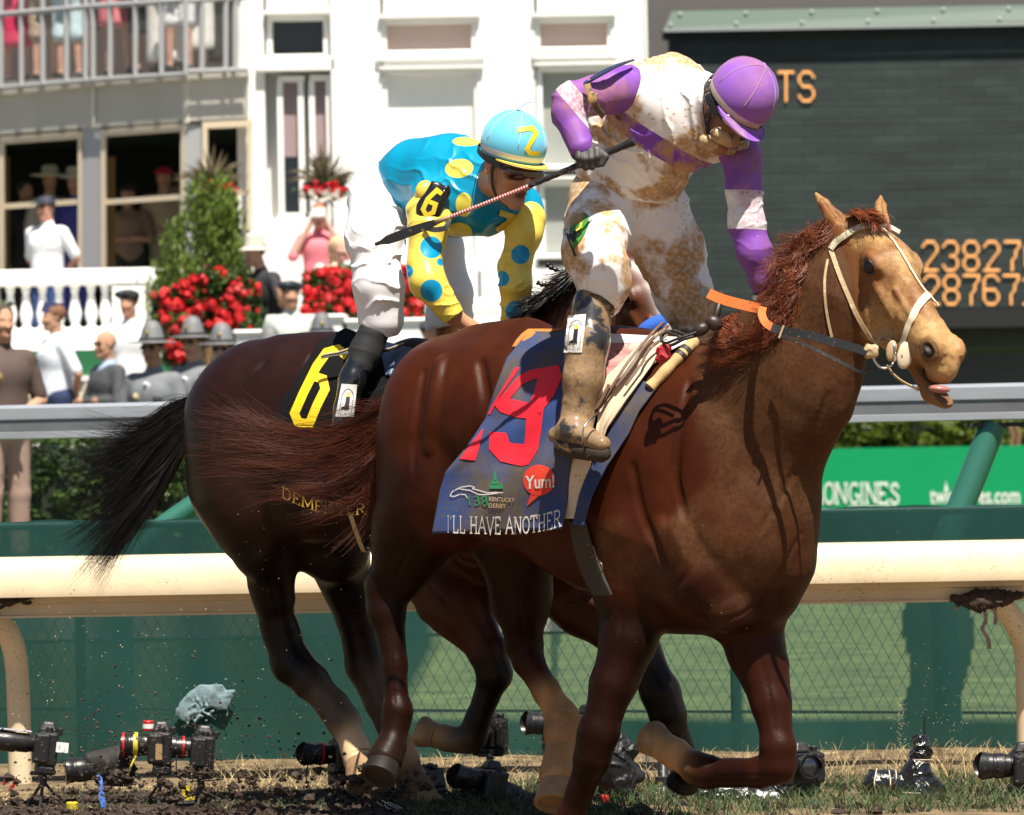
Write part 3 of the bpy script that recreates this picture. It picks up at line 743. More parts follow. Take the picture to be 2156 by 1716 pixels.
h2.cap(W2(0.30, 0.056, 0.0), W2(0.56, 0.02, 0.0), 0.022*hk2, 0.018*hk2, k=0.006, col=(0.75, 0.72, 0.70), mud=-0.3)
M_BY = mat('bay_coat', BY, rough=0.40, spec=0.20, vcol=True, mudattr=True, mudcol=(0.40, 0.235, 0.10), mudscale=5.0, var=0.22, vscale=9, bump=0.3, bscale=160, stretch=(1, 1, 0.45), bdist=0.0015, mudhi=0.5)
horse2 = empty('horse', P(760, 1719, Y2), 'dark bay racehorse with black tail and white blaze, behind and left of the chestnut', 'horse')
relief(h2, [
    ([(655, 745), (630, 830), (620, 930), (610, 1010)], 0.012, -0.006, 0.03, True), ([(560, 760), (470, 850), (450, 940)], 0.010, -0.006, 0.04, True),
    ([(900, 1230), (950, 1280), (1000, 1340)], 0.008, -0.005, 0.018, True), ([(950, 1160), (990, 1190), (1060, 1180)], 0.008, -0.005, 0.02, True), ([(1030, 1150), (1010, 1200), (1000, 1240)], 0.008, -0.005, 0.02, True),
    ([(560, 1180), (575, 1250), (590, 1310)], 0.006, -0.003, 0.012, True), ([(650, 1440), (690, 1490), (715, 1520)], 0.004, -0.002, 0.008, True), ([(1200, 1290), (1240, 1300), (1290, 1325)], 0.006, -0.004, 0.014, True),
    ([(1030, 1430), (1010, 1480), (1000, 1530)], 0.004, -0.002, 0.008, True), ([(1180, 600), (1200, 660), (1200, 720)], 0.006, -0.003, 0.012, True), ], None, Y2)
body2 = h2.obj('body', 0.0068, M_BY, horse2, disp=disp1, sig=0.009)
hoof(horse1, P(816, 1590, 16.26), P(797, 1636, 16.20), 0.050, 0.062, M_HOOF)
hoof(horse1, P(1178, 1632, 16.22), P(1170, 1695, 16.16), 0.056, 0.074, M_HOOFT)
hoof(horse1, P(1188, 1768, 15.78), P(1184, 1800, 15.72), 0.050, 0.064, M_HOOF)
hoof(horse1, P(1402, 1575, 15.84), P(1370, 1552, 15.90), 0.046, 0.060, M_HOOFT)
hoof(horse2, P(756, 1598, 17.35), P(770, 1650, 17.28), 0.054, 0.070, M_HOOFT)
hoof(horse2, P(884, 1675, 17.54), P(908, 1712, 17.48), 0.054, 0.070, M_HOOFT)
hoof(horse2, P(918, 1549, 17.05), P(888, 1540, 17.08), 0.042, 0.056, M_HOOFT)
hoof(horse2, P(1447, 1622, 16.86), P(1436, 1652, 16.9), 0.046, 0.058, M_HOOF)
bv2 = bvh_of(body2)
horse_eye(W2, body2, hk2)
# ---------------------------------------------------------------- tails and manes
M_TAIL1 = mat('chestnut_hair', (0.10, 0.024, 0.008), rough=0.45, spec=0.4, var=0.3, vscale=14)
M_MANE1 = mat('chestnut_mane', (0.19, 0.044, 0.011), rough=0.38, spec=0.5, var=0.5, vscale=26)
M_TAIL2 = mat('black_hair', (0.008, 0.006, 0.006), rough=0.35, spec=0.5)
def g3(lst): return [P(x, y, Y) for x, y, Y in lst]
hair_strands('tail', [
    g3([(868, 790, 16.42), (810, 855, 16.50), (730, 905, 16.62), (600, 915, 16.72), (490, 880, 16.75), (400, 850, 16.72)]),
    g3([(864, 805, 16.42), (800, 880, 16.50), (710, 930, 16.60), (600, 945, 16.66), (500, 935, 16.68), (395, 935, 16.68)]),
    g3([(860, 830, 16.42), (800, 905, 16.48), (715, 960, 16.56), (610, 985, 16.60), (510, 975, 16.62), (410, 990, 16.62)]),
    g3([(856, 860, 16.40), (800, 940, 16.46), (730, 990, 16.52), (640, 1020, 16.56), (560, 1020, 16.58), (470, 1060, 16.58)]),
    g3([(852, 900, 16.40), (805, 960, 16.45), (760, 1020, 16.50), (700, 1060, 16.52), (620, 1065, 16.54), (560, 1085, 16.54)]),
    g3([(848, 930, 16.40), (815, 990, 16.44), (790, 1040, 16.48), (765, 1075, 16.50), (730, 1100, 16.50), (700, 1110, 16.50)])],
    1800, M_TAIL1, horse1, spread=0.012, r0=0.0011, seg=18, tipspread=2.6, frizz=0.024, lenvar=0.85)
hair_strands('tail', [
    g3([(425, 830, 17.62), (370, 850, 17.68), (300, 900, 17.72), (220, 900, 17.75), (120, 868, 17.78)]),
    g3([(420, 850, 17.62), (360, 890, 17.68), (290, 940, 17.72), (205, 985, 17.76), (95, 1010, 17.80)]),
    g3([(415, 870, 17.62), (350, 930, 17.66), (280, 1010, 17.70), (205, 1090, 17.74), (120, 1140, 17.78)]),
    g3([(412, 890, 17.62), (355, 970, 17.66), (290, 1060, 17.70), (220, 1150, 17.72), (165, 1225, 17.74)]),
    g3([(408, 910, 17.62), (365, 990, 17.66), (320, 1060, 17.68), (255, 1150, 17.70), (195, 1245, 17.72)])],
    2400, M_TAIL2, horse2, spread=0.014, r0=0.0015, seg=16, tipspread=2.2, frizz=0.012)
hair_strands('mane', [
    g3([(1790, 462, 15.40), (1750, 470, 15.38), (1700, 500, 15.40), (1650, 530, 15.42)]),
    g3([(1745, 500, 15.46), (1700, 520, 15.40), (1650, 560, 15.40), (1610, 590, 15.42)]),
    g3([(1700, 530, 15.48), (1680, 575, 15.37), (1650, 620, 15.36), (1610, 650, 15.38)]),
    g3([(1660, 565, 15.50), (1665, 620, 15.38), (1640, 670, 15.36), (1600, 700, 15.38)]),
    g3([(1620, 610, 15.54), (1640, 660, 15.40), (1610, 710, 15.38), (1560, 735, 15.42)]),
    g3([(1560, 660, 15.60), (1580, 700, 15.46), (1545, 735, 15.44), (1500, 755, 15.48)]),
    g3([(1500, 690, 15.66), (1520, 720, 15.52), (1500, 745, 15.52), (1470, 745, 15.55)])],
    4600, M_MANE1, horse1, spread=0.017, r0=0.0016, seg=22, tipspread=1.5, frizz=0.003, wave=0.016, wfreq=1.9, loosep=0.05)
hair_strands('forelock', [
    g3([(1790, 455, 15.36), (1800, 450, 15.30), (1815, 458, 15.27), (1832, 470, 15.25)]),
    g3([(1815, 452, 15.38), (1830, 450, 15.30), (1850, 460, 15.27), (1868, 472, 15.25)]),
    g3([(1845, 455, 15.42), (1850, 455, 15.33), (1865, 465, 15.30), (1880, 480, 15.28)])],
    450, M_MANE1, horse1, spread=0.009, r0=0.0014, seg=12, tipspread=1.2, frizz=0.005, wave=0.004, wfreq=1.5)
hair_strands('mane', [
    g3([(1250, 560, 16.68), (1215, 562, 16.62), (1180, 590, 16.60), (1150, 600, 16.62)]),
    g3([(1215, 590, 16.70), (1180, 600, 16.64), (1140, 620, 16.62), (1100, 625, 16.64)]),
    g3([(1180, 625, 16.74), (1140, 625, 16.66), (1110, 640, 16.64), (1085, 665, 16.66)]),
    g3([(1140, 670, 16.78), (1115, 655, 16.70), (1095, 660, 16.68), (1080, 680, 16.70)])],
    700, M_TAIL2, horse2, spread=0.012, r0=0.0018, seg=10, tipspread=1.5, frizz=0.004)
for pts in ([(1205, 590, 16.66), (1185, 572, 16.66), (1165, 566, 16.66), (1150, 556, 16.66)], [(1190, 600, 16.64), (1165, 596, 16.64), (1145, 600, 16.64), (1130, 594, 16.64)]):
    b = MB(); ln = smooth_line(g3(pts), 18); b.tube(ln, [0.0075*(1+0.35*math.sin(i*2.1)) for i in range(18)], 8); b.build('mane_braid', M_TAIL2, horse2, smooth=True)
# ================================================================== SETTING
def M_(n, c, **k): return mat(n, c, **k)
# ground sheets -----------------------------------------------------
def sheet(name, x0, x1, y0, y1, z, m, nx=1, ny=1, disp=0.0):
    vs = []; fs = []
    for j in range(ny+1):
        for i in range(nx+1):
            x, y = lerp(x0, x1, i/nx), lerp(y0, y1, j/ny)
            zz = z + (disp*mnoise(Vector((x*2.3, y*2.3, 0))) + disp*0.5*mnoise(Vector((x*7, y*7, 3))) if disp else 0)
            vs.append((x, y, zz))
    fs = [(j*(nx+1)+i, j*(nx+1)+i+1, (j+1)*(nx+1)+i+1, (j+1)*(nx+1)+i) for j in range(ny) for i in range(nx)]
    o = mesh_obj(name, vs, fs, m, None, smooth=bool(disp)); o['kind'] = 'structure'; return o
M_GRASS = M_('infield_grass', (0.060, 0.092, 0.030), rough=0.8, var=0.45, vscale=3, bump=0.5, bscale=60)
M_DIRT = M_('track_dirt', (0.16, 0.10, 0.052), rough=0.9, var=0.35, vscale=5, bump=0.8, bscale=25, bdist=0.02)
M_VERGE = M_('verge_soil', (0.15, 0.105, 0.055), rough=0.9, var=0.65, vscale=8, bump=0.8, bscale=30, bdist=0.02)
sheet('ground', -400, 400, -60, 1500, -0.02, M_GRASS)
sheet('dirt_track', -60, 60, -20, 16.6, 0.0, M_DIRT)
sheet('verge', -14, 14, 16.6, 19.95, 0.004, M_VERGE, 180, 24, 0.016)
# running rail ------------------------------------------------------
M_RAIL = M_('cream_rail_paint', (0.74, 0.60, 0.40), rough=0.45, var=0.10, vscale=4, mud=0.33, mudcol=(0.55, 0.38, 0.2), mudscale=5, mudhi=0.5)
YR = 18.65
def rail_extrude(b, prof, x0, x1, n=2):
    vs = []; m = len(prof)
    for i in range(n):
        x = lerp(x0, x1, i/(n-1)); vs += [(x, y, z) for y, z in prof]
    fs = [(i*m+k, (i+1)*m+k, (i+1)*m+(k+1) % m, i*m+(k+1) % m) for i in range(n-1) for k in range(m)]
    b.add(vs, fs + [tuple(range(m)), tuple((n-1)*m+k for k in range(m-1, -1, -1))])
rail = empty('running_rail', (0, YR, 0), 'cream inner running rail crossing the picture behind the horses', 'rail')
zt = zpx(1159, YR); zb = zpx(1240, YR); zl = zpx(1283, YR+0.1)
b = MB()
prof = [(YR, zb), (YR-0.005, zb+0.03), (YR+0.012, zt-0.035), (YR+0.03, zt-0.01), (YR+0.07, zt), (YR+0.16, zt+0.004), (YR+0.30, zt-0.03), (YR+0.30, zt-0.045), (YR+0.06, zb+0.03), (YR+0.03, zb)]
rail_extrude(b, prof, -8, 8); b.build('rail_beam', M_RAIL, rail, smooth='auto')
b = MB()
rail_extrude(b, [(YR+0.08, zb+0.02), (YR+0.08, zb-0.025), (YR+0.10, zb-0.030), (YR+0.10, zl+0.012), (YR+0.085, zl+0.008), (YR+0.085, zl), (YR+0.13, zl), (YR+0.13, zb+0.02)], -8, 8)
b.build('support_channel', M_RAIL, rail, smooth='auto')
def goose(xp, nm='rail_post'):
    X = xpx(xp, YR+0.25, 1500); b = MB()
    zc = zl+0.02
    pts = [(X-0.10, YR+0.10, zc), (X-0.07, YR+0.13, zc-0.02), (X-0.02, YR+0.2, zc-0.09), (X, YR+0.25, zc-0.2), (X+0.004, YR+0.27, zc-0.35), (X+0.004, YR+0.28, 0.2), (X+0.004, YR+0.28, -0.05)]
    b.tube(smooth_line(pts, 26), 0.046, 18); return b.build(nm, M_RAIL, rail, smooth='auto')
goose(36); 
X = xpx(2150, YR+0.25, 1500); b = MB()
b.tube(smooth_line([(X-0.16, YR+0.12, zl+0.03), (X-0.10, YR+0.14, zl), (X-0.03, YR+0.2, zl-0.08), (X+0.02, YR+0.25, zl-0.2), (X+0.03, YR+0.28, 0.25), (X+0.03, YR+0.28, -0.05)], 26), 0.046, 18)
b.build('rail_post', M_RAIL, rail, smooth='auto')
# mud clods caught under the rail on the right and the left
M_CLOD = M_('wet_dirt', (0.040, 0.023, 0.014), rough=0.8, var=0.4, vscale=40, bump=0.8, bscale=80)
def clod(b, c, r, sq=0.7):
    c = Vector(c); vs = []; ph = random.random()*10; nu, nv = 7, 5
    for j in range(nv+1):
        th = math.pi*j/nv
        for i in range(nu):
            a = 2*math.pi*i/nu; d = Vector((math.sin(th)*math.cos(a), math.sin(th)*math.sin(a), math.cos(th)*sq))
            vs.append(c + d*r*(1+1.15*mnoise(d*2.1+Vector((ph, ph*2, 0)))))
    b.add(vs, [(j*nu+i, j*nu+(i+1) % nu, (j+1)*nu+(i+1) % nu, (j+1)*nu+i) for j in range(nv) for i in range(nu)])
b = MB()
for i in range(0):
    x = 2000 + 130*random.random(); y = 1252 + 45*random.random()*(1-abs(x-2065)/140)
    clod(b, P(x, y, YR+0.06+0.06*random.random()), 0.006+0.018*random.random())
def rag(name, label, caps, strips, seed):
    sd = SDF((0, 0, 0))
    for (x0, y0, r0, x1, y1, r1) in caps: sd.cap(P(x0, y0, YR+0.07), P(x1, y1, YR+0.07), r0*S(YR), r1*S(YR), k=0.02)
    c = empty(name, P(caps[0][0], caps[0][1], YR+0.07), label, 'debris')
    sd.obj('muddy_lump', 0.006, M_CLOD, c, colors=False, disp=multi(folds((0.8, 0, 0.5), 120, 0.016, seed, 2.4, 22), folds((-0.5, 0.4, 0.7), 160, 0.012, seed+2, 2.4, 26)))
    for st_ in strips:
        b = MB(); ln = smooth_line([P(x, y, YR+0.05) for x, y in st_], 14); b.ribbon(ln, (0.2, -1, 0.1), [0.010+0.008*abs(math.sin(i*1.7+seed)) for i in range(14)], 0.003); b.build('hanging_strip', M_CLOD, c)
rag('torn_netting', 'dark muddy scrap of netting hanging under the right end of the cream rail', [(2010, 1262, 10, 2060, 1268, 20), (2060, 1268, 20, 2110, 1262, 16), (2110, 1262, 14, 2150, 1252, 8), (2050, 1255, 12, 2100, 1250, 12)],
    [[(2072, 1280), (2076, 1305), (2068, 1325), (2080, 1345), (2083, 1366)], [(2094, 1280), (2096, 1300), (2095, 1315)], [(2020, 1270), (2012, 1285)]], 1.0)
rag('muddy_strap', 'dark muddy strap wound under the left end of the cream rail above its curved post', [(-10, 1256, 12, 20, 1262, 14), (20, 1262, 13, 60, 1256, 8)], [[(20, 1262), (8, 1275), (-6, 1282)], [(40, 1262), (56, 1258), (72, 1256)], [(46, 1268), (60, 1270), (66, 1266)]], 3.0)
# chain link fence with green windscreen ----------------------------
YF = 19.95
zft = zpx(1080, YF); 
fence = empty('chain_link_fence', (0, YF, 0), 'teal chain link fence with see-through windscreen, behind the cream rail', 'fence')
M_WIRE = M_('green_wire', (0.018, 0.10, 0.082), rough=0.4, spec=0.5)
b = MB(); s_ = S(YF); dw = 27*s_; dh = 51*s_; x0, x1 = -4.6, 4.6; nc = int((x1-x0)/dw*2)
zz = []; z = 0.05
rows = int((zft-0.10)/(dh/2))
for i in range(nc):
    pts = []
    for j in range(rows+1):
        pts.append((x0 + i*dw/2 + (dw/2 if (i+j) % 2 else 0)*0.5*2 - (dw/2 if (i+j) % 2 == 0 else 0)*0, YF + (0.003 if j % 2 else -0.003), 0.03+j*dh/2))
    # every wire is a zigzag; neighbours interlock
    vs = []; 
    pts = [(x0 + i*dw + (dw/2 if j % 2 else 0), YF + (0.004 if j % 2 else -0.004), 0.03+j*dh/2) for j in range(rows+1)]
    if pts[0][0] > x1: break
    b.tube(pts, 0.0021, 4)
    pts2 = [(x0 + i*dw + (-dw/2 if j % 2 else 0), YF + (-0.004 if j % 2 else 0.004), 0.03+j*dh/2) for j in range(rows+1)]
    b.tube(pts2, 0.0021, 4)
b.build('wire_mesh', M_WIRE, fence)
# windscreen material: woven plastic, thinner in worn panels
def screen_mat():
    m = bpy.data.materials.new('windscreen_fabric'); m.use_nodes = True; nt = m.node_tree; L = nt.links.new
    out = nt.nodes['Material Output']; pb = nt.nodes['Principled BSDF']; pb.inputs['Roughness'].default_value = 0.75; pb.inputs['Specular IOR Level'].default_value = 0.2
    tc = NN(nt, 'ShaderNodeTexCoord'); at = NN(nt, 'ShaderNodeAttribute', attribute_name='dens')
    n1 = NN(nt, 'ShaderNodeTexNoise'); n1.inputs['Scale'].default_value = 2.2; n1.inputs['Detail'].default_value = 5; L(tc.outputs['Object'], n1.inputs[0])
    mr = NN(nt, 'ShaderNodeMapRange'); mr.inputs[1].default_value = 0.3; mr.inputs[2].default_value = 0.7; mr.inputs[3].default_value = -0.05; mr.inputs[4].default_value = 0.05
    L(n1.outputs[0], mr.inputs[0]); ad = NN(nt, 'ShaderNodeMath', operation='ADD', use_clamp=True); L(mr.outputs[0], ad.inputs[0]); L(at.outputs['Fac'], ad.inputs[1])
    tr = NN(nt, 'ShaderNodeBsdfTransparent'); ms = NN(nt, 'ShaderNodeMixShader')
    pb.inputs['Base Color'].default_value = (0.014, 0.062, 0.052, 1)
    dd = NN(nt, 'ShaderNodeBsdfTranslucent'); dd.inputs[0].default_value = (0.014, 0.075, 0.058, 1)
    m2 = NN(nt, 'ShaderNodeMixShader'); m2.inputs[0].default_value = 0.25; L(pb.outputs[0], m2.inputs[1]); L(dd.outputs[0], m2.inputs[2])
    L(ad.outputs[0], ms.inputs[0]); L(tr.outputs[0], ms.inputs[1]); L(m2.outputs[0], ms.inputs[2]); L(ms.outputs[0], out.inputs[0]); return m
M_SCR = screen_mat()
nx, nz = 620, 60; vs = []; dens = []
XL, XR = -4.6, 4.6
def band(x, c, w_, e): return max(0, min(1, (w_/2+e-abs(x-c))/e))
for j in range(nz+1):
    for i in range(nx+1):
        X = lerp(XL, XR, i/nx); Z = lerp(0.0, zft, j/nz); px, py = proj((X, YF+0.012, Z))
        sag = 0.004*math.sin(X*9)+0.003*math.sin(X*23+1) if j == nz else 0
        vs.append((X, YF-0.03+0.01*math.sin(X*5+Z*4)+0.004*math.sin(X*31), Z+sag))
        d = 0.97
        lo = max(0, min(1, (py-1505)/14))
        win = 0.80*max(0, min(1, (px-870-30*math.sin(py*0.02))/40))
        if 1905-8*math.sin(py*0.03) < px < 2035+14*math.sin(py*0.02): win = 0.0
        if 1540 < px < 1565: win *= 0.25
        if 1160 < px < 1178: win *= 0.25
        win *= (1-lo)
        if py < 1160: win = 0.08; d = 0.96
        if px < 560: d = 0.955+0.025*math.sin(px*0.035)
        dens.append(d-win)
o = mesh_obj('windscreen', vs, [(j*(nx+1)+i, j*(nx+1)+i+1, (j+1)*(nx+1)+i+1, (j+1)*(nx+1)+i) for j in range(nz) for i in range(nx)], M_SCR, fence)
set_attr(o, 'dens', dens)
b = MB(); b.tube([(-4.7, YF+0.045, zft-0.02), (4.7, YF+0.045, zft-0.02)], 0.018, 10); b.build('top_pipe', M_WIRE, fence, smooth='auto')
for xp in (-700, 170, 1548, 2300, 3000):
    X = xpx(xp, YF+0.05, 1400); b = MB(); b.tube([(X, YF+0.045, -0.05), (X, YF+0.045, zft+0.0)], 0.022, 10); b.build('fence_post', M_WIRE, fence, smooth='auto')
# outer galvanised rail ---------------------------------------------
M_ALU = M_('galvanised_rail', (0.40, 0.42, 0.46), rough=0.38, metal=0.35, spec=0.5, var=0.18, vscale=3, bump=0.1, bscale=20, stretch=(0.3, 1, 3))
M_ALUD = M_('rail_groove', (0.17, 0.175, 0.19), rough=0.5, metal=0.3, var=0.15, vscale=6)
YG0, YG1 = 23.6, 21.6
orail = empty('galvanised_rail', (0, 22.6, 0), 'grey galvanised outer rail at waist height behind the green fence', 'rail')
pL = [(-0.012, y) for y in (855, 878, 900, 925)]
def grail(yl, yr, yl2, yr2, dy, name, m):
    """front strip between heights at left and right ends"""
    pass
XL0 = xpx(-250, YG0, 900); XR0 = xpx(2400, YG1, 850)
def gp(t, side, dep): 
    Y = YG0 if side == 0 else YG1; X = XL0 if side == 0 else XR0
    ztop = [zpx(859, YG0, -250), zpx(800, YG1, 2400)][side]; H = 0.166
    return (X, Y+dep, ztop - t*H)
def strip(b, prof):
    vs = [gp(t, s, d) for s in (0, 1) for t, d in prof]; m = len(prof)
    b.add(vs, [(k, m+k, m+(k+1) % m, (k+1) % m) for k in range(m)] + [tuple(range(m-1, -1, -1)), tuple(range(m, 2*m))])
b = MB(); strip(b, [(0.0, 0.06), (0.02, 0.025), (0.10, 0.0), (0.42, 0.0), (0.46, 0.012), (0.78, 0.012), (0.80, 0.0), (0.97, 0.0), (1.0, 0.02), (1.0, 0.16), (0.02, 0.16)]); b.build('rail_beam', M_ALU, orail, smooth='auto')
b = MB(); strip(b, [(0.465, 0.008), (0.775, 0.008), (0.775, 0.0118), (0.465, 0.0118)]); b.build('groove_strip', M_ALUD, orail)
# pen marks on the rail
M_INK = M_('ink', (0.03, 0.03, 0.035), rough=0.6)
def on_rail(x, y, dep=-0.006):
    Y = lerp(YG0, YG1, (x+250)/2650.0); return P(x, y, Y+dep)
for txt, xa, xb, yb, h_ in (('B-H', 1791, 1823, 874, 17), ('B-H', 1862, 1900, 871, 17), ("T Bred Times 'ZTJ", 2050, 2215, 862, 17)):
    bm = text_bm(txt, lambda u, v, xa=xa, xb=xb, yb=yb, h_=h_: on_rail(lerp(xa, xb, u), yb - v*h_ - u*1.5 + 2*math.sin(u*9)), bold=-0.012); bm_obj('lettering', bm, M_INK, orail)
bm = text_bm('KARL', lambda u, v: on_rail(lerp(30, 90, u), 912-v*16), bold=-0.01); bm_obj('lettering', bm, M_INK, orail)
M_GPOST = M_('green_post_paint', (0.035, 0.16, 0.115), rough=0.35, spec=0.6, metal=0.2, bump=0.15, bscale=50)
for xa, xb, dx in ((2092, 2010, 0), (640, 360, 0)):
    Yt = lerp(YG0, YG1, (xa+250)/2650.0)+0.08; b = MB()
    top = P(xa, 893 if dx == 0 else 900, Yt); bot = P(xb, 1100, Yt-0.05); d = (bot-top)
    mid = top + d*1.4; b.tube(smooth_line([top, top + d*0.7, top+d*1.2, mid + Vector((0.02, 0, -0.12)), (mid.x+0.03, mid.y, -0.05)], 30), 0.062 if xa > 1000 else 0.05, 20); b.build('rail_post', M_GPOST, orail, smooth='auto')
    b = MB(); b.box(top.x-0.10, top.x+0.16, top.y-0.05, top.y+0.09, top.z-0.012, top.z+0.006); b.build('bracket', M_('bracket_black', (0.02, 0.02, 0.022), rough=0.5), orail)
# green advertising board -------------------------------------------
YB = 58.0
M_BOARD = M_('board_green', (0.0, 0.30, 0.105), rough=0.45, var=0.04, vscale=2)
M_WHT = M_('white_print', (0.82, 0.84, 0.82), rough=0.6)
board = empty('advertising_board', (xpx(1950, YB), YB, 0), 'long green advertising board with white sponsor lettering, under the hedge on the right', 'board')
zt_, zb_ = zpx(941, YB, 1950), zpx(1100, YB, 1950)
b = MB(); b.box(xpx(1400, YB), xpx(2500, YB), YB, YB+0.05, zb_, zt_); b.build('panel', M_BOARD, board)
def serif_word(txt, xa, xb, yb, h_, Y, m, parent, bold=0.03, sl=0.0):
    bm = text_bm(txt, lambda u, v: P(lerp(xa, xb, u), yb - v*h_, Y), bold=bold); return bm_obj('lettering', bm, m, parent)
# LONGINES in hand built slab-serif letters
def slab(word, xa, xb, yb, h_, Y, m, parent):
    G = {'L': [[(0,0),(0,1)], [(0,0),(.75,0),(.75,.3)]], 'O': None, 'N': [[(0,0),(0,1)], [(0,1),(.8,0)], [(.8,0),(.8,1)]], 'I': [[(0,0),(0,1)]],
         'G': None, 'E': [[(0,0),(0,1)], [(0,1),(.65,1),(.65,.8)], [(0,.5),(.45,.5)], [(0,0),(.7,0),(.7,.22)]],
         'S': [[(.62,.75),(.55,.93),(.3,1),(.08,.86),(.08,.66),(.3,.54),(.5,.44),(.66,.3),(.62,.08),(.35,0),(.1,.06),(.02,.25)]]}
    Wd = {'L': .8, 'O': .9, 'N': .95, 'I': .25, 'G': .9, 'E': .8, 'S': .72}
    gap = .17; tot = sum(Wd[c] for c in word) + gap*(len(word)-1); x = 0; polys = []
    for c in word:
        if c == 'O': ss = [[(.42+.42*math.cos(a*math.pi/8), .5+.5*math.sin(a*math.pi/8)) for a in range(17)]]
        elif c == 'G': ss = [[(.42+.42*math.cos(a*math.pi/8), .5+.5*math.sin(a*math.pi/8)) for a in range(2, 15)]+[(.8, .4), (.5, .42)]]
        else: ss = G[c]
        for s_ in ss:
            polys += [[((x+px)/tot, py) for px, py in pl] for pl in [[(q[0], q[1]) for q in p] for p in stroke(s_, .13)]]
        if c in 'LNIE':
            for (sx, sy) in {'L': ((0, 0), (0, 1)), 'N': ((0, 0), (.8, 1), (0, 1)), 'I': ((0, 0), (0, 1)), 'E': ((0, 0), (0, 1))}[c]:
                polys.append([((x+sx-.15)/tot, sy-.05), ((x+sx+.15)/tot, sy-.05), ((x+sx+.15)/tot, sy+.05), ((x+sx-.15)/tot, sy+.05)])
        x += Wd[c] + gap
    vs = []; fs = []; k = 0
    for pl in polys:
        k += 1
        fs.append(tuple(range(len(vs), len(vs)+len(pl)))); vs += [P(lerp(xa, xb, u), yb-v*h_, Y-0.0004*k) for u, v in pl]
    return mesh_obj('lettering', vs, fs, m, parent, smooth=False)
slab('LONGINES', 1712, 1893, 1060, 42, YB-0.01, M_WHT, board)
vs = []; fs = []
for i, (wd, yy, th) in enumerate(((52, 1066, 4), (38, 1072, 4), (24, 1078, 4))):
    for sg in (-1, 1):
        a = [P(1838+sg*8, yy, YB-0.012), P(1838+sg*wd, yy-2, YB-0.012), P(1838+sg*(wd-8), yy+th-2, YB-0.012), P(1838+sg*8, yy+th, YB-0.012)]
        fs.append(tuple(range(len(vs), len(vs)+4))); vs += a
a = [P(1832, 1066, YB-0.013), P(1844, 1066, YB-0.013), P(1846, 1076, YB-0.013), P(1838, 1084, YB-0.013), P(1830, 1076, YB-0.013)]
fs.append(tuple(range(len(vs), len(vs)+5))); vs += a
mesh_obj('winged_emblem', vs, fs, M_WHT, board, smooth=False)
serif_word('twinspires.com', 1958, 2147, 1060, 36, YB-0.01, M_WHT, board, bold=0.012)
mesh_obj('spire_mark', [P(1988, 1035, YB-0.012), P(1996, 1035, YB-0.012), P(1992, 1012, YB-0.012)], [(0, 1, 2)], M_WHT, board, smooth=False)
# leaves -------------------------------------------------------------
def leaf_cloud(b, n, fn, size, up=0.3):
    for _ in range(n):
        c = fn()
        if c is None: continue
        c = Vector(c); u = Vector((random.gauss(0, 1), random.gauss(0, 1), random.gauss(0, 1)*0.7+up)).normalized(); v = u.orthogonal().normalized()
        v = (v*math.cos(1)+u.cross(v)*random.uniform(-2, 2)).normalized(); s_ = size*random.uniform(0.6, 1.3)
        b.add([c-u*s_, c+v*s_*0.45+u*s_*0.1, c+u*s_, c-v*s_*0.45+u*s_*0.1], [(0, 1, 2, 3)])
def leafmat(name, c, var=0.5, vs=5): 
    m = mat(name, c, rough=0.5, spec=0.35, var=var, vscale=vs); 
    return m
M_LEAF = leafmat('hedge_leaf', (0.11, 0.155, 0.018)); M_LEAFD = leafmat('bush_leaf', (0.045, 0.085, 0.018)); M_CONI = leafmat('conifer_leaf', (0.13, 0.19, 0.03), 0.4, 8)
M_CORE = M_('foliage_shade', (0.012, 0.022, 0.007), rough=0.9, var=0.4, vscale=9)  # solid dark core colour stands in for shade between the hedge leaves
def hedge(name, label, xa, xb, ya, yb, Y, dp, n, size, m, cat='hedge'):
    X0, X1 = xpx(xa, Y), xpx(xb, Y); Z0, Z1 = max(0, zpx(yb, Y, (xa+xb)/2)), zpx(ya, Y, (xa+xb)/2)
    h_ = empty(name, ((X0+X1)/2, Y, 0), label, cat)
    b = MB()
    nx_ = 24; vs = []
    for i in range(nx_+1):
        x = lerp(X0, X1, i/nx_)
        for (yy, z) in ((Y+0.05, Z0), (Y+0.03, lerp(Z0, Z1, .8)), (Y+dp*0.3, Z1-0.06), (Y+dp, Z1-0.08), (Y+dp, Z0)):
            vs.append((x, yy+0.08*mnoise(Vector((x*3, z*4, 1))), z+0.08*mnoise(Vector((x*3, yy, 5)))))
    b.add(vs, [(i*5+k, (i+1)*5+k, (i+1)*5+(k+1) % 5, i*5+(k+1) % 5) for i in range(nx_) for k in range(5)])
    b.build('shade_core', M_CORE, h_)
    def fn():
        x = random.uniform(X0, X1); t = random.random()
        if random.random() < 0.7: z = random.uniform(Z0, Z1); y = Y + 0.02 + 0.12*mnoise(Vector((x*4, z*5, 1))) - 0.04*random.random()
        else: z = Z1 - 0.03 + 0.05*random.random(); y = Y + dp*random.random()
        z += 0.05*mnoise(Vector((x*3, y, 5)))
        if mnoise(Vector((x*5, y*2, z*6))) < -0.28: return None
        return (x, y, z)
    b = MB(); leaf_cloud(b, n, fn, size); b.build('leaves', m, h_)
    return h_
hedge('clipped_hedge', 'bright green clipped hedge above the green advertising board', 1680, 2250, 886, 945, 59.0, 0.9, 9000, 0.045, M_LEAF)
hedge('clipped_hedge', 'dark green hedge under the grey rail at the left, behind the brown trousers', -120, 560, 924, 1290, 36.6, 0.8, 9000, 0.035, M_LEAFD)
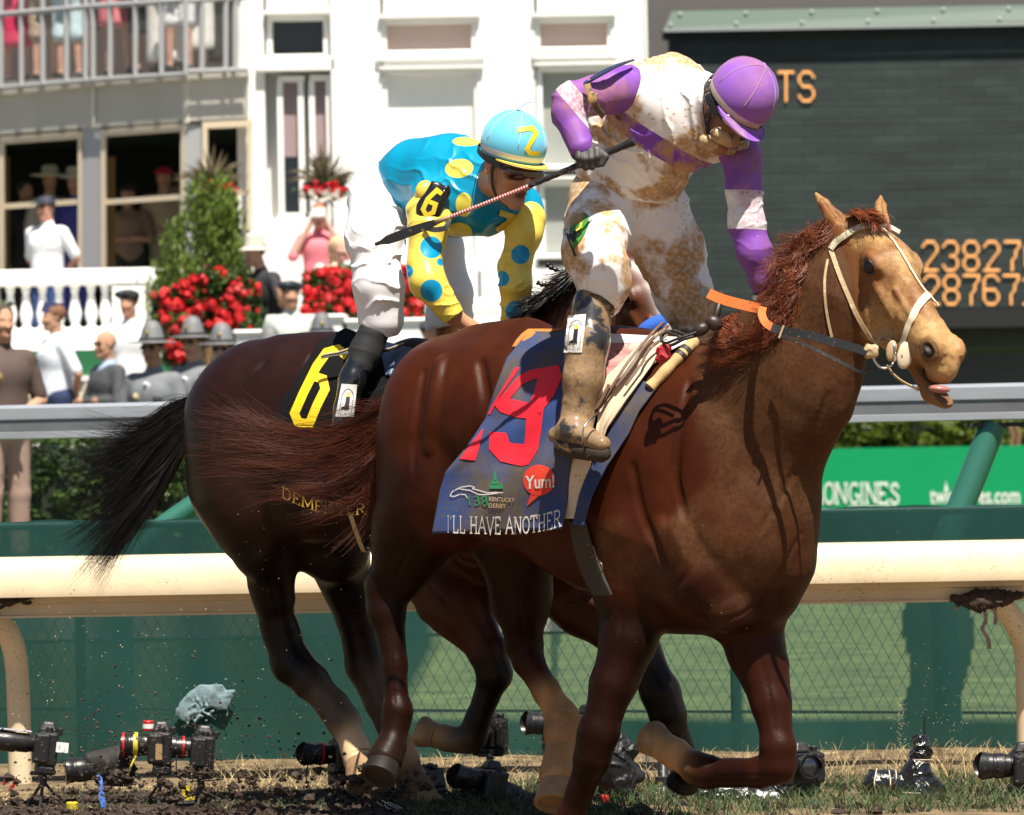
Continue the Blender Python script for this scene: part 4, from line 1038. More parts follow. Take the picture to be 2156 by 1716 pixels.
# shrub stems in the right hedge
b = MB()
for xa in (2098, 2125, 2138): b.tube([P(xa, 895, 58.6), P(xa+8, 920, 58.6), P(xa+4, 945, 58.6)], 0.03, 6)
tag(b.build('shrub_stems', M_('bark', (0.22, 0.13, 0.07), rough=0.8), None), 'bare brown shrub stems in the hedge beside the leaning green post', 'stems')
# grass tufts in front of the board and under the rail ----------------
def blades(b, n, fn, h0, h1, w, lean=0.4):
    for _ in range(n):
        x, y, z = fn(); hh = random.uniform(h0, h1); a = random.uniform(0, 6.28); l = lean*hh*random.uniform(-1, 1); l2 = lean*hh*random.uniform(-1, 1)
        dx, dy = math.cos(a)*w, math.sin(a)*w
        b.add([(x-dx, y-dy, z), (x+dx, y+dy, z), (x+l*0.4+dx*0.7, y+l2*0.4+dy*.7, z+hh*0.6), (x+l*0.4-dx*0.7, y+l2*0.4-dy*.7, z+hh*0.6), (x+l, y+l2, z+hh)], [(0, 1, 2, 3), (3, 2, 4)])
M_BLADE = M_('grass_blade', (0.10, 0.17, 0.035), rough=0.6, var=0.4, vscale=8)
M_STRAW = M_('dry_straw', (0.46, 0.35, 0.17), rough=0.8, var=0.35, vscale=12)
M_BLADE2 = M_('verge_grass_blade', (0.045, 0.075, 0.022), rough=0.6, var=0.4, vscale=8)
b = MB(); blades(b, 5000, lambda: (random.uniform(xpx(1600, 57), xpx(2250, 57)), random.uniform(52, 57.8), -0.02), 0.08, 0.20, 0.012)
tag(b.build('infield_grass_tufts', M_BLADE, None), 'short green grass at the foot of the green advertising board', 'grass', kind='stuff')
def vpt(xa, xb, ya, yb):
    def f():
        Y = random.uniform(ya, yb); x = random.uniform(xa, xb); return (xpx(x, Y, 1690), Y, 0.005)
    return f
b = MB(); blades(b, 7500, vpt(860, 2200, 16.75, 18.4), 0.02, 0.07, 0.0020, 1.2); blades(b, 1500, vpt(100, 900, 17.3, 18.3), 0.015, 0.05, 0.0018, 1.4)
tag(b.build('verge_grass', M_BLADE2, None), 'dark green grass on the verge under the cream rail', 'grass', kind='stuff')
b = MB(); blades(b, 1900, vpt(400, 2200, 17.9, 19.7), 0.02, 0.07, 0.0016, 1.3); blades(b, 130, vpt(1560, 2100, 18.0, 19.1), 0.07, 0.14, 0.0016, 0.8); blades(b, 60, vpt(1980, 2090, 18.0, 18.4), 0.08, 0.17, 0.0018, 0.9); blades(b, 2200, vpt(-50, 900, 17.2, 18.6), 0.008, 0.02, 0.0018, 4.0)
tag(b.build('dry_straw', M_STRAW, None), 'pale dry straw strewn along the verge under the rail', 'straw', kind='stuff')
# kerb board under the fence
b = MB()
for i in range(22): 
    x0 = -4.6+i*0.42; b.box(x0, x0+0.412, YF-0.16, YF-0.09, 0.0, zpx(1622, YF-0.16)-0.008*(i % 3))
tag(b.build('concrete_kerb', M_('kerb_concrete', (0.40, 0.30, 0.18), rough=0.9, var=0.2, vscale=6, bump=0.4, bscale=30), None), 'low pale kerb blocks along the foot of the green fence', 'kerb')
# dirt clods on the ground and in the air ----------------------------
b = MB()
for _ in range(3000):
    Y = random.uniform(16.75, 18.0); x = random.gauss(430, 330) if random.random() < .85 else random.uniform(-50, 2200)
    clod(b, (xpx(x, Y, 1690), Y, 0.004+0.012*random.random()), (0.004+0.026*random.random()**2.4))
tag(b.build('dirt_clods', M_CLOD, None), 'dark dirt clods scattered over the track edge', 'dirt', kind='stuff')
b = MB()
for _ in range(1500):
    x = abs(random.gauss(0, 1)); x = 560 - 420*random.random()+random.gauss(0, 120); y = 1690 - abs(random.gauss(0, 110)); Y = random.uniform(16.6, 17.9)
    clod(b, P(x, y, Y), 0.0012+0.0055*random.random()**3)
for _ in range(160): clod(b, P(random.gauss(1060, 90), random.gauss(1600, 60), random.uniform(16.9, 17.7)), 0.001+0.0025*random.random())
for _ in range(150): clod(b, P(random.gauss(430, 260), random.uniform(1620, 1690), random.uniform(16.8, 17.3)), 0.005+0.016*random.random()**2)
for _ in range(120): clod(b, P(random.gauss(800, 70), random.gauss(1660, 30), random.uniform(16.9, 17.4)), 0.003+0.014*random.random()**2)
for _ in range(50): clod(b, P(random.uniform(40, 700), random.uniform(850, 1400), random.uniform(16.6, 17.9)), 0.0012+0.0016*random.random())
tag(b.build('flying_dirt', M_CLOD, None), 'dark specks and lumps of dirt thrown up by the hooves', 'dirt', kind='stuff')
M_SAND = M_('dry_sand', (0.62, 0.48, 0.30), rough=0.9)
b = MB()
def fleck(x, y, Y, r): 
    c = P(x, y, Y); u = Vector((random.gauss(0, .5), 0, random.gauss(0, 1))).normalized()*r; v = Vector((random.gauss(0, 1), 0, random.gauss(0, .5))).normalized()*r*0.7
    w_ = Vector((0, r*0.6, 0)); b.add([c+u, c-u, c+v, c-v, c+w_, c-w_], [(0, 2, 4), (2, 1, 4), (1, 3, 4), (3, 0, 4), (2, 0, 5), (1, 2, 5), (3, 1, 5), (0, 3, 5)])
for _ in range(420): fleck(random.uniform(0, 720), random.gauss(1430, 110), random.uniform(17.2, 19.0), 0.0012+0.0025*random.random()**2)
for _ in range(300): fleck(random.uniform(850, 2150), random.gauss(1570, 60), random.uniform(17.6, 19.2), 0.0010+0.0018*random.random()**2)
for _ in range(140): fleck(random.gauss(1960, 45), random.gauss(1500, 60), random.uniform(18.0, 19.2), 0.001+0.0016*random.random())
for _ in range(170): fleck(random.gauss(2010, 10)+0, random.uniform(1560, 1690), 18.6, 0.0012+0.0022*random.random())
for _ in range(110): fleck(random.gauss(1897, 6), random.uniform(1470, 1580), 18.6, 0.0012+0.0018*random.random())
for _ in range(130): fleck(random.uniform(480, 900), random.uniform(900, 1500), random.uniform(16.6, 17.2), 0.0009+0.0014*random.random())
for _ in range(90): fleck(random.uniform(1100, 2100), random.uniform(850, 1400), random.uniform(15.0, 17.2), 0.0007+0.0009*random.random())
tag(b.build('flying_sand', M_SAND, None), 'pale sand grains in the air in front of the green fence', 'sand', kind='stuff')
# ================================================================== JOCKEYS
def frame(U, F):
    U = Vector(U).normalized(); F = Vector(F); F = (F - U*F.dot(U)).normalized(); Sd = F.cross(U)   # Sd: the person's right
    return U, F, Sd
def face_prims(sd, C, U, F, Sd, skin, lip=(0.30, 0.07, 0.05), k=1.0, hair=None, mouth=0.0):
    W = lambda f, s_, u: C + (F*f + Sd*s_ + U*u)*k
    M = np.array([F, Sd, U]).T
    def E(f, s_, u, r, c=skin, kk=0.012, sub=False): sd.ell(W(f, s_, u), np.array(r)*k, M=M, k=kk, col=c, sub=sub)
    def Cp(a, b, r0, r1, c=skin, kk=0.012, sub=False): sd.cap(W(*a), W(*b), r0*k, r1*k, k=kk, col=c, sub=sub)
    E(-0.008, 0, 0.035, (0.096, 0.075, 0.088)); E(0.030, 0, -0.02, (0.066, 0.062, 0.080), kk=0.02)
    Cp((0.0, 0, -0.06), (0.070, 0, -0.098), 0.045, 0.028, kk=0.025); E(0.083, 0, -0.100, (0.018, 0.020, 0.016), kk=0.012)
    for s_ in (-1, 1):
        Cp((0.0, s_*0.052, -0.055), (0.055, s_*0.028, -0.095), 0.016, 0.014, kk=0.02)
        E(0.074, s_*0.036, -0.030, (0.020, 0.022, 0.018), kk=0.015)
        E(0.092, s_*0.033, 0.010, (0.012, 0.016, 0.010), kk=0.008, sub=True)
        Cp((0.088, s_*0.012, 0.026), (0.078, s_*0.048, 0.026), 0.009, 0.007, kk=0.012)
        E(-0.004, s_*0.078, -0.005, (0.019, 0.008, 0.031), kk=0.008); E(0.002, s_*0.087, -0.002, (0.010, 0.006, 0.018), kk=0.006, sub=True)
        E(0.105, s_*0.013, -0.043, (0.011, 0.008, 0.008), kk=0.006)
    Cp((0.094, 0, 0.015), (0.112, 0, -0.036), 0.009, 0.012, kk=0.012); E(0.115, 0, -0.040, (0.011, 0.011, 0.010), kk=0.006)
    E(0.090, 0, -0.066, (0.014, 0.024, 0.007), c=lip, kk=0.006); E(0.088, 0, -0.080, (0.014, 0.020, 0.008), c=lip, kk=0.006)
    E(0.100, 0, -0.0725, (0.020, 0.018, 0.0022+0.006*mouth), c=(0.04, 0.012, 0.01), kk=0.003, sub=True)
    return W
def hand_prims(sd, wrist, palm_c, across, down, out, skin, r=0.0088, curl=1.0, gr=1.0):
    """closed hand: four fingers curled round a grip, thumb on the other side. across = along the grip, down = from knuckle, out = to the viewer"""
    across, down, out = Vector(across).normalized(), Vector(down).normalized(), Vector(out).normalized()
    sd.cap(wrist, palm_c - down*0.012, 0.024*gr, 0.027*gr, k=0.015, col=skin, n=out, sc=0.7)
    for i, l in enumerate((0.92, 1.0, 0.95, 0.8)):
        b = palm_c + across*(0.030 - 0.020*i) - down*0.012*l
        p1 = b + out*0.022*l + down*0.012; p2 = p1 + down*0.026*l - out*0.004; p3 = p2 - out*0.024*curl + down*0.006; p4 = p3 - out*0.012 - down*0.014
        for a_, b_, r0, r1 in ((b, p1, r*1.15, r*1.1), (p1, p2, r*1.1, r), (p2, p3, r, r*0.92), (p3, p4, r*0.92, r*0.8)):
            sd.cap(a_, b_, r0*gr, r1*gr, k=0.0045, col=skin)
    t0 = palm_c + across*0.034 + down*0.002 - out*0.004; t1 = t0 + across*0.012 + down*0.022 + out*0.006; t2 = t1 - across*0.004 + down*0.022 + out*0.004
    sd.cap(t0, t1, r*1.35*gr, r*1.15*gr, k=0.008, col=skin); sd.cap(t1, t2, r*1.15*gr, r*0.9*gr, k=0.004, col=skin)
def attr_band(o, name, v, c, n, hw):
    n = np.array(Vector(n).normalized()); set_attr(o, name, np.abs((v-np.array(c)) @ n) - hw)
def attr_dots(o, name, v, cs):
    d = np.full(len(v), 1.0)
    for c, r, sq in cs:
        w_ = v-np.array(c); d = np.minimum(d, np.sqrt((w_[:, 0]/sq[0])**2 + (w_[:, 1]*0.35)**2 + (w_[:, 2]/sq[1])**2) - r)
    set_attr(o, name, d)
SKIN1 = (0.30, 0.135, 0.070); SKIN2 = (0.56, 0.27, 0.15)
M_SK1 = mat('skin_tanned', SKIN1, rough=0.5, vcol=True, var=0.1, vscale=20, bump=0.1, bscale=120, spec=0.4)
MUDT = (0.46, 0.27, 0.105)
PUR = (0.20, 0.060, 0.42); WHT = (0.80, 0.78, 0.76)
# ------------------------------------------------ rider in purple and white
j1 = empty('person', P(1300, 700, 15.95), 'jockey in mud-spattered purple and white silks and purple helmet, on the chestnut, whip in hand', 'person')
def jc(sd, L_, Ys, k=0.03, **kw):
    """chain of (x,y,r) with depths"""
    for i in range(len(L_)-1):
        (x0, y0, r0), (x1, y1, r1) = L_[i], L_[i+1]
        sd.cap(P(x0, y0, Ys[i]), P(x1, y1, Ys[i+1]), r0*S(Ys[i]), r1*S(Ys[i+1]), k=k, **kw)
HY1 = 15.48
U1, F1, S1 = frame((0.58, -0.45, 0.68), (0.2, -0.6, -0.78))
HC1 = P(1563, 199, HY1) - U1*0.068
sb = SDF(SKIN1)
face_prims(sb, HC1, U1, F1, S1, SKIN1, k=1.02)
sb.cap(HC1 - U1*0.05 - F1*0.02, P(1490, 222, 15.66), 0.052, 0.050, k=0.03)
NECK1 = [(1480, 220, 50), (1410, 250, 56), (1345, 350, 60), (1318, 425, 60)]
jc(sb, NECK1, [15.64, 15.70, 15.85, 15.97], k=0.05)
jc(sb, [(1410, 215, 34), (1325, 187, 30), (1200, 217, 27), (1222, 308, 17)], [15.66, 15.62, 15.50, 15.42], k=0.02)
jc(sb, [(1470, 245, 34), (1556, 300, 28), (1567, 400, 28), (1590, 520, 22), (1612, 618, 16)], [15.68, 15.66, 15.58, 15.56, 15.58], k=0.02)
jc(sb, [(1290, 430, 60), (1255, 545, 40), (1255, 640, 26), (1216, 880, 20)], [15.90, 15.66, 15.68, 15.68], k=0.02)
jc(sb, [(1360, 440, 60), (1430, 560, 42), (1462, 680, 30), (1450, 850, 22)], [15.97, 16.02, 16.10, 16.25], k=0.02)
sb.obj('body', 0.0055, M_SK1, j1)
# silks
M_SH1 = mat('silk_white_muddy', WHT, rough=0.5, spec=0.3, layers=[('band', PUR)], mud=0.54, mudcol=MUDT, mudscale=6.0, mudhi=0.06, bump=0.15, bscale=90, bdist=0.002)
ss = SDF(WHT)
ss.cap(P(1350, 195, 15.66), P(1530, 285, 15.68), 60*S(15.6), 54*S(15.6), k=0.05)
ss.cap(P(1415, 190, 15.74), P(1475, 225, 15.70), 78*S(15.7), 66*S(15.7), k=0.05)
ss.cap(P(1395, 232, 15.72), P(1450, 272, 15.70), 98*S(15.7), 84*S(15.7), k=0.06)
ss.cap(P(1375, 300, 15.78), P(1335, 372, 15.90), 104*S(15.7), 106*S(15.9), k=0.06)
ss.cap(P(1465, 212, 15.66), P(1505, 212, 15.58), 0.088, 0.070, k=0.04)
ss.cap(P(1500, 215, 15.60), P(1520, 260, 15.58), 0.070, 0.065, k=0.04)
ss.cap(P(1280, 260, 15.80), P(1270, 340, 15.88), 40*S(15.8), 60*S(15.8), k=0.05)
axt = Vector((0.59, -0.15, 0.81))
so1 = ss.obj('silks_shirt', 0.0045, M_SH1, j1, disp=multi(folds((0.45, 0, 0.9), 110, 0.0085, 1.0, 1.8, 7), folds((0.9, 0, 0.3), 90, 0.0065, 2.0)),
             clip=[(P(1335, 416, 15.9), (-0.20, 0.1, -0.97))], colors=False)
v_, _ = o_world[so1.name]; attr_band(so1, 'band', v_, P(1384, 309, 15.6), (0.55, -0.25, 0.83), 0.034)
M_SL1 = mat('silk_sleeve_purple', PUR, rough=0.45, spec=0.35, layers=[('band', WHT)], mud=0.58, mudcol=(0.30, 0.12, 0.20), mudscale=7.0, mudhi=0.22, bump=0.15, bscale=90, bdist=0.002)
sl_ = SDF(PUR)
jc(sl_, [(1322, 184, 48), (1290, 192, 46), (1205, 212, 40)], [15.63, 15.60, 15.50], k=0.02)
jc(sl_, [(1203, 216, 40), (1198, 238, 36), (1222, 308, 27)], [15.50, 15.48, 15.42], k=0.02)
so2 = sl_.obj('sleeve', 0.0042, M_SL1, j1, disp=folds((0.5, 0, 0.85), 120, 0.005, 3.0, 2.0, 9), colors=False)
v_, _ = o_world[so2.name]
a_ = np.array(P(1175, 200, 15.5)); d1_ = (v_-np.array(P(1208, 208, 15.5)))
set_attr(so2, 'band', np.maximum(np.abs(d1_ @ np.array(Vector((0.75, -0.05, 0.62)).normalized()) - 0.002) - 0.027, -1))
sl2 = SDF(PUR)
jc(sl2, [(1545, 290, 52), (1563, 340, 40), (1567, 405, 37)], [15.68, 15.62, 15.58], k=0.02)
jc(sl2, [(1567, 405, 37), (1572, 470, 38), (1588, 530, 36), (1606, 590, 27), (1610, 612, 24)], [15.58, 15.57, 15.56, 15.57, 15.58], k=0.02)
so3 = sl2.obj('sleeve', 0.0042, M_SL1, j1, disp=folds((0.1, 0, 1), 130, 0.0045, 5.0, 2.0, 9), colors=False)
v_, _ = o_world[so3.name]; attr_band(so3, 'band', v_, P(1569, 442, 15.57), (0.05, 0, 1), 41*S(15.6))
# breeches
M_BR1 = mat('breeches_white_muddy', (0.82, 0.80, 0.79), rough=0.6, spec=0.2, mud=0.535, mudcol=MUDT, mudscale=5.0, mudhi=0.06, bump=0.1, bscale=60, bdist=0.002)
bb = SDF(WHT)
bb.cap(P(1280, 432, 15.92), P(1352, 425, 15.98), 88*S(15.9), 84*S(15.9), k=0.05)
bb.cap(P(1318, 395, 15.92), P(1340, 385, 15.94), 98*S(15.9), 92*S(15.9), k=0.05)
jc(bb, [(1262, 470, 76), (1250, 530, 64), (1268, 585, 52), (1266, 628, 46)], [15.82, 15.70, 15.68, 15.70], k=0.04)
bb.cap(P(1275, 560, 15.64), P(1285, 600, 15.66), 45*S(15.7), 40*S(15.7), k=0.04)
jc(bb, [(1375, 460, 82), (1412, 530, 70), (1440, 620, 58), (1462, 672, 46), (1448, 712, 30)], [15.95, 15.98, 15.98, 15.98, 16.0], k=0.04)
bo1 = bb.obj('breeches', 0.0045, M_BR1, j1, disp=multi(folds((0.25, 0, 1), 85, 0.0075, 0.5, 2.2, 8), folds((0.8, 0, 0.5), 70, 0.005, 4.0, 2.0, 7)), colors=False)
bvb = bvh_of(bo1)
# green knee patch
def blob(cx, cy, rx, ry, rot, n=28): 
    return [(cx + rx*math.cos(t)*math.cos(rot) - ry*math.sin(t)*math.sin(rot), cy + rx*math.cos(t)*math.sin(rot) + ry*math.sin(t)*math.cos(rot)) for t in [2*math.pi*i/n for i in range(n)]]
decal('knee_patch', [[(1198, 488), (1202, 464), (1215, 449), (1230, 446), (1240, 455), (1240, 472), (1232, 490), (1220, 508), (1208, 524), (1201, 512)]], bvb, mat('patch_green', (0.035, 0.20, 0.02), rough=0.5, mud=0.5, mudcol=MUDT, mudscale=9), j1, off=0.006, step=10)
pm = mat('patch_black', (0.02, 0.02, 0.02), rough=0.5)
decal('knee_patch_mark', stroke([(1198, 492), (1206, 502), (1211, 488), (1223, 478)], 8), bvb, pm, j1, off=0.009, step=10)
decal('knee_patch_mark', stroke([(1213, 486), (1222, 478), (1224, 468)], 4), bvb, mat('patch_yellow', (0.7, 0.5, 0.03), rough=0.5), j1, off=0.0105, step=10)
decal('knee_patch_border', stroke([(1189, 482), (1196, 500), (1204, 520), (1211, 540)], 5), bvb, pm, j1, off=0.004, step=10)
# boots
M_BT1 = mat('muddy_boot', (0.028, 0.026, 0.028), rough=0.25, spec=0.6, coat=0.3, mud=0.60, mudcol=(0.28, 0.17, 0.075), mudscale=8, mudhi=0.05, bump=0.25, bscale=30, bdist=0.004)
def boot(name, chain, Ys, foot, fY, parent, m, h=0.005):
    b_ = SDF((0, 0, 0)); jc(b_, chain, Ys, k=0.02)
    for (x0, y0, r0, x1, y1, r1), (Ya, Yb) in zip(foot, fY): b_.cap(P(x0, y0, Ya), P(x1, y1, Yb), r0*S(Ya), r1*S(Yb), k=0.02, n=(0, 0, 1), sc=0.9)
    return b_.obj(name, h, m, parent, colors=False, disp=folds((0, 0, 1), 60, 0.002, 1.0))
bt1 = boot('boot', [(1247, 640, 41), (1237, 720, 46), (1228, 800, 42), (1216, 880, 34), (1207, 905, 32)], [15.66, 15.62, 15.60, 15.60, 15.58],
     [(1175, 916, 22, 1215, 905, 30), (1205, 905, 31, 1266, 935, 20)], [(15.60, 15.58), (15.57, 15.50)], j1, M_BT1)
b = MB(); b.tube([P(1254, 632, 15.67), P(1250, 655, 15.66)], [46*S(15.66), 44*S(15.66)], 24); 
b.build('boot_cuff', mat('boot_cuff', (0.05, 0.035, 0.022), rough=0.8, mud=0.5, mudscale=10, bump=0.3, bscale=60), j1, smooth='auto', bevel=0.003)
b = MB(); b.tube([P(1172, 940, 15.59), P(1210, 942, 15.57), P(1268, 955, 15.50), P(1282, 955, 15.49)], [20*S(15.6), 24*S(15.6), 20*S(15.5), 12*S(15.5)], 12)
b.build('boot_sole', mat('sole', (0.03, 0.02, 0.014), rough=0.8, mud=0.4, mudscale=12, bump=0.5, bscale=40), j1, smooth=True)
bvt = bvh_of(bt1)
def boot_label(bvh, quad, parent, off):
    (x0, y0), (x1, y1), (x2, y2), (x3, y3) = quad
    f = lambda u, v: (lerp(lerp(x0, x1, u), lerp(x3, x2, u), v), lerp(lerp(y0, y1, u), lerp(y3, y2, u), v))
    ml = mat('label_white', (0.72, 0.70, 0.66), rough=0.6, mud=0.3, mudcol=MUDT, mudscale=14); mk = mat('label_black', (0.02, 0.02, 0.02), rough=0.5); my = mat('label_yellow', (0.7, 0.5, 0.05), rough=0.5); mg = mat('label_grey', (0.25, 0.25, 0.26), rough=0.5)
    decal('label_patch', [[f(0, 0), f(1, 0), f(1, 1), f(0, 1)]], bvh, ml, parent, off=off, step=9)
    decal('label_boot_mark', [[f(.42, .38), f(.66, .38), f(.66, .70), f(.70, .76), f(.22, .76), f(.22, .71), f(.42, .66)]], bvh, mk, parent, off=off+0.002, step=9)
    decal('label_cuff_mark', [[f(.42, .28), f(.66, .28), f(.66, .38), f(.42, .38)]], bvh, my, parent, off=off+0.002, step=9)
    decal('label_frame', stroke([f(.16, .8), f(.16, .30), f(.3, .18), f(.5, .13), f(.7, .18), f(.84, .30), f(.84, .8)], 1.6), bvh, mg, parent, off=off+0.0015, step=9)
    for w_, a, b_, vv in (("JOCKEYS'", .18, .82, .30), ('GUILD', .1, .9, .93)):
        bm = text_bm(w_, lambda u, v, a=a, b_=b_, vv=vv: f(lerp(a, b_, u), vv - v*0.09), bold=0.0); decal_bm('label_lettering', bm, bvh, mg, parent, off=off+0.002, step=9)
boot_label(bvt, [(1196, 664), (1234, 661), (1225, 742), (1187, 742)], j1, 0.004)
# helmet
def helmet(C, U, F, Sd, r, parent, m, clipu, h=0.0035, name='helmet'):
    sd = SDF((0, 0, 0)); sd.ell(C, r, M=np.array([F, Sd, U]).T, k=0.001)
    o = sd.obj(name, h, m, parent, colors=False, clip=[(C - U*clipu, -U)])
    return o
def visor(C, U, F, Sd, r, u0, parent, m, ext=0.045, half=1.15, drop=0.012, name='peak', thick=0.004):
    vs = []; n = 25
    for k_ in range(2):
        for e_ in (0, 0.5, 1):
            for i in range(n):
                t = lerp(-half, half, i/(n-1)); w_ = math.cos(t/half*1.45)**0.7 if abs(t) < half else 0
                rr = 0.985; p = C + F*(r[0]*rr*math.cos(t) + ext*e_*w_) + Sd*(r[1]*rr*math.sin(t)*(1+0.10*e_*w_)) - U*(u0 + drop*e_*w_*(1+0*e_) + k_*thick)
                vs.append(p)
    fs = []
    for k_ in range(2):
        for e_ in range(2):
            for i in range(n-1):
                q = [k_*3*n+e_*n+i, k_*3*n+e_*n+i+1, k_*3*n+(e_+1)*n+i+1, k_*3*n+(e_+1)*n+i]; fs.append(q if k_ else q[::-1])
    for i in range(n-1): fs.append([2*n+i, 2*n+i+1, 5*n+i+1, 5*n+i])
    return mesh_obj(name, vs, fs, m, parent)
M_HM1 = mat('helmet_cover_purple', (0.23, 0.085, 0.48), rough=0.65, spec=0.2, sheen=0.1, layers=[('band', (0.70, 0.60, 0.42))], mud=0.60, mudcol=(0.30, 0.13, 0.24), mudscale=6, mudhi=0.3, bump=0.1, bscale=200, bdist=0.001)
CH1 = P(1566, 197, HY1)
RH1 = (0.122, 0.106, 0.116)
ho1 = helmet(CH1, U1, F1, S1, RH1, j1, M_HM1, 0.048)
v_, _ = o_world[ho1.name]; attr_band(ho1, 'band', v_, CH1 - U1*0.033, U1, 0.011)
visor(CH1, U1, F1, S1, RH1, 0.046, j1, mat('peak_purple', (0.23, 0.085, 0.44), rough=0.6, mud=0.5, mudcol=(0.38, 0.24, 0.2), mudscale=12, mudhi=0.2), ext=0.045)
def helmet_seams(C, U, F, Sd, r, parent, m):
    for ang in (0.55, 1.6, 2.65):
        b = MB(); pts = []
        for i in range(24):
            t = lerp(0.05, math.pi-0.05, i/23); e = (F*math.cos(ang)*r[0] + Sd*math.sin(ang)*r[1])
            uu = math.sin(t); 
            p = C + e*math.cos(t)*1.006 + U*r[2]*uu*1.006
            if (p-C).dot(U) > -0.02: pts.append(p)
        b.tube(pts, 0.0016, 6); b.build('helmet_seam', m, parent, smooth=True)
helmet_seams(CH1, U1, F1, S1, RH1, j1, M_HM1)
# black harness running behind the helmet, chin strap, goggles
M_STRAP = mat('black_strap', (0.012, 0.012, 0.013), rough=0.45, spec=0.4, mud=0.36, mudcol=MUDT, mudscale=20)
def arc_strap(C, U, F, Sd, rF, rS, u, t0, t1, w_, m, parent, name, thick=0.003, tilt=0.0):
    b = MB(); pts = []; nr = []
    for i in range(28):
        t = lerp(t0, t1, i/27); nn = F*math.cos(t)*rS + Sd*math.sin(t)*rF
        pts.append(C + F*math.cos(t)*rF + Sd*math.sin(t)*rS + U*(u+tilt*math.cos(t))); nr.append(nn.normalized())
    b.ribbon(pts, nr, w_, thick); return b.build(name, m, parent, smooth='auto')
arc_strap(CH1, U1, F1, S1, 0.124, 0.108, -0.058, 1.0, 5.2, 0.022, M_STRAP, j1, 'helmet_harness', tilt=-0.018)
def wpt(C, U, F, Sd): return lambda f, s_, u: C + F*f + Sd*s_ + U*u
w1 = wpt(HC1, U1, F1, S1)
b = MB(); ln = smooth_line([w1(0.03, 0.085, 0.03), w1(0.035, 0.080, -0.02), w1(0.05, 0.062, -0.07), w1(0.06, 0.0, -0.115), w1(0.05, -0.062, -0.07)], 24); b.ribbon(ln, [(p-w1(0, 0, 0)) for p in ln], 0.014, 0.003)
ln = smooth_line([w1(-0.045, 0.080, 0.02), w1(-0.02, 0.080, -0.03), w1(0.035, 0.068, -0.065)], 16); b.ribbon(ln, [(p-w1(0, 0, 0)) for p in ln], 0.011, 0.003)
b.build('chin_strap', M_STRAP, j1, smooth='auto')
M_LENS = mat('goggle_lens', (0.02, 0.012, 0.008), rough=0.08, spec=0.8, coat=0.6)
M_GOGM = mat('muddy_goggles', (0.10, 0.05, 0.025), rough=0.18, spec=0.7, coat=0.5, mud=0.52, mudcol=(0.50, 0.34, 0.17), mudscale=16, mudhi=0.1)
def goggles(W_, parent, m, frame_m, drop=0.0, out=0.0, name='goggles', k=1.0):
    sd = SDF((0, 0, 0)); 
    U_, = (W_(0, 0, 1) - W_(0, 0, 0),)
    M = np.array([(W_(1, 0, 0)-W_(0, 0, 0)), (W_(0, 1, 0)-W_(0, 0, 0)), (W_(0, 0, 1)-W_(0, 0, 0))]).T
    M = M/np.linalg.norm(M, axis=0)
    for s_ in (-1, 1): sd.ell(W_(0.082+out, s_*0.036, 0.008+drop), np.array((0.024, 0.038, 0.024))*k, M=M, k=0.02)
    sd.ell(W_(0.095+out, 0, 0.010+drop), np.array((0.018, 0.030, 0.018))*k, M=M, k=0.02)
    g = sd.obj(name, 0.003, m, parent, colors=False)
    for s_ in (-1, 1):
        b = MB(); b.lathe(W_(0.092+out, s_*0.052, 0.006+drop), [(0.006, -0.002), (0.011, 0), (0.011, 0.003), (0.006, 0.004)], 14, ax=Matrix([(W_(1, s_*1.4, 0)-W_(0, 0, 0)).normalized().orthogonal().normalized(), (W_(1, s_*1.4, 0)-W_(0, 0, 0)).normalized().cross((W_(1, s_*1.4, 0)-W_(0, 0, 0)).normalized().orthogonal().normalized()), (W_(1, s_*1.4, 0)-W_(0, 0, 0)).normalized()]).transposed()); b.build('goggle_vent', frame_m, parent, smooth='auto')
    return g
M_BRASS = mat('brass_vent', (0.42, 0.30, 0.10), rough=0.35, metal=0.8)
goggles(w1, j1, M_GOGM, M_BRASS, drop=0.006)
goggles(w1, j1, M_GOGM, M_BRASS, drop=-0.058, out=0.006, k=1.12)
goggles(w1, j1, M_GOGM, M_BRASS, drop=-0.108, out=-0.018, k=1.05)
arc_strap(HC1, U1, F1, S1, 0.106, 0.088, 0.01, 0.5, 5.8, 0.02, M_STRAP, j1, 'goggle_strap', tilt=-0.008)
# arm badge along the upper arm
b = MB(); b.ribbon(smooth_line([P(1228, 180, 15.48), P(1264, 158, 15.48), P(1300, 140, 15.52), P(1334, 128, 15.58)], 14), Vector((-0.3, -0.45, 0.8)), [0.010, 0.016, 0.020, 0.022, 0.024, 0.024, 0.024, 0.022, 0.02, 0.02, 0.018, 0.015, 0.012, 0.008], 0.006)
b.build('arm_badge', mat('badge_black', (0.03, 0.04, 0.09), rough=0.3, coat=0.5, mud=0.42, mudcol=MUDT, mudscale=14), j1, smooth='auto')
b = MB(); b.ribbon(smooth_line([P(1236, 178, 15.44), P(1243, 200, 15.42), P(1256, 226, 15.44), P(1270, 244, 15.50)], 12), (0, -1, 0.1), 0.022, 0.004)
b.ell(P(1248, 207, 15.42), (0.018, 0.007, 0.022)); b.build('arm_badge_strap', mat('badge_strap', (0.10, 0.07, 0.04), rough=0.7, mud=0.5, mudcol=MUDT, mudscale=18), j1, smooth=True)
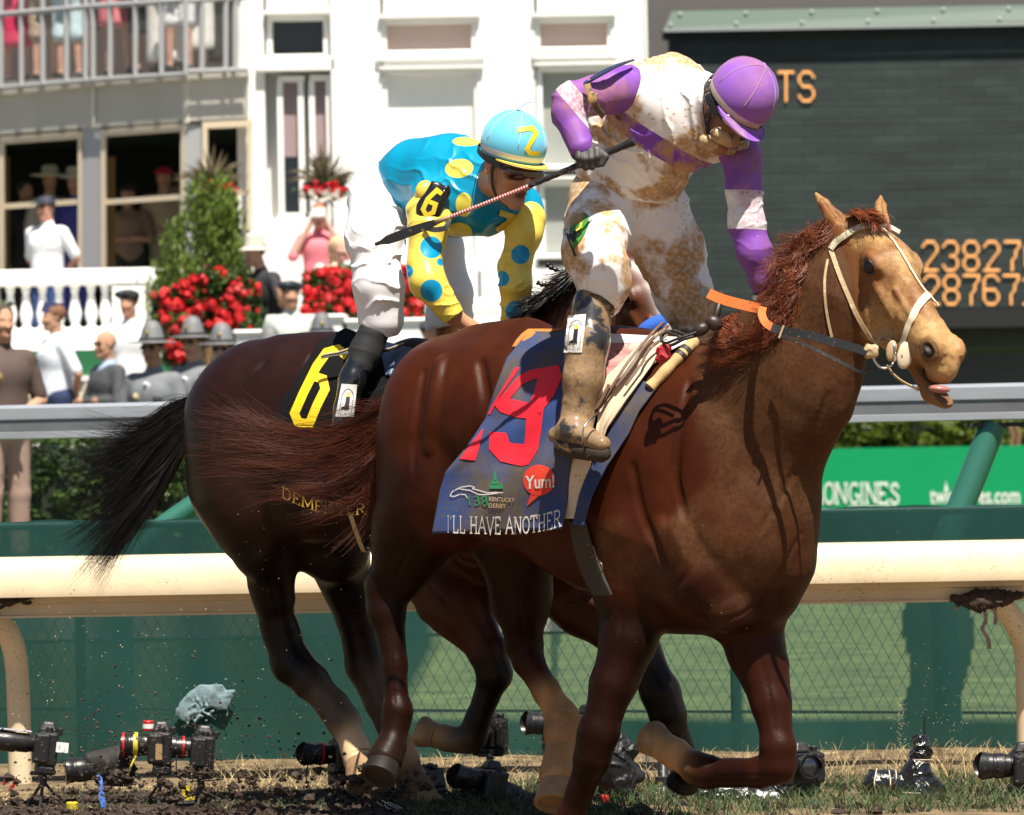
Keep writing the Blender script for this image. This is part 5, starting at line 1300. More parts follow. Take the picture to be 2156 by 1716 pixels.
# gloves
M_GL = mat('grey_glove', (0.045, 0.043, 0.042), rough=0.6, bump=0.3, bscale=90, mud=0.30, mudcol=(0.35, 0.25, 0.14), mudscale=16)
whd = (P(1335, 297, 15.36)-P(1115, 390, 15.50)).normalized()
gs = SDF((0, 0, 0))
hc = P(1240, 326, 15.44)
gs.cap(P(1220, 306, 15.43), P(1232, 318, 15.43), 0.034, 0.036, k=0.015, n=(0, 1, 0), sc=0.8)
gs.cap(P(1218, 322, 15.42), P(1262, 318, 15.42), 0.026, 0.024, k=0.012)
for i, (xx, yy) in enumerate(((1219, 336), (1231, 339), (1244, 338), (1257, 334))):
    l = (0.85, 1, 0.98, 0.88)[i]; p0 = P(xx-1, yy-20, 15.40); p1 = P(xx, yy-4, 15.385); p2 = P(xx+2, yy+14*l, 15.395); p3 = P(xx+3, yy+12*l, 15.435)
    gs.cap(p0, p1, 0.0125, 0.012, k=0.003); gs.cap(p1, p2, 0.0118, 0.0105, k=0.003); gs.cap(p2, p3, 0.0105, 0.009, k=0.003)
gs.cap(P(1262, 318, 15.40), P(1275, 330, 15.39), 0.014, 0.012, k=0.006); gs.cap(P(1275, 330, 15.39), P(1268, 346, 15.39), 0.012, 0.009, k=0.003)
gs.obj('glove', 0.003, M_GL, j1, colors=False)
g2_ = SDF((0, 0, 0)); hand_prims(g2_, P(1610, 612, 15.58), P(1608, 632, 15.56), (1, 0, 0), (0, 0, -1), (0, -1, 0), (0, 0, 0), gr=1.1); g2_.obj('glove', 0.0035, M_GL, j1, colors=False)
# far boot
boot('boot', [(1456, 700, 34), (1452, 800, 36), (1445, 900, 28)], [16.12, 16.28, 16.32], [(1430, 930, 20, 1500, 950, 20)], [(16.34, 16.26)], j1, M_BT1, 0.008)
# whip
whip = empty('riding_whip', P(1240, 330, 15.44), 'long riding whip with red and white wrapped shaft held by the jockey in purple', 'whip')
def wp(t): return P(lerp(1336, 790, t), lerp(297, 515, t) + 6*math.sin(math.pi*t), lerp(15.37, 15.66, t))
M_WB = mat('whip_black', (0.014, 0.014, 0.015), rough=0.5, bump=0.3, bscale=60, mud=0.3, mudcol=(0.2, 0.15, 0.1), mudscale=25)
b = MB(); pts = [wp(i/60*0.405) for i in range(61)]; b.tube(pts, [0.0125*(1-0.30*(i/60)) + (0.0018 if i < 5 else 0) + 0.0006*math.sin(i*1.3) for i in range(61)], 10); b.build('handle', M_WB, whip, smooth='auto')
mr_ = mat('whip_red', (0.50, 0.02, 0.03), rough=0.5); mw_ = mat('whip_white', (0.65, 0.55, 0.5), rough=0.5)
b = MB(); N = 30
for i in range(N*2):
    t0, t1 = lerp(0.405, 0.715, i/(2*N)), lerp(0.405, 0.715, (i+1)/(2*N)); b.mi = i % 2
    b.tube([wp(t0), wp(t1)], [0.0062, 0.0062], 8, cap=False)
b.build('wrapped_shaft', [mr_, mw_], whip, smooth=True)
b = MB(); b.tube([wp(0.715), wp(0.74), wp(0.768)], [0.0055, 0.0075, 0.009], 8); b.build('keeper', mat('whip_tan', (0.26, 0.18, 0.09), rough=0.6), whip, smooth=True)
b = MB(); pts = [wp(lerp(0.765, 1.0, i/10)) for i in range(11)]; b.ribbon(pts, (0, -1, 0.1), [0.016+0.012*math.sin(i/10*3.0)+ (0.004 if i < 9 else -0.008) for i in range(11)], 0.006); b.build('flap', M_WB, whip, smooth='auto', bevel=0.002)
# ------------------------------------------------ rider in blue and yellow
BLU = (0.0, 0.26, 0.44); YEL = (0.80, 0.62, 0.09); CY_ = (0.13, 0.53, 0.72)
j2 = empty('person', P(800, 700, 17.15), 'jockey in turquoise silks with yellow dots and white breeches, crouched on the bay', 'person')
HY2 = 16.62
U2, F2, S2 = frame((0.22, -0.20, 0.95), (0.56, -0.78, -0.30))
HC2 = P(1082, 302, HY2) - U2*0.080
sb = SDF(SKIN2)
face_prims(sb, HC2, U2, F2, S2, SKIN2, k=1.08, mouth=0.8)
sb.cap(HC2 - U2*0.05 - F2*0.02, P(1015, 390, 16.85), 0.054, 0.062, k=0.03)
jc(sb, [(1010, 395, 70), (940, 390, 72), (860, 400, 66), (805, 425, 58)], [16.9, 16.98, 17.12, 17.2], k=0.05)
jc(sb, [(930, 400, 40), (905, 440, 30), (892, 568, 25), (952, 662, 18), (992, 690, 15)], [16.9, 16.82, 16.74, 16.72, 16.74], k=0.02)
hand_prims(sb, P(990, 689, 16.74), P(1012, 706, 16.76), (0.6, 0, 0.5), (0.5, 0, -0.7), (0, -1, 0.1), SKIN2)
jc(sb, [(1070, 420, 40), (1103, 460, 30), (1083, 565, 24), (1080, 672, 17), (1082, 705, 15)], [16.88, 16.90, 16.86, 16.86, 16.88], k=0.02)
hand_prims(sb, P(1082, 705, 16.88), P(1086, 728, 16.88), (1, 0, 0), (0, 0, -1), (0, -1, 0), SKIN2)
jc(sb, [(800, 440, 48), (792, 540, 36), (798, 650, 26), (740, 800, 22), (722, 900, 18)], [17.1, 16.95, 16.95, 16.95, 16.93], k=0.02)
jc(sb, [(880, 440, 46), (940, 560, 34), (945, 670, 26), (930, 800, 22)], [17.25, 17.25, 17.3, 17.4], k=0.02)
sb.obj('body', 0.0055, M_SK1, j2)
for s_ in (-1, 1): b = MB(); b.ell(HC2 + (F2*0.086 + S2*s_*0.033 + U2*0.010)*1.08, 0.012); b.build('eye', mat('dark_eye', (0.02, 0.012, 0.01), rough=0.1), j2, smooth=True)
M_SH2 = mat('silk_turquoise', BLU, rough=0.33, spec=0.55, layers=[('dots', (0.80, 0.70, 0.10))], bump=0.08, bscale=70, bdist=0.002)
ss = SDF(BLU)
jc(ss, [(838, 388, 62), (880, 378, 80), (945, 380, 93), (1010, 392, 90)], [17.16, 17.08, 16.98, 16.88], k=0.05)
ss.cap(P(950, 430, 16.92), P(1000, 432, 16.84), 68*S(16.9), 62*S(16.9), k=0.05)
ss.cap(P(1020, 410, 16.86), P(1095, 438, 16.90), 70*S(16.9), 50*S(16.9), k=0.05)
ss.cap(P(915, 415, 16.84), P(930, 425, 16.82), 46*S(16.9), 46*S(16.9), k=0.04)
ss.cap(P(1035, 360, 16.80), P(1015, 385, 16.86), 0.064, 0.075, k=0.03)
so = ss.obj('silks_shirt', 0.0045, M_SH2, j2, disp=multi(folds((0.85, 0.1, -0.5), 75, 0.0115, 1.0, 2.0, 6), folds((0.4, 0, 1), 120, 0.0065, 2.0)), colors=False)
bvs = bvh_of(so); v_, _ = o_world[so.name]
ds = []
for (x, y, r, sq) in ((966, 354, 26, (1.18, 0.80)), (977, 431, 22, (0.8, 1.15)), (968, 488, 25, (1.1, 0.8)), (985, 298, 26, (1.25, 0.45)), (880, 470, 10, (1, 1)), (1060, 455, 0, (1, 1))):
    h_, _n = hit(bvs, x, y)
    if h_ is not None and r: ds.append((h_, r*S(h_.y), sq))
attr_dots(so, 'dots', v_, ds)
zp = [(1093, 443, ), (1133, 456), (1130, 473), (1098, 500), (1085, 512)]
decal('chest_letter', stroke([(1052, 448), (1078, 456), (1070, 470), (1046, 486)], 13) , bvs, mat('silk_yellow_flat', (0.72, 0.55, 0.07), rough=0.4), j2, off=0.010, step=7)
M_SL2 = mat('silk_yellow', YEL, rough=0.36, spec=0.5, layers=[('dots', (0.0, 0.30, 0.55))], bump=0.08, bscale=70, bdist=0.002)
def sleeve2(ch, Ys, dots, fd, cl):
    sd = SDF(YEL); jc(sd, ch, Ys, k=0.025)
    o = sd.obj('sleeve', 0.0042, M_SL2, j2, disp=folds(fd, 110, 0.006, 2.0, 2.2, 9), colors=False, clip=cl)
    bv = bvh_of(o); v, _ = o_world[o.name]; ds = []
    for (x, y, r) in dots:
        h_, _n = hit(bv, x, y)
        if h_ is not None: ds.append((h_, r*S(h_.y), (1.0, 1.0)))
    attr_dots(o, 'dots', v, ds); return bv
sleeve2([(900, 448, 46), (903, 480, 41), (893, 560, 35), (900, 592, 37), (954, 664, 25)], [16.79, 16.76, 16.72, 16.70, 16.70], [(908, 521, 23.5), (908, 612, 23.5), (858, 572, 14), (927, 552, 8)], (0.1, 0, 1), [(P(957, 668, 16.7), (0.6, 0, -0.8))])
sleeve2([(1108, 462, 42), (1103, 490, 37), (1084, 560, 32), (1086, 600, 33), (1080, 665, 26)], [16.86, 16.84, 16.84, 16.83, 16.84], [(1096, 536, 20), (1056, 587, 17), (1085, 655, 21)], (0.1, 0, 1), [(P(1079, 680, 16.86), (0, 0, -1))])
# breeches
M_BR2 = mat('breeches_white', (0.84, 0.84, 0.86), rough=0.45, spec=0.35, bump=0.08, bscale=70, bdist=0.002)
bb = SDF(WHT)
bb.cap(P(805, 412, 17.16), P(850, 410, 17.2), 70*S(17.2), 62*S(17.2), k=0.05)
jc(bb, [(800, 420, 66), (788, 500, 58), (797, 600, 50), (802, 672, 49)], [17.1, 16.98, 16.93, 16.95], k=0.04)
jc(bb, [(880, 430, 56), (930, 520, 42), (948, 620, 44), (945, 680, 46), (925, 712, 30)], [17.25, 17.22, 17.22, 17.26, 17.3], k=0.04)
bb.obj('breeches', 0.0048, M_BR2, j2, disp=multi(folds((0.1, 0, 1), 75, 0.009, 0.5, 2.4, 8), folds((0.5, 0, 0.85), 120, 0.004, 4.0, 2.0, 11)), colors=False, clip=[(P(800, 714, 16.95), (0.2, 0, -1))])
M_BT2 = mat('black_boot', (0.008, 0.008, 0.009), rough=0.12, spec=0.7, coat=0.8)
boot2 = boot('boot', [(757, 765, 27), (741, 800, 27), (728, 860, 24), (716, 905, 20)], [16.90, 16.88, 16.86, 16.85], [(700, 915, 14, 760, 925, 16)], [(16.86, 16.80)], j2, M_BT2)
boot('boot', [(938, 740, 27), (935, 820, 24), (930, 880, 22)], [17.4, 17.44, 17.44], [(925, 900, 14, 990, 905, 16)], [(17.44, 17.36)], j2, M_BT2, 0.008)
sd = SDF((0, 0, 0)); jc(sd, [(786, 702, 33), (770, 740, 33), (758, 768, 30)], [16.93, 16.92, 16.90], k=0.02)
sd.obj('boot_gaiter', 0.0045, mat('black_fabric', (0.010, 0.010, 0.011), rough=0.8), j2, colors=False, clip=[(P(786, 692, 16.9), (0.35, 0, 0.95))], disp=folds((0.2, 0, 1), 100, 0.003, 1))
boot_label(bvh_of(boot2), [(719, 808), (752, 810), (745, 878), (706, 877)], j2, 0.003)
# helmet
CH2 = HC2 + U2*0.080
RH2 = (0.124, 0.110, 0.114)
M_HM2 = mat('helmet_cover_cyan', CY_, rough=0.6, spec=0.3, sheen=0.3, layers=[('band', (0.78, 0.78, 0.76))], bump=0.1, bscale=250, bdist=0.001)
ho2 = helmet(CH2, U2, F2, S2, RH2, j2, M_HM2, 0.050)
v_, _ = o_world[ho2.name]; attr_band(ho2, 'band', v_, CH2 - U2*0.030, U2, 0.0095)
bvh2 = bvh_of(ho2)
helmet_seams(CH2, U2, F2, S2, RH2, j2, M_HM2)
visor(CH2, U2, F2, S2, RH2, 0.048, j2, mat('peak_yellow', (0.80, 0.62, 0.10), rough=0.4), ext=0.036, drop=0.002)
decal('helmet_letter', stroke([(1090, 274), (1120, 269), (1129, 280), (1110, 314), (1117, 323), (1138, 324)], 10), bvh2, mat('letter_yellow', (0.82, 0.60, 0.02), rough=0.5), j2, off=0.003, step=6)
b = MB(); t_ = CH2 + U2*0.120; b.ribbon([t_ + Vector((-0.02, 0, -0.004)), t_ + Vector((0.0, -0.005, 0.006)), t_ + Vector((0.022, -0.01, 0.020)), t_ + Vector((0.036, -0.01, 0.022))], (0, -0.3, 1), [0.02, 0.014, 0.009, 0.006], 0.004); b.build('cap_tuft', M_HM2, j2, smooth='auto')
arc_strap(CH2, U2, F2, S2, 0.128, 0.110, -0.056, 0.95, 5.3, 0.018, mat('black_strap_clean', (0.012, 0.012, 0.013), rough=0.4), j2, 'helmet_harness', tilt=-0.020)
w2 = wpt(HC2, U2, F2, S2)
W2f = lambda f, s_, u: HC2 + (F2*f + S2*s_ + U2*u)*1.08
M_LN2 = mat('goggle_lens_amber', (0.05, 0.015, 0.006), rough=0.07, spec=0.8, coat=0.8)
goggles(W2f, j2, M_LN2, M_BRASS, drop=-0.010, k=1.22)
mcs = mat('black_strap_clean', (0, 0, 0))
arc_strap(HC2, U2, F2, S2, 0.112, 0.094, 0.015, 0.5, 5.8, 0.018, mcs, j2, 'goggle_strap', tilt=-0.012)
b = MB(); ln = smooth_line([W2f(0.03, 0.082, 0.03), W2f(0.025, 0.076, -0.03), W2f(0.03, 0.055, -0.085), W2f(0.045, 0.0, -0.125)], 20); b.ribbon(ln, [(p-HC2) for p in ln], 0.010, 0.003); b.build('chin_strap', mcs, j2, smooth='auto')
# numbered badge on the arm
def badge(cx, cy, Y, rx, ry, rot, parent):
    pts = [(-0.55, -1.0), (0.0, -1.05), (0.45, -0.98), (0.72, -1.08), (1.0, -0.72), (0.85, -0.2), (0.80, 0.4), (0.55, 0.85), (0.1, 1.05), (-0.45, 0.95), (-0.95, 0.6), (-1.0, 0.15), (-0.75, -0.3), (-0.62, -0.7)]
    c_, s__ = math.cos(rot), math.sin(rot); vs = []; n = len(pts)
    sm = [smooth_line([Vector((*p, 0)) for p in pts+[pts[0]]], 40)][0][:-1]; n = len(sm)
    f = lambda p, d: P(cx + (p[0]*rx*c_ - p[1]*ry*s__), cy + (p[0]*rx*s__ + p[1]*ry*c_), Y + d + 0.014*(p[0]**2+0.5*p[1]**2))
    for sc_, d in ((1.0, 0.010), (1.0, 0.0), (0.9, -0.004), (0.5, -0.004)): vs += [f((p[0]*sc_, p[1]*sc_), d) for p in sm]
    vs.append(f((0, 0), -0.004))
    fs = [(k*n+i, k*n+(i+1) % n, (k+1)*n+(i+1) % n, (k+1)*n+i) for k in range(3) for i in range(n)] + [(3*n+i, 3*n+(i+1) % n, 4*n) for i in range(n)]
    o = mesh_obj('arm_badge', vs, fs, mat('badge_gloss', (0.012, 0.012, 0.013), rough=0.25, coat=0.4), parent)
    bv = BVHTree.FromPolygons([tuple(v) for v in vs], fs)
    f2 = lambda u, v: (cx + (u*rx*c_ - v*ry*s__), cy + (u*rx*s__ + v*ry*c_))
    decal('badge_number', stroke([f2(.42, -.55), f2(.0, -.66), f2(-.42, -.1), f2(-.5, .45), f2(-.15, .68), f2(.25, .45), f2(.22, .02), f2(-.28, .0)], 9.5), bv, mat('badge_yellow', (0.82, 0.58, 0.03), rough=0.4), parent, off=0.003, step=8)
    b = MB(); b.ell(f((0.5, -0.72), -0.006), 0.004); b.build('rivet', mat('chrome', (0.7, 0.7, 0.72), rough=0.15, metal=1.0), parent, smooth=True)
badge(911, 427, 16.70, 30, 43, 0.32, j2)
b = MB(); b.ell(P(895, 405, 16.76), (0.035, 0.03, 0.042)); b.ell(P(925, 458, 16.74), (0.045, 0.03, 0.038)); b.build('badge_pad', mat('silk_yellow_flat', (0, 0, 0)), j2, smooth=True)
b = MB(); b.ribbon(smooth_line([P(893, 478, 16.68), P(915, 484, 16.66), P(938, 480, 16.68), P(945, 466, 16.72)], 12), (0, -1, 0.2), 0.018, 0.004); b.build('badge_strap', mcs, j2, smooth='auto')
# ================================================================== TACK
D5 = lambda x, y: (861.2+x*0.3194, 626+y*0.3194)
DC = lambda x, y: (352.3+x*0.3194, 665.5+y*0.3194)
D4 = lambda x, y: (1526.6+x*0.31935, 352.3+y*0.31935)
MUDB = (0.085, 0.062, 0.034)
M_NAVY = mat('navy_cloth', (0.014, 0.042, 0.16), rough=0.8, mud=0.60, mudcol=MUDB, mudscale=4.5, mudhi=0.22, bump=0.25, bscale=140, bdist=0.002)
cloth1 = empty('saddle_cloth', P(1100, 900, 15.7), 'muddy navy saddle cloth with red number 19 on the chestnut', 'saddle cloth')
cm = drape('cloth', [(1112, 697), (1085, 731), (1066, 754), (1040, 824), (1021, 882), (983, 939), (938, 993), (925, 1035), (909, 1124)],
           [(1275, 700), (1262, 740), (1235, 820), (1215, 900), (1200, 980), (1192, 1060), (1181, 1113)], bv1, M_NAVY, cloth1, off=0.014, ripple=0.011)
bvc = bvh_of(cm)
M_RED = mat('red_felt', (0.74, 0.010, 0.028), rough=0.7, mud=0.30, mudcol=(0.2, 0.05, 0.03), mudscale=5, mudhi=0.3)
def pairs(pp, M): return [[M(*pp[i][0]), M(*pp[i+1][0]), M(*pp[i+1][1]), M(*pp[i][1])] for i in range(len(pp)-1)]
nine = pairs([((560,705),(665,668)), ((720,520),(740,575)), ((800,478),(852,528)), ((985,445),(852,528)), ((1008,520),(845,550)), ((960,640),(815,650)), ((890,730),(795,690)), ((872,810),(790,700))], D5) \
     + pairs([((872,810),(790,695)), ((700,790),(665,668)), ((600,755),(664,668)), ((560,705),(662,667))], D5) \
     + pairs([((885,740),(775,770)), ((872,870),(770,850)), ((850,1000),(760,970)), ((790,1100),(752,966)), ((740,1113),(700,964)), ((600,1080),(660,957)), ((527,1000),(652,920)), ((530,885),(640,893))], D5)
decal('number', nine, bvc, M_RED, cloth1, off=0.0035, step=10)
decal('number', [[D5(*p) for p in [(700, 458), (730, 464), (600, 648), (535, 770), (520, 770), (560, 690)]], [D5(*p) for p in [(490, 862), (470, 960), (438, 1076), (333, 1064), (400, 975)]]], bvc, M_RED, cloth1, off=0.0035, step=10)
# speech bubble emblem
c_ = [D5(857+106*math.cos(t), 1205+102*math.sin(t)) for t in [2*math.pi*i/26 for i in range(26)]]
decal('bubble_emblem', [c_], bvc, mat('emblem_red', (0.62, 0.035, 0.015), rough=0.7), cloth1, off=0.0035, step=10)
decal('bubble_emblem', [[D5(805, 1290), D5(865, 1300), D5(775, 1378)]], bvc, mat('emblem_red', (0, 0, 0)), cloth1, off=0.0033, step=10)
M_THW = mat('thread_white', (0.55, 0.52, 0.48), rough=0.8, mud=0.35, mudcol=(0.28, 0.19, 0.10), mudscale=12); M_THT = mat('thread_tan', (0.42, 0.30, 0.17), rough=0.8); M_THG = mat('thread_green', (0.01, 0.16, 0.06), rough=0.8)
def tx(txt, fn, m, par, bv, bold=0.0, off=0.005, name='lettering', step=9):
    bm = text_bm(txt, fn, bold=bold); return decal_bm(name, bm, bv, m, par, off=off, step=step)
tx('Yum!', lambda u, v: D5(lerp(765, 958, u), lerp(1262, 1250, u) - v*88), M_THW, cloth1, bvc, bold=0.02, off=0.0055)
tx('138', lambda u, v: D5(lerp(395, 522, u)-v*6, 1372 - v*70), M_THG, cloth1, bvc, bold=0.0)
tx('KENTUCKY', lambda u, v: D5(lerp(527, 697, u), lerp(1342, 1352, u) - v*30), M_THT, cloth1, bvc, bold=0.01)
tx('DERBY', lambda u, v: D5(lerp(525, 640, u), lerp(1386, 1390, u) - v*30), M_THT, cloth1, bvc, bold=0.01)
def arcb(u): return 1560 - 18*u + (0 if u < .6 else -(u-.6)**2*260)
def serif_text(txt, fn, m, par, bv, off=0.0045):
    """slab-serif word made of strokes; letters listed as strokes in a unit cell"""
    Lt = {'I': ([[(.5,0),(.5,1)]], .35), 'L': ([[(.25,0),(.25,1)], [(.25,0),(.85,0),(.88,.22)]], .8), 'H': ([[(.2,0),(.2,1)], [(.8,0),(.8,1)], [(.2,.5),(.8,.5)]], 1.0), 'A': ([[(.08,0),(.5,1),(.92,0)], [(.24,.36),(.76,.36)]], 1.0),
          'V': ([[(.08,1),(.5,0),(.92,1)]], .95), 'E': ([[(.22,0),(.22,1)], [(.22,1),(.8,1),(.82,.8)], [(.22,.52),(.65,.52)], [(.22,0),(.82,0),(.86,.22)]], .85), 'N': ([[(.18,0),(.18,1)], [(.18,1),(.82,0)], [(.82,0),(.82,1)]], 1.0),
          'O': ([[(.5+.4*math.cos(a*.5236), .5+.5*math.sin(a*.5236)) for a in range(13)]], .95), 'T': ([[(.5,0),(.5,1)], [(.08,.8),(.1,1),(.9,1),(.92,.8)]], .9), 'R': ([[(.2,0),(.2,1)], [(.2,1),(.6,1),(.8,.85),(.8,.65),(.6,.5),(.2,.5)], [(.5,.5),(.9,0)]], .95),
          "'": ([[(.5,1.0),(.42,.78)]], .3), ' ': ([], .45), 'D': ([[(.2,0),(.2,1)], [(.2,1),(.6,1),(.85,.75),(.85,.25),(.6,0),(.2,0)]], .95), 'M': ([[(.12,0),(.15,1),(.5,.2),(.85,1),(.88,0)]], 1.15), 'S': ([[(.8,.8),(.5,1),(.2,.8),(.5,.5),(.8,.22),(.5,0),(.18,.2)]], .75)}
    ser = {'I': [(.5,0),(.5,1)], 'L': [(.25,0),(.25,1)], 'H': [(.2,0),(.2,1),(.8,0),(.8,1)], 'A': [(.08,0),(.92,0)], 'V': [(.08,1),(.92,1)], 'E': [(.22,0),(.22,1)], 'N': [(.18,1),(.82,1),(.18,0)], 'T': [(.5,0)], 'R': [(.2,0),(.2,1),(.9,0)], 'D': [(.2,0),(.2,1)], 'M': [(.12,0),(.88,0)]}
    tot = sum(Lt[c][1] for c in txt); x = 0; polys = []
    for c in txt:
        ss, w_ = Lt[c]
        for s_ in ss: polys += [[fn((x+q[0]*w_)/tot, q[1]) for q in p] for p in stroke(s_, .11)]
        for q in ser.get(c, []): polys.append([fn((x+(q[0]+a)*w_)/tot, q[1]+b_) for a, b_ in ((-.16, -.03), (.16, -.03), (.16, .03), (-.16, .03))])
        x += w_
    return decal('lettering', polys, bv, m, par, off=off, step=9)
serif_text("I'LL HAVE ANOTHER", lambda u, v: D5(lerp(248, 1003, u), lerp(1548, 1545, u)+(12*math.sin(u*3.1)) - v*108 - (90*(u-.62)**2*3 if u > .62 else 0)), M_THW, cloth1, bvc)
decal('horse_emblem', [q for st_ in ([(270, 1310), (285, 1280), (340, 1252), (400, 1242), (430, 1252), (420, 1262), (470, 1275), (520, 1290), (570, 1285), (620, 1288)], [(270, 1310), (300, 1312), (335, 1298), (370, 1300), (385, 1325)], [(330, 1262), (400, 1272), (460, 1300), (520, 1300), (590, 1288)]) for q in stroke([D5(*p) for p in st_], 1.9)], bvc, M_THW, cloth1, off=0.005, step=9)
decal('steeple_emblem', [[D5(567, 1128), D5(580, 1205), D5(553, 1205)], [D5(545, 1208), D5(588, 1208), D5(592, 1232), D5(540, 1232)], [D5(528, 1236), D5(620, 1236), D5(620, 1262), D5(530, 1262)], [D5(608, 1205), D5(614, 1236), D5(602, 1236)]], bvc, M_THG, cloth1, off=0.005, step=9)
drape('orange_trim', [(1112, 692), (1098, 702), (1086, 716), (1078, 730)], [(1190, 692), (1150, 698), (1120, 709), (1092, 728)], bv1, mat('orange_cloth', (0.52, 0.16, 0.02), rough=0.7), cloth1, off=0.018, nu=16, nv=16, ripple=0.001, thick=0.004, smooth_it=2)
drape('front_flap', [(1350, 800), (1302, 860), (1280, 913), (1254, 961), (1231, 1009), (1219, 1041), (1205, 1105)], [(1384, 812), (1345, 866), (1323, 913), (1278, 980), (1248, 1041), (1237, 1075), (1228, 1110)], bv1, mat('navy_cloth_muddier', (0.010, 0.030, 0.115), rough=0.8, mud=0.54, mudcol=MUDB, mudscale=4.5, mudhi=0.25, bump=0.25, bscale=140, bdist=0.002), cloth1, off=0.016, nu=20, nv=50, ripple=0.003)
saddle = empty('saddle', P(1320, 740, 15.8), 'light racing saddle with cream flap, rolled straps and stirrup under the jockey in purple', 'saddle')
M_CREAM = mat('cream_leather', (0.62, 0.48, 0.33), rough=0.55, mud=0.30, mudcol=MUDT, mudscale=8, bump=0.15, bscale=40)
M_PINK = mat('red_striped_towel', (0.50, 0.20, 0.18), rough=0.8, var=0.5, vscale=16, stretch=(0.5, 1, 3.0), mud=0.4, mudcol=(0.55, 0.45, 0.36), mudscale=9)
M_LGT = mat('pale_towel', (0.62, 0.58, 0.56), rough=0.8, mud=0.3, mudcol=MUDT, mudscale=8)
drape('towel', [(1190, 697), (1200, 712), (1215, 735), (1222, 800)], [(1480, 712), (1440, 722), (1400, 742), (1340, 800)], bv1, M_LGT, saddle, off=0.020, nu=50, nv=26, ripple=0.003)
drape('striped_pad', [(1262, 722), (1264, 750), (1262, 780), (1262, 800)], [(1372, 722), (1340, 745), (1310, 770), (1270, 800)], bv1, M_PINK, saddle, off=0.030, nu=26, nv=26, ripple=0.003)
drape('seat_flap', [(1350, 722), (1310, 760), (1268, 800), (1256, 900), (1248, 955)], [(1400, 716), (1370, 770), (1318, 840), (1278, 900), (1258, 955)], bv1, M_CREAM, saddle, off=0.040, nu=26, nv=50, ripple=0.004)
drape('girth_guard', [(1200, 945), (1196, 1010), (1187, 1092)], [(1250, 945), (1238, 1010), (1226, 1092)], bv1, M_CREAM, saddle, off=0.022, nu=12, nv=40, ripple=0.002)
drape('girth_edge', [(1192, 955), (1186, 1020), (1180, 1085)], [(1200, 955), (1195, 1020), (1188, 1085)], bv1, mat('olive_webbing', (0.10, 0.13, 0.05), rough=0.8), saddle, off=0.024, nu=5, nv=40, ripple=0.001)
M_GIR = mat('dark_girth', (0.022, 0.017, 0.012), rough=0.6, mud=0.42, mudcol=(0.08, 0.05, 0.025), mudscale=12)
drape('girth', [(1196, 1095), (1208, 1160), (1226, 1215), (1248, 1255)], [(1230, 1095), (1250, 1160), (1270, 1215), (1288, 1255)], bv1, M_GIR, saddle, off=0.014, nu=12, nv=40, ripple=0.002, thick=0.008)
M_STEEL = mat('steel', (0.55, 0.52, 0.48), rough=0.25, metal=1.0)
M_BRZ = mat('dull_brass', (0.22, 0.16, 0.09), rough=0.4, metal=0.9)
def px_loop(name, pts, r, m, parent, bv=None, off=0.02, closed=True, Y=None, n=40, sides=8):
    pp = []
    for q in pts:
        if len(q) == 3: pp.append(P(*q)); continue
        h_, _ = hit(bv, *q); pp.append(P(q[0], q[1], (h_.y if h_ is not None else Y) - off))
    if closed: pp.append(pp[0])
    b = MB(); b.tube(smooth_line(pp, n), r, sides, cap=not closed); return b.build(name, m, parent, smooth=True)
px_loop('girth_buckle', [(1216, 1150), (1245, 1148), (1252, 1170), (1222, 1174)], 0.0022, M_BRZ, saddle, bv1, 0.026, n=30, Y=15.5)
px_loop('girth_buckle', [(1232, 1186), (1262, 1182), (1267, 1204), (1238, 1207)], 0.0022, M_BRZ, saddle, bv1, 0.026, n=30, Y=15.5)
# strap helper on the body surface
def strap_on(name, pts, w_, bv, m, parent, off=0.003, thick=0.003, Y=None, n=30, extra=None):
    Y = 15.05 if Y is None else Y
    ln = smooth_line([Vector((p[0], p[1], 0)) for p in pts], n); out = []; nr = []
    Ys = []
    for q in ln:
        h_, nn = hit(bv, q.x, q.y); Ys.append(h_.y if h_ is not None else None)
        nr.append(nn if nn is not None else Vector((0, -1, 0)))
    ok = [i for i, y in enumerate(Ys) if y is not None]
    for i in range(n):
        if Ys[i] is None:
            k = min(ok, key=lambda j: abs(j-i)) if ok else None; Ys[i] = Ys[k] if k is not None else Y; nr[i] = nr[k] if k is not None else Vector((0, -1, 0))
    Ys2 = [sum(Ys[max(0, i-1):i+2])/len(Ys[max(0, i-1):i+2]) for i in range(n)]
    for i, q in enumerate(ln):
        nn = nr[i]; nn = nn if nn.y < 0 else -nn
        out.append(P(q.x, q.y, Ys2[i]) + nn*off); nr[i] = (nn + Vector((0, -0.25, 0))).normalized()
    b = MB(); b.ribbon(out, nr, w_, thick); return b.build(name, m, parent, smooth='auto')
M_BRL = mat('brown_strap', (0.11, 0.055, 0.030), rough=0.5, mud=0.42, mudcol=(0.40, 0.28, 0.17), mudscale=14)
for k, (a, b_) in enumerate((((1412, 716), (1275, 870)), ((1405, 724), (1290, 850)), ((1396, 730), (1310, 830)), ((1420, 728), (1330, 830)), ((1402, 716), (1262, 890)))):
    strap_on('leather_strap', [a, (lerp(a[0], b_[0], .4)-4, lerp(a[1], b_[1], .33)), (lerp(a[0], b_[0], .7), lerp(a[1], b_[1], .66)), b_], 0.009, bv1, M_BRL, saddle, off=0.052+0.003*k, thick=0.004)
strap_on('stirrup_leather', [(1300, 830), (1278, 868), (1262, 880), (1240, 900)], 0.010, bv1, M_BRL, saddle, off=0.075, thick=0.004)
px_loop('stirrup', [(1262, 868, 15.50), (1240, 885, 15.46), (1228, 905, 15.44), (1227, 930, 15.45), (1232, 945, 15.52)], 0.0028, M_STEEL, saddle, closed=False, n=30)
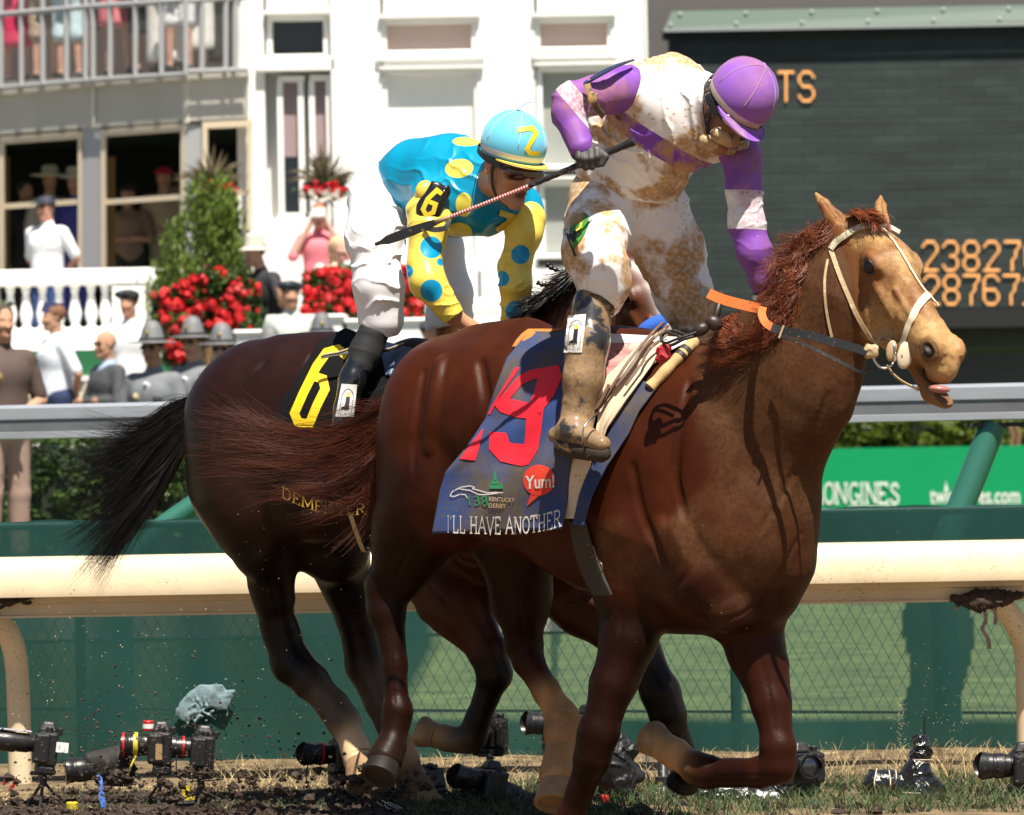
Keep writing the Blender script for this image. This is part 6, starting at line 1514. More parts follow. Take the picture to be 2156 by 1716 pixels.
b = MB(); ln = smooth_line([P(1462, 720, 15.44), P(1420, 762, 15.40), P(1368, 816, 15.42)], 20)
h_c = [hit(bv1, *proj(p)) for p in ln]; ln = [P(*proj(p), (h[0].y if h[0] is not None else 15.5) - 0.022) for p, h in zip(ln, h_c)]
b.tube(ln, [0.019+0.0015*math.sin(i*1.1) for i in range(20)], 12); b.build('roll_pad', mat('tan_fleece', (0.50, 0.34, 0.15), rough=0.9, var=0.2, vscale=20, bump=0.4, bscale=60), saddle, smooth='auto')
for i in (5, 7):
    b = MB(); d = (ln[i+1]-ln[i]).normalized(); b.tube([ln[i]-d*0.008, ln[i]+d*0.008], 0.0215, 14); b.build('roll_band', mat('dark_band', (0.03, 0.025, 0.02), rough=0.6), saddle, smooth='auto')
sd = SDF((0, 0, 0)); sd.cap(P(1402, 734, 15.43), P(1390, 756, 15.43), 0.019, 0.015, k=0.01); sd.cap(P(1390, 740, 15.43), P(1404, 752, 15.42), 0.014, 0.012, k=0.01)
sd.obj('red_cloth_knot', 0.003, mat('red_cloth', (0.36, 0.01, 0.02), rough=0.7, mud=0.4, mudcol=MUDT, mudscale=30), saddle, colors=False, disp=folds((0.6, 0, 0.7), 240, 0.008, 2.0, 2.0, 30))
# number cloth and saddle of the bay
cloth2 = empty('saddle_cloth', P(700, 850, 16.8), 'black saddle cloth with yellow number 6 on the dark bay', 'saddle cloth')
M_BLC = mat('black_cloth', (0.005, 0.005, 0.0055), rough=0.9, spec=0.15, bump=0.25, bscale=140, bdist=0.002)
cm2 = drape('cloth', [(728, 690), (676, 716), (644, 762), (618, 805), (588, 850), (568, 890), (570, 960), (584, 1040)], [(870, 745), (850, 765), (830, 800), (812, 850), (795, 900), (780, 1000), (760, 1085)], bv2, M_BLC, cloth2, off=0.012, ripple=0.004)
bvc2 = bvh_of(cm2)
decal('number', stroke([DC(1185, 262), DC(1125, 218), DC(1050, 240), DC(985, 330), DC(900, 500), DC(838, 640), DC(862, 700), DC(935, 712), DC(985, 590), DC(1040, 480), DC(1025, 415), DC(960, 395)], 19), bvc2, mat('number_yellow', (0.84, 0.56, 0.012), rough=0.45), cloth2, off=0.0035, step=10)
serif_text('DEMEISTER', lambda u, v: (lerp(592, 770, u), lerp(1046, 1082, u) + 26*math.sin(u*3.14)*0.6 - v*22), mat('thread_gold', (0.40, 0.24, 0.03), rough=0.6), cloth2, bvc2)
saddle2 = empty('saddle', P(860, 730, 16.8), 'blue-grey racing saddle and cream girth on the dark bay', 'saddle')
M_BG = mat('bluegrey_cloth', (0.10, 0.135, 0.22), rough=0.35, spec=0.5, var=0.3, vscale=12)
drape('seat_flap', [(800, 716), (800, 735), (806, 760), (812, 790)], [(905, 742), (890, 752), (870, 765), (838, 790)], bv2, M_BG, saddle2, off=0.03, nu=30, nv=16, ripple=0.006)
strap_on('loose_strap', [(690, 784), (720, 778), (780, 774), (840, 765), (880, 750)], 0.012, bv2, mat('edge_leather', (0.03, 0.026, 0.022), rough=0.5), saddle2, off=0.085, thick=0.004)
strap_on('loose_strap', [(692, 781), (760, 771), (820, 768), (872, 757)], 0.0035, bv2, mat('pale_stitch', (0.42, 0.34, 0.24), rough=0.7), saddle2, off=0.094, thick=0.002)
strap_on('girth_elastic', [(735, 1040), (748, 1085), (765, 1135), (784, 1182)], 0.018, bv2, mat('cream_webbing', (0.58, 0.46, 0.30), rough=0.7, mud=0.36, mudcol=(0.45, 0.28, 0.08), mudscale=20), saddle2, off=0.02, thick=0.003)
for q in ([(778, 1128), (792, 1122), (796, 1136), (784, 1142)], [(780, 1155), (806, 1146), (808, 1158), (786, 1168)]): px_loop('girth_buckle', q, 0.0026, M_STEEL, saddle2, bv2, 0.03, n=24, Y=16.7)
# bridle of the chestnut
M_BRI = mat('muddy_bridle', (0.42, 0.30, 0.16), rough=0.6, mud=0.42, mudcol=(0.60, 0.50, 0.36), mudscale=30, bump=0.3, bscale=90)
M_BRW = mat('white_bridle', (0.66, 0.56, 0.40), rough=0.55, mud=0.40, mudcol=(0.45, 0.31, 0.15), mudscale=22)
H1 = body1
brd = strap_on('bridle', [D4(700, 548), D4(760, 720), D4(850, 930), D4(940, 1090), D4(1003, 1155)], 0.0145, bv1, M_BRI, horse1, off=0.003)
strap_on('browband', [D4(702, 545), D4(745, 490), D4(830, 432), D4(930, 398), D4(1060, 402), D4(1140, 442)], 0.020, bv1, mat('browband_studded', (0.52, 0.45, 0.32), rough=0.4, var=0.6, vscale=60, mud=0.45, mudcol=(0.50, 0.36, 0.18), mudscale=14), brd, off=0.004, thick=0.008)
strap_on('throat_latch', [D4(680, 610), D4(660, 760), D4(672, 950), D4(706, 1118)], 0.008, bv1, M_BRI, brd, off=0.003)
strap_on('face_strap', [D4(960, 330), D4(1060, 432), D4(1150, 550), D4(1240, 705), D4(1300, 800), D4(1345, 850)], 0.0065, bv1, M_BRW, brd, off=0.003)
strap_on('nose_strap', [D4(1335, 835), D4(1270, 930), D4(1225, 1030), D4(1200, 1100), D4(1175, 1180)], 0.024, bv1, M_BRW, brd, off=0.004, thick=0.004)
strap_on('nose_strap', [D4(1335, 835), D4(1370, 880), D4(1400, 915)], 0.010, bv1, M_BRW, brd, off=0.003, thick=0.003)
def onhead(x, y, off): 
    h_, n = hit(bv1, x, y); return P(x, y, (h_.y if h_ is not None else 15.0) - off)
b = MB(); p_ = onhead(*D4(1190, 1235), 0.012); b.ell(p_, (0.027, 0.010, 0.046), ax=Matrix.Rotation(0.25, 3, 'Y')); b.build('bit_guard', M_BRW, brd, smooth=True)
b = MB(); p_ = onhead(*D4(1098, 1210), 0.016); b.ell(p_, (0.018, 0.008, 0.034), ax=Matrix.Rotation(0.15, 3, 'Y')); b.build('bit_guard', M_BRI, brd, smooth=True)
cx_, cy_ = D4(1050, 1225); px_loop('bit_ring', [(cx_+24*math.cos(t), cy_+32*math.sin(t)) for t in [i*math.pi/5 for i in range(10)]], 0.0040, M_STEEL, brd, bv1, 0.014, n=60, Y=15.05)
b = MB(); b.tube([onhead(*D4(1120, 1250), 0.026), onhead(*D4(1180, 1245), 0.026)], 0.010, 12); b.build('bit_bar', M_STEEL, brd, smooth='auto', bevel=0.002)
strap_on('chin_strap', [D4(1075, 1300), D4(1130, 1370), D4(1200, 1420), D4(1290, 1462)], 0.013, bv1, M_BRI, brd, off=0.004)
sd = SDF((0, 0, 0)); bx_, by_ = D4(965, 1212); sd.cap(P(bx_-7, by_-5, 14.99), P(bx_+7, by_-5, 14.985), 0.014, 0.014, k=0.008); sd.cap(P(bx_-6, by_+7, 14.99), P(bx_+6, by_+7, 14.985), 0.014, 0.013, k=0.008)
sd.obj('rein_billet', 0.003, M_BRI, brd, colors=False, disp=folds((0.3, 0, 1), 300, 0.005, 2.0, 2.0, 30))
M_RB = mat('black_rubber_rein', (0.012, 0.012, 0.012), rough=0.55, bump=0.3, bscale=120, mud=0.36, mudcol=(0.10, 0.07, 0.04), mudscale=14); M_RO = mat('orange_rein_grip', (0.58, 0.13, 0.015), rough=0.55, mud=0.34, mudcol=(0.25, 0.08, 0.03), mudscale=12)
def ribl(name, pts, w_, m, parent, nrm=(0, -1, 0.15), thick=0.004, n=30):
    b = MB(); b.ribbon(smooth_line([P(*p) for p in pts], n), nrm, w_, thick); return b.build(name, m, parent, smooth='auto')
rein = ribl('rein', [(1826, 741, 14.98), (1760, 722, 15.06), (1700, 706, 15.13), (1650, 697, 15.20), (1625, 690, 15.22)], 0.027, M_RB, brd)
ribl('rein_grip', [(1632, 693, 15.22), (1612, 680, 15.24), (1604, 662, 15.27), (1606, 648, 15.30)], 0.025, M_RO, rein)
ribl('rein_buckle', [(1650, 685, 15.19), (1640, 712, 15.19)], 0.006, M_BRI, rein)
ribl('rein_grip', [(1600, 650, 15.36), (1560, 641, 15.36), (1520, 630, 15.38), (1492, 618, 15.40)], 0.033, M_RO, rein)
ribl('rein_end', [(1496, 620, 15.40), (1477, 610, 15.41)], 0.035, M_RB, rein)
ribl('rein', [(1835, 775, 15.02), (1810, 783, 15.08), (1780, 768, 15.14), (1700, 728, 15.20), (1640, 706, 15.26)], 0.010, M_RB, brd)
px_loop('rein_loop', [(1470, 706, 15.40), (1440, 714, 15.40), (1412, 727, 15.42), (1394, 718, 15.44), (1398, 702, 15.46), (1420, 697, 15.45), (1448, 706, 15.42), (1480, 700, 15.40)], 0.0052, M_RB, brd, closed=False, n=60)
px_loop('rein_loop', [(1466, 700, 15.38), (1430, 712, 15.38), (1400, 722, 15.41), (1391, 708, 15.44), (1404, 700, 15.45), (1440, 712, 15.41)], 0.0045, M_RB, brd, closed=False, n=60)
b = MB(); b.ell(P(1476, 693, 15.40), (0.029, 0.022, 0.021), ax=Matrix.Rotation(-0.4, 3, 'Y'), nu=16, nv=12); b.ell(P(1503, 680, 15.40), (0.030, 0.022, 0.024), ax=Matrix.Rotation(0.5, 3, 'Y'), nu=16, nv=12); b.tube([P(1503, 680, 15.43), P(1512, 650, 15.46), P(1520, 615, 15.48)], 0.012, 8)
b.build('rein_knot', mat('dark_leather', (0.030, 0.018, 0.014), rough=0.45, bump=0.2, bscale=40), brd, smooth=True)
b = MB(); b.ell(P(*D4(1412, 1462), 15.03), (0.034, 0.024, 0.013), ax=Matrix.Rotation(0.12, 3, 'Y')); b.build('tongue', mat('tongue', (0.36, 0.14, 0.12), rough=0.35), horse1, smooth=True)
# bay: blue noseband
b = MB(); ring = [W2(0.335, 0.078*math.cos(t)-0.045, 0.088*math.sin(t)) for t in [lerp(-2.2, 2.2, i/23) for i in range(24)]]
b.tube(ring, 0.030, 12); b.build('noseband', mat('blue_fleece', (0.02, 0.10, 0.44), rough=0.9, bump=0.5, bscale=90), horse2, smooth=True)
strap_on('bridle', [(1292, 610), (1290, 640), (1288, 680), (1300, 705)], 0.010, bv2, mat('dark_red_leather', (0.12, 0.02, 0.015), rough=0.4), horse2, off=0.004)
# ================================================================== BACKGROUND
M_WP = mat('white_paint', (0.86, 0.85, 0.82), rough=0.6, var=0.03, vscale=0.7)
def wbox(b, x0, x1, y0, y1, Y, dp, xm=None, ym=None):
    """pixel rectangle at depth Y, extruded dp metres back"""
    ym = (y0+y1)/2 if ym is None else ym; xm = (x0+x1)/2 if xm is None else xm
    X0, X1 = xpx(x0, Y, ym), xpx(x1, Y, ym); Z0, Z1 = zpx(y1, Y, xm), zpx(y0, Y, xm); b.box(X0, X1, Y, Y+dp, Z0, Z1); return X0, X1, Z0, Z1
# raised viewing apron, sloping up to the terrace
def quad_st(name, pts, m):
    o = mesh_obj(name, pts, [(0, 1, 2, 3)], m, None, smooth=False); o['kind'] = 'structure'; return o
M_PAVE = mat('pavement_concrete', (0.13, 0.12, 0.10), rough=0.9, var=0.15, vscale=1.5)
quad_st('pavement', [(-14, 31, 0.0), (1.2, 31, 0.0), (1.2, 47.9, 0.9), (-14, 47.9, 0.9)], M_PAVE)
quad_st('terrace_floor', [(-14, 49.3, 1.95), (8, 49.3, 1.95), (8, 56, 1.95), (-14, 56, 1.95)], M_PAVE)
b = MB(); b.box(-14, 1.6, 48.0, 49.3, 0.0, 1.94); o = b.build('terrace_wall', M_WP); tag(o, 'white painted base of the raised terrace under the balustrade', 'wall')
b = MB(); b.box(-14, 0.2, 47.93, 47.985, zpx(800, 47.9, 100), zpx(738, 47.9, 100)); tag(b.build('green_banner', mat('banner_green', (0.015, 0.13, 0.05), rough=0.6)), 'dark green band along the foot of the white balustrade', 'banner')
lat = empty('lattice_panel', (-4, 47.9, 0.9), 'cream lattice below the green band, behind the soldiers', 'lattice')
b = MB(); z0_, z1_ = zpx(870, 47.9, 100), zpx(803, 47.9, 100)
for i in range(44):
    x = -5.6 + i*0.13
    b.tube([(x, 47.90, z0_), (x+0.12, 47.90, z1_)], 0.012, 4); b.tube([(x+0.12, 47.92, z0_), (x, 47.92, z1_)], 0.012, 4)
b.build('slats', mat('lattice_cream', (0.72, 0.66, 0.50), rough=0.6), lat)
b = MB(); b.box(-5.8, 0.2, 47.88, 47.93, z1_, z1_+0.05); b.build('top_bar', M_WP, lat)
# balustrade
bal = empty('balustrade', (-4, 49, 1.95), 'white balustrade of turned balusters along the raised terrace', 'balustrade')
YBA = 49.0
b = MB(); wbox(b, -60, 350, 566, 600, YBA-0.12, 0.34, xm=150); b.build('hand_rail', M_WP, bal, bevel=0.02)
b = MB(); wbox(b, -60, 350, 690, 738, YBA-0.1, 0.3, xm=150); b.build('base_rail', M_WP, bal, bevel=0.02)
def baluster(x):
    b = MB(); X = xpx(x, YBA, 640); z0, z1 = zpx(692, YBA, 150), zpx(599, YBA, 150); h_ = z1-z0
    b.lathe((X, YBA, z0), [(0.055, 0), (0.055, 0.05*h_), (0.035, 0.08*h_), (0.062, 0.25*h_), (0.066, 0.36*h_), (0.045, 0.58*h_), (0.030, 0.80*h_), (0.045, 0.86*h_), (0.036, 0.90*h_), (0.055, 0.95*h_), (0.055, h_)], 12)
    return b.build('baluster', M_WP, bal, smooth='auto')
for x in (-14, 22, 55, 90, 124, 158, 192, 222, 318, 340): baluster(x)
b = MB(); wbox(b, 236, 306, 600, 692, YBA-0.10, 0.30); b.build('pier', M_WP, bal, bevel=0.01)
# second balustrade behind the riders
bal2 = empty('balustrade', (0, 49.2, 1.95), 'short white balustrade seen between the two jockeys', 'balustrade')
b = MB(); wbox(b, 730, 1240, 628, 644, 49.1, 0.2); b.build('hand_rail', M_WP, bal2, bevel=0.02)
b = MB(); wbox(b, 730, 1240, 700, 735, 49.1, 0.2); b.build('base_rail', M_WP, bal2, bevel=0.02)
for x in range(870, 1190, 34):
    b = MB(); X = xpx(x, 49.2, 670); b.lathe((X, 49.2, zpx(702, 49.2, x)), [(0.05, 0), (0.03, 0.03), (0.055, 0.10), (0.03, 0.22), (0.05, 0.26), (0.05, 0.30)], 10); b.build('baluster', M_WP, bal2, smooth='auto')
# white building -----------------------------------------------------
YW = 52.0
wb = empty('white_building', (0, YW, 1.95), 'white painted building with tall sash windows behind the jockeys', 'building')
b = MB()
cols = [(500, 560), (700, 806), (1008, 1130), (1292, 1364)]
for x0, x1 in cols: wbox(b, x0, x1, -60, 760, YW, 0.5)
for x0, x1, segs in ((560, 700, ((-60, 30), (122, 150), (458, 760))), (806, 1008, ((-60, 30), (118, 142), (560, 760))), (1130, 1292, ((-60, 26), (112, 136), (560, 760)))):
    for y0, y1 in segs: wbox(b, x0, x1, y0, y1, YW+0.004, 0.49)
b.build('wall', M_WP, wb)
b = MB()
for q_ in ((558, 702, 28, 460), (804, 1010, 28, 562), (1128, 1294, 24, 562)): wbox(b, *q_, YW+0.38, 0.1)
b.build('recessed_wall', M_WP, wb)
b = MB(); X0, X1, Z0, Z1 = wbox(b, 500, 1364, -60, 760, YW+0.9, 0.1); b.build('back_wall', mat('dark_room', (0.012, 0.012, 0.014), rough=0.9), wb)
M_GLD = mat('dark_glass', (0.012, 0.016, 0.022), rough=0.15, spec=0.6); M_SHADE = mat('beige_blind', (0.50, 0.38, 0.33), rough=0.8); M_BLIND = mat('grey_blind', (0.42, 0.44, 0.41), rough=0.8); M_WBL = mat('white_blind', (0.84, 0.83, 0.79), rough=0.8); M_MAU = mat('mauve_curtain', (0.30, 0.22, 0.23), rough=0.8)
def window(x0, x1, y0, y1, m, rec=0.12, fr=12, parent=wb, sill=True, slats=0, splitc=None):
    f = MB(); 
    for a in ((x0-fr, x1+fr, y0-fr, y0), (x0-fr, x1+fr, y1, y1+fr), (x0-fr, x0, y0, y1), (x1, x1+fr, y0, y1)): wbox(f, *a, YW+0.006+rec*0.2, rec+0.1)
    if sill: wbox(f, x0-fr-6, x1+fr+6, y1+fr*0.4, y1+fr*0.9, YW-0.05, 0.1); wbox(f, x0-fr-6, x1+fr+6, y0-fr-8, y0-fr-2, YW-0.07, 0.1)
    w_ = f.build('window', M_WP, parent)
    p = MB()
    if slats:
        n = int((y1-y0)/slats)
        for i in range(n): wbox(p, x0, x1, y0+i*slats+0.8, y0+(i+1)*slats-0.8, YW+rec+0.02, 0.01)
        wbox(p, x0, x1, y0, y1, YW+rec+0.05, 0.02)
    elif splitc:
        wbox(p, x0, x1, y0, splitc, YW+rec, 0.02)
    else: wbox(p, x0, x1, y0, y1, YW+rec, 0.02)
    p.build('pane', m, w_)
    if splitc:
        p = MB(); wbox(p, x0, x1, splitc, y1, YW+rec, 0.02); p.build('pane', M_GLD, w_)
window(573, 681, 42, 114, M_GLD, rec=0.25)
window(597, 629, 172, 448, M_MAU, splitc=330, sill=False); window(664, 688, 170, 446, M_MAU, splitc=330, sill=False)
window(814, 993, 50, 105, M_SHADE); window(817, 1000, 158, 400, M_WBL, sill=True); window(820, 1000, 425, 560, M_WBL, sill=False)
window(1137, 1279, 47, 98, M_SHADE); window(1143, 1282, 150, 345, M_BLIND, slats=6); window(1147, 1284, 390, 532, M_BLIND, slats=6)
b = MB(); wbox(b, 540, 706, 122, 150, YW-0.10, 0.10); wbox(b, 790, 1020, 116, 128, YW-0.06, 0.06); wbox(b, 1120, 1300, 112, 124, YW-0.06, 0.06); b.build('cornice', M_WP, wb, bevel=0.015)
b = MB(); wbox(b, 700, 716, -60, 760, YW-0.10, 0.10); wbox(b, 1362, 1368, -60, 760, YW-0.06, 0.5); b.build('pilaster', M_WP, wb, bevel=0.01)
# grey pavilion on the left -------------------------------------------
pav = empty('grey_pavilion', (-5, 52, 1.95), 'grey pavilion with dark beige-framed windows and a balcony above, at the upper left', 'building')
M_CON = mat('grey_panel', (0.47, 0.44, 0.39), rough=0.7, var=0.07, vscale=1.2); M_BEI = mat('beige_frame', (0.66, 0.55, 0.40), rough=0.6, var=0.05, vscale=3); M_GP = mat('grey_steel_paint', (0.36, 0.36, 0.37), rough=0.5)
Y0p, Y1p = 53.4, 51.0      # left end is farther
def py_(x): return lerp(Y0p, Y1p, max(-0.3, min(1.25, (x+20)/410))) if x < 391 else lerp(51.0, 51.6, (x-391)/110)
def sbox(b, x0, x1, y0a, y1a, y0b, y1b, dp, off=0.0):
    """box on the slanted front: y0a,y1a = top/bottom at x0, y0b,y1b at x1"""
    vs = []
    for d in (0, dp):
        for (x, yy) in ((x0, y1a), (x1, y1b), (x1, y0b), (x0, y0a)):
            p = P(x, yy, py_(x)+off); p.y += d; vs.append(p)
    b.add(vs, [(0, 1, 2, 3), (7, 6, 5, 4), (0, 4, 5, 1), (1, 5, 6, 2), (2, 6, 7, 3), (3, 7, 4, 0)])
b = MB(); sbox(b, -560, -60, 262, 345, 205, 288, 0.4); sbox(b, -560, 0, 300, 640, 300, 640, 0.2, 0.05); sbox(b, -60, 196, 205, 288, 180, 268, 0.4); sbox(b, 197, 391, 180, 268, 165, 256, 0.4); sbox(b, 392, 520, 166, 255, 158, 248, 0.4, -0.02); b.build('fascia', M_CON, pav)
for q_ in ((192, 200, 178, 270, 178, 270, 0.1, -0.03), (386, 398, 163, 258, 163, 258, 0.1, -0.04)): b = MB(); sbox(b, *q_); b.build('fascia_joint', mat('joint_beige', (0.62, 0.58, 0.50), rough=0.6), pav)
for x0, x1 in ((170, 212), (388, 424)):
    b = MB(); sbox(b, x0, x1, 262, 600, 262, 600, 0.25, 0.02); b.build('post', M_GP, pav)
def pwin(x0, x1, yt0, yt1, ym0, ym1, yb):
    b = MB(); sbox(b, x0-10, x1+10, yt0-14, yt0, yt1-14, yt1, 0.2, -0.01); sbox(b, x0-10, x0, yt0, yb, yt0, yb, 0.2, -0.01); sbox(b, x1, x1+8, yt1, yb, yt1, yb, 0.2, -0.01)
    sbox(b, x0, x1, ym0-5, ym0+6, ym1-5, ym1+6, 0.06, 0.05); f = b.build('window', M_BEI, pav); return f
pwin(8, 164, 303, 290, 434, 424, 600); pwin(222, 380, 287, 274, 425, 414, 600); pwin(436, 520, 270, 266, 408, 404, 600)
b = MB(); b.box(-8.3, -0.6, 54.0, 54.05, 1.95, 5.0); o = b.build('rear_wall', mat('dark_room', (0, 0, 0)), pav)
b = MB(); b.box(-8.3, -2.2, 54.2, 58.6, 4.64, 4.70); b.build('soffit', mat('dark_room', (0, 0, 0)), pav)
o.location.y += 4.5
for q_ in (2, 224): b = MB(); sbox(b, q_, q_+18, 330, 600, 330, 600, 0.03, 0.6); b.build('side_curtain', mat('ochre_curtain', (0.36, 0.20, 0.06), rough=0.8), pav)
# balcony floor and rails
b = MB(); sbox(b, -60, 196, 176, 206, 160, 181, 3.0, -0.15); sbox(b, 196, 391, 160, 181, 150, 167, 3.0, -0.15); sbox(b, 391, 520, 150, 167, 146, 160, 3.0, -0.15); b.build('balcony_floor', M_CON, pav)
b = MB()
def rl(x0, y0, x1, y1, r, off=-0.25): b.tube([P(x0, y0, py_(x0)+off), P(x1, y1, py_(x1)+off)], r, 8)
rl(-60, 36, 200, 13, 0.032); rl(200, 13, 391, 1, 0.032); rl(391, 1, 520, -6, 0.032); rl(-60, 190, 200, 168, 0.025); rl(200, 168, 391, 156, 0.025); rl(391, 150, 520, 146, 0.025)
b.build('balcony_rail', M_GP, pav, smooth='auto')
for x in (2, 45, 90, 140, 180, 196, 232, 285, 340, 391, 425, 475, 495):
    b = MB(); yb_ = lerp(184, 150, x/500); b.tube([P(x, yb_, py_(x)-0.25), P(x, -60, py_(x)-0.25)], 0.030, 8); b.build('baluster_post', M_GP, pav, smooth='auto')
b = MB()
for i in range(120):
    x = -40+i*4.6; yb_ = lerp(184, 150, max(0, x)/500); p = P(x, yb_, py_(x)-0.22); b.box(p.x-0.0025, p.x+0.0025, p.y-0.0025, p.y+0.0025, p.z, p.z+1.0)
b.build('infill_rods', mat('rod_dark', (0.12, 0.12, 0.12), rough=0.5), pav)
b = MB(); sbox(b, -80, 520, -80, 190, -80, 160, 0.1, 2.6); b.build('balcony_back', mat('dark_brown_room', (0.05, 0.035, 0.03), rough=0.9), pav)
# scoreboard -----------------------------------------------------------
YS = 60.0
sbd = empty('scoreboard', (xpx(1800, YS), YS, 0), 'large dark electronic scoreboard with amber dot numbers at the upper right', 'scoreboard')
M_SBD = mat('scoreboard_slats', (0.018, 0.029, 0.027), rough=0.6, var=0.35, vscale=1.2, stretch=(0.6, 1, 3)); M_TAU = mat('taupe_wall', (0.115, 0.105, 0.10), rough=0.8, var=0.06, vscale=0.7); M_BLK = mat('black_frame', (0.010, 0.010, 0.011), rough=0.6)
def grid_modules(m):
    nt = m.node_tree; b_ = nt.nodes['Principled BSDF']; src = b_.inputs['Base Color'].links[0].from_socket
    tc = NN(nt, 'ShaderNodeTexCoord'); sx = NN(nt, 'ShaderNodeSeparateXYZ'); cb = NN(nt, 'ShaderNodeCombineXYZ'); nt.links.new(tc.outputs['Object'], sx.inputs[0])
    nt.links.new(sx.outputs[0], cb.inputs[0]); nt.links.new(sx.outputs[2], cb.inputs[1])
    br = NN(nt, 'ShaderNodeTexBrick'); br.offset = 0.37; br.inputs['Scale'].default_value = 1.0; br.inputs['Brick Width'].default_value = 0.42; br.inputs['Row Height'].default_value = 0.115; br.inputs['Mortar Size'].default_value = 0.006
    br.inputs['Color1'].default_value = (0.78, 0.80, 0.80, 1); br.inputs['Color2'].default_value = (1.25, 1.22, 1.22, 1); br.inputs['Mortar'].default_value = (0.45, 0.45, 0.45, 1); nt.links.new(cb.outputs[0], br.inputs['Vector'])
    mx = NN(nt, 'ShaderNodeVectorMath', operation='MULTIPLY'); nt.links.new(src, mx.inputs[0]); nt.links.new(br.outputs['Color'], mx.inputs[1]); nt.links.new(mx.outputs[0], b_.inputs['Base Color'])
grid_modules(M_SBD)
X0, X1 = xpx(1428, YS, 400), xpx(2400, YS, 400); Zt, Zb = zpx(72, YS, 1800), zpx(652, YS, 1800)
n = 46; b = MB()
for i in range(n):
    z0 = lerp(Zb, Zt, i/n); z1 = lerp(Zb, Zt, (i+1)/n)-0.004
    vs = [(X0, YS, z0), (X1, YS, z0), (X1, YS+0.002, z1), (X0, YS+0.002, z1)]; b.add(vs, [(0, 1, 2, 3)])
b.build('display_panel', M_SBD, sbd)
b = MB(); b.box(X0, X1, YS+0.06, YS+0.2, Zb, Zt); b.build('panel_back', M_BLK, sbd)
b = MB(); wbox(b, 1405, 2400, 652, 692, YS-0.10, 0.4, xm=1900); wbox(b, 1412, 1432, 60, 652, YS-0.05, 0.2); b.build('frame', M_BLK, sbd)
b = MB(); wbox(b, 1395, 2400, 48, 74, YS-0.06, 0.2, xm=1900); b.build('hood_edge', M_BLK, sbd)
M_HOOD = mat('hood_green', (0.022, 0.070, 0.046), rough=0.45, var=0.06)
b = MB(); Zc = zpx(35, YS, 1900); xa = xpx(1397, YS, 40); b.add([(xa, YS-0.16, Zc-0.11), (X1, YS-0.16, Zc-0.09), (X1, YS-0.08, Zc+0.11), (xa+0.1, YS-0.08, Zc+0.11), (xa, YS+0.1, Zc-0.11), (X1, YS+0.1, Zc-0.11), (X1, YS+0.1, Zc+0.13), (xa+0.1, YS+0.1, Zc+0.13)],
      [(0, 1, 2, 3), (3, 2, 6, 7), (0, 3, 7, 4), (1, 5, 6, 2), (0, 4, 5, 1)]); b.build('hood', M_HOOD, sbd)
b = MB(); b.box(xa-0.01, X1, YS-0.19, YS-0.16, Zc-0.15, Zc-0.105); b.build('hood_lip', mat('pale_lip', (0.30, 0.33, 0.32), rough=0.5), sbd)
b = MB()
for i in range(9):
    for (dz, dx) in ((-0.06, 0), (0.07, 0.12)): b.ell((xa+0.08+dx+i*0.81, YS-0.165+ (0.05 if dz > 0 else 0), Zc+dz), 0.022, nu=8, nv=5)
b.build('rivets', mat('rivet', (0.5, 0.52, 0.5), rough=0.4), sbd, smooth=True)
FONT = {'T': ['11111', '00100', '00100', '00100', '00100', '00100', '00100'], 'S': ['01110', '10001', '10000', '01110', '00001', '10001', '01110'], '2': ['01110', '10001', '00001', '00010', '00100', '01000', '11111'],
        '3': ['01110', '10001', '00001', '00110', '00001', '10001', '01110'], '8': ['01110', '10001', '10001', '01110', '10001', '10001', '01110'], '7': ['11111', '00001', '00010', '00010', '00100', '00100', '00100'],
        '6': ['01110', '10001', '10000', '11110', '10001', '10001', '01110'], '5': ['11111', '10000', '11110', '00001', '00001', '10001', '01110'], 'O': ['01110', '10001', '10001', '10001', '10001', '10001', '01110'], 'D': ['11110', '10001', '10001', '10001', '10001', '10001', '11110']}
M_LED = mat('amber_lamp', (0.30, 0.13, 0.04), rough=0.5, emit=(1.0, 0.45, 0.13), estr=0.75)
def led(txt, x0, y0, pitch, w_, h_, name='lamp_character'):
    for k, c in enumerate(txt):
        b = MB(); rows = FONT[c]; R_ = 13; 
        for j in range(13):
            for i in range(9):
                # double resolution: lamps on the cell grid and between lit neighbours
                lit = False
                if i % 2 == 0 and j % 2 == 0: lit = rows[j//2][i//2] == '1'
                elif i % 2 == 1 and j % 2 == 0: lit = rows[j//2][i//2] == '1' and rows[j//2][i//2+1] == '1'
                elif i % 2 == 0: lit = rows[j//2][i//2] == '1' and rows[j//2+1][i//2] == '1'
                else: lit = (rows[j//2][i//2] == '1' and rows[j//2+1][i//2+1] == '1' and rows[j//2][i//2+1] == '0' and rows[j//2+1][i//2] == '0') or (rows[j//2][i//2+1] == '1' and rows[j//2+1][i//2] == '1' and rows[j//2][i//2] == '0' and rows[j//2+1][i//2+1] == '0')
                if lit: b.ell(P(x0+k*pitch+i/8*w_, y0+j/12*h_, YS-0.03), (0.016, 0.01, 0.016), nu=6, nv=4)
        b.build(name, M_LED, sbd)
led('TS', 1640, 152, 43, 30, 60); led('DD', 1552, 152, 43, 30, 60); led('238276', 1943, 509, 43.3, 30, 60); led('287672', 1946, 580, 42, 30, 60)
tw = MB(); wbox(tw, 1366, 2400, -80, 830, YS+0.6, 0.5, xm=1800); tag(tw.build('taupe_wall', M_TAU), 'dull taupe wall behind and under the scoreboard', 'wall')
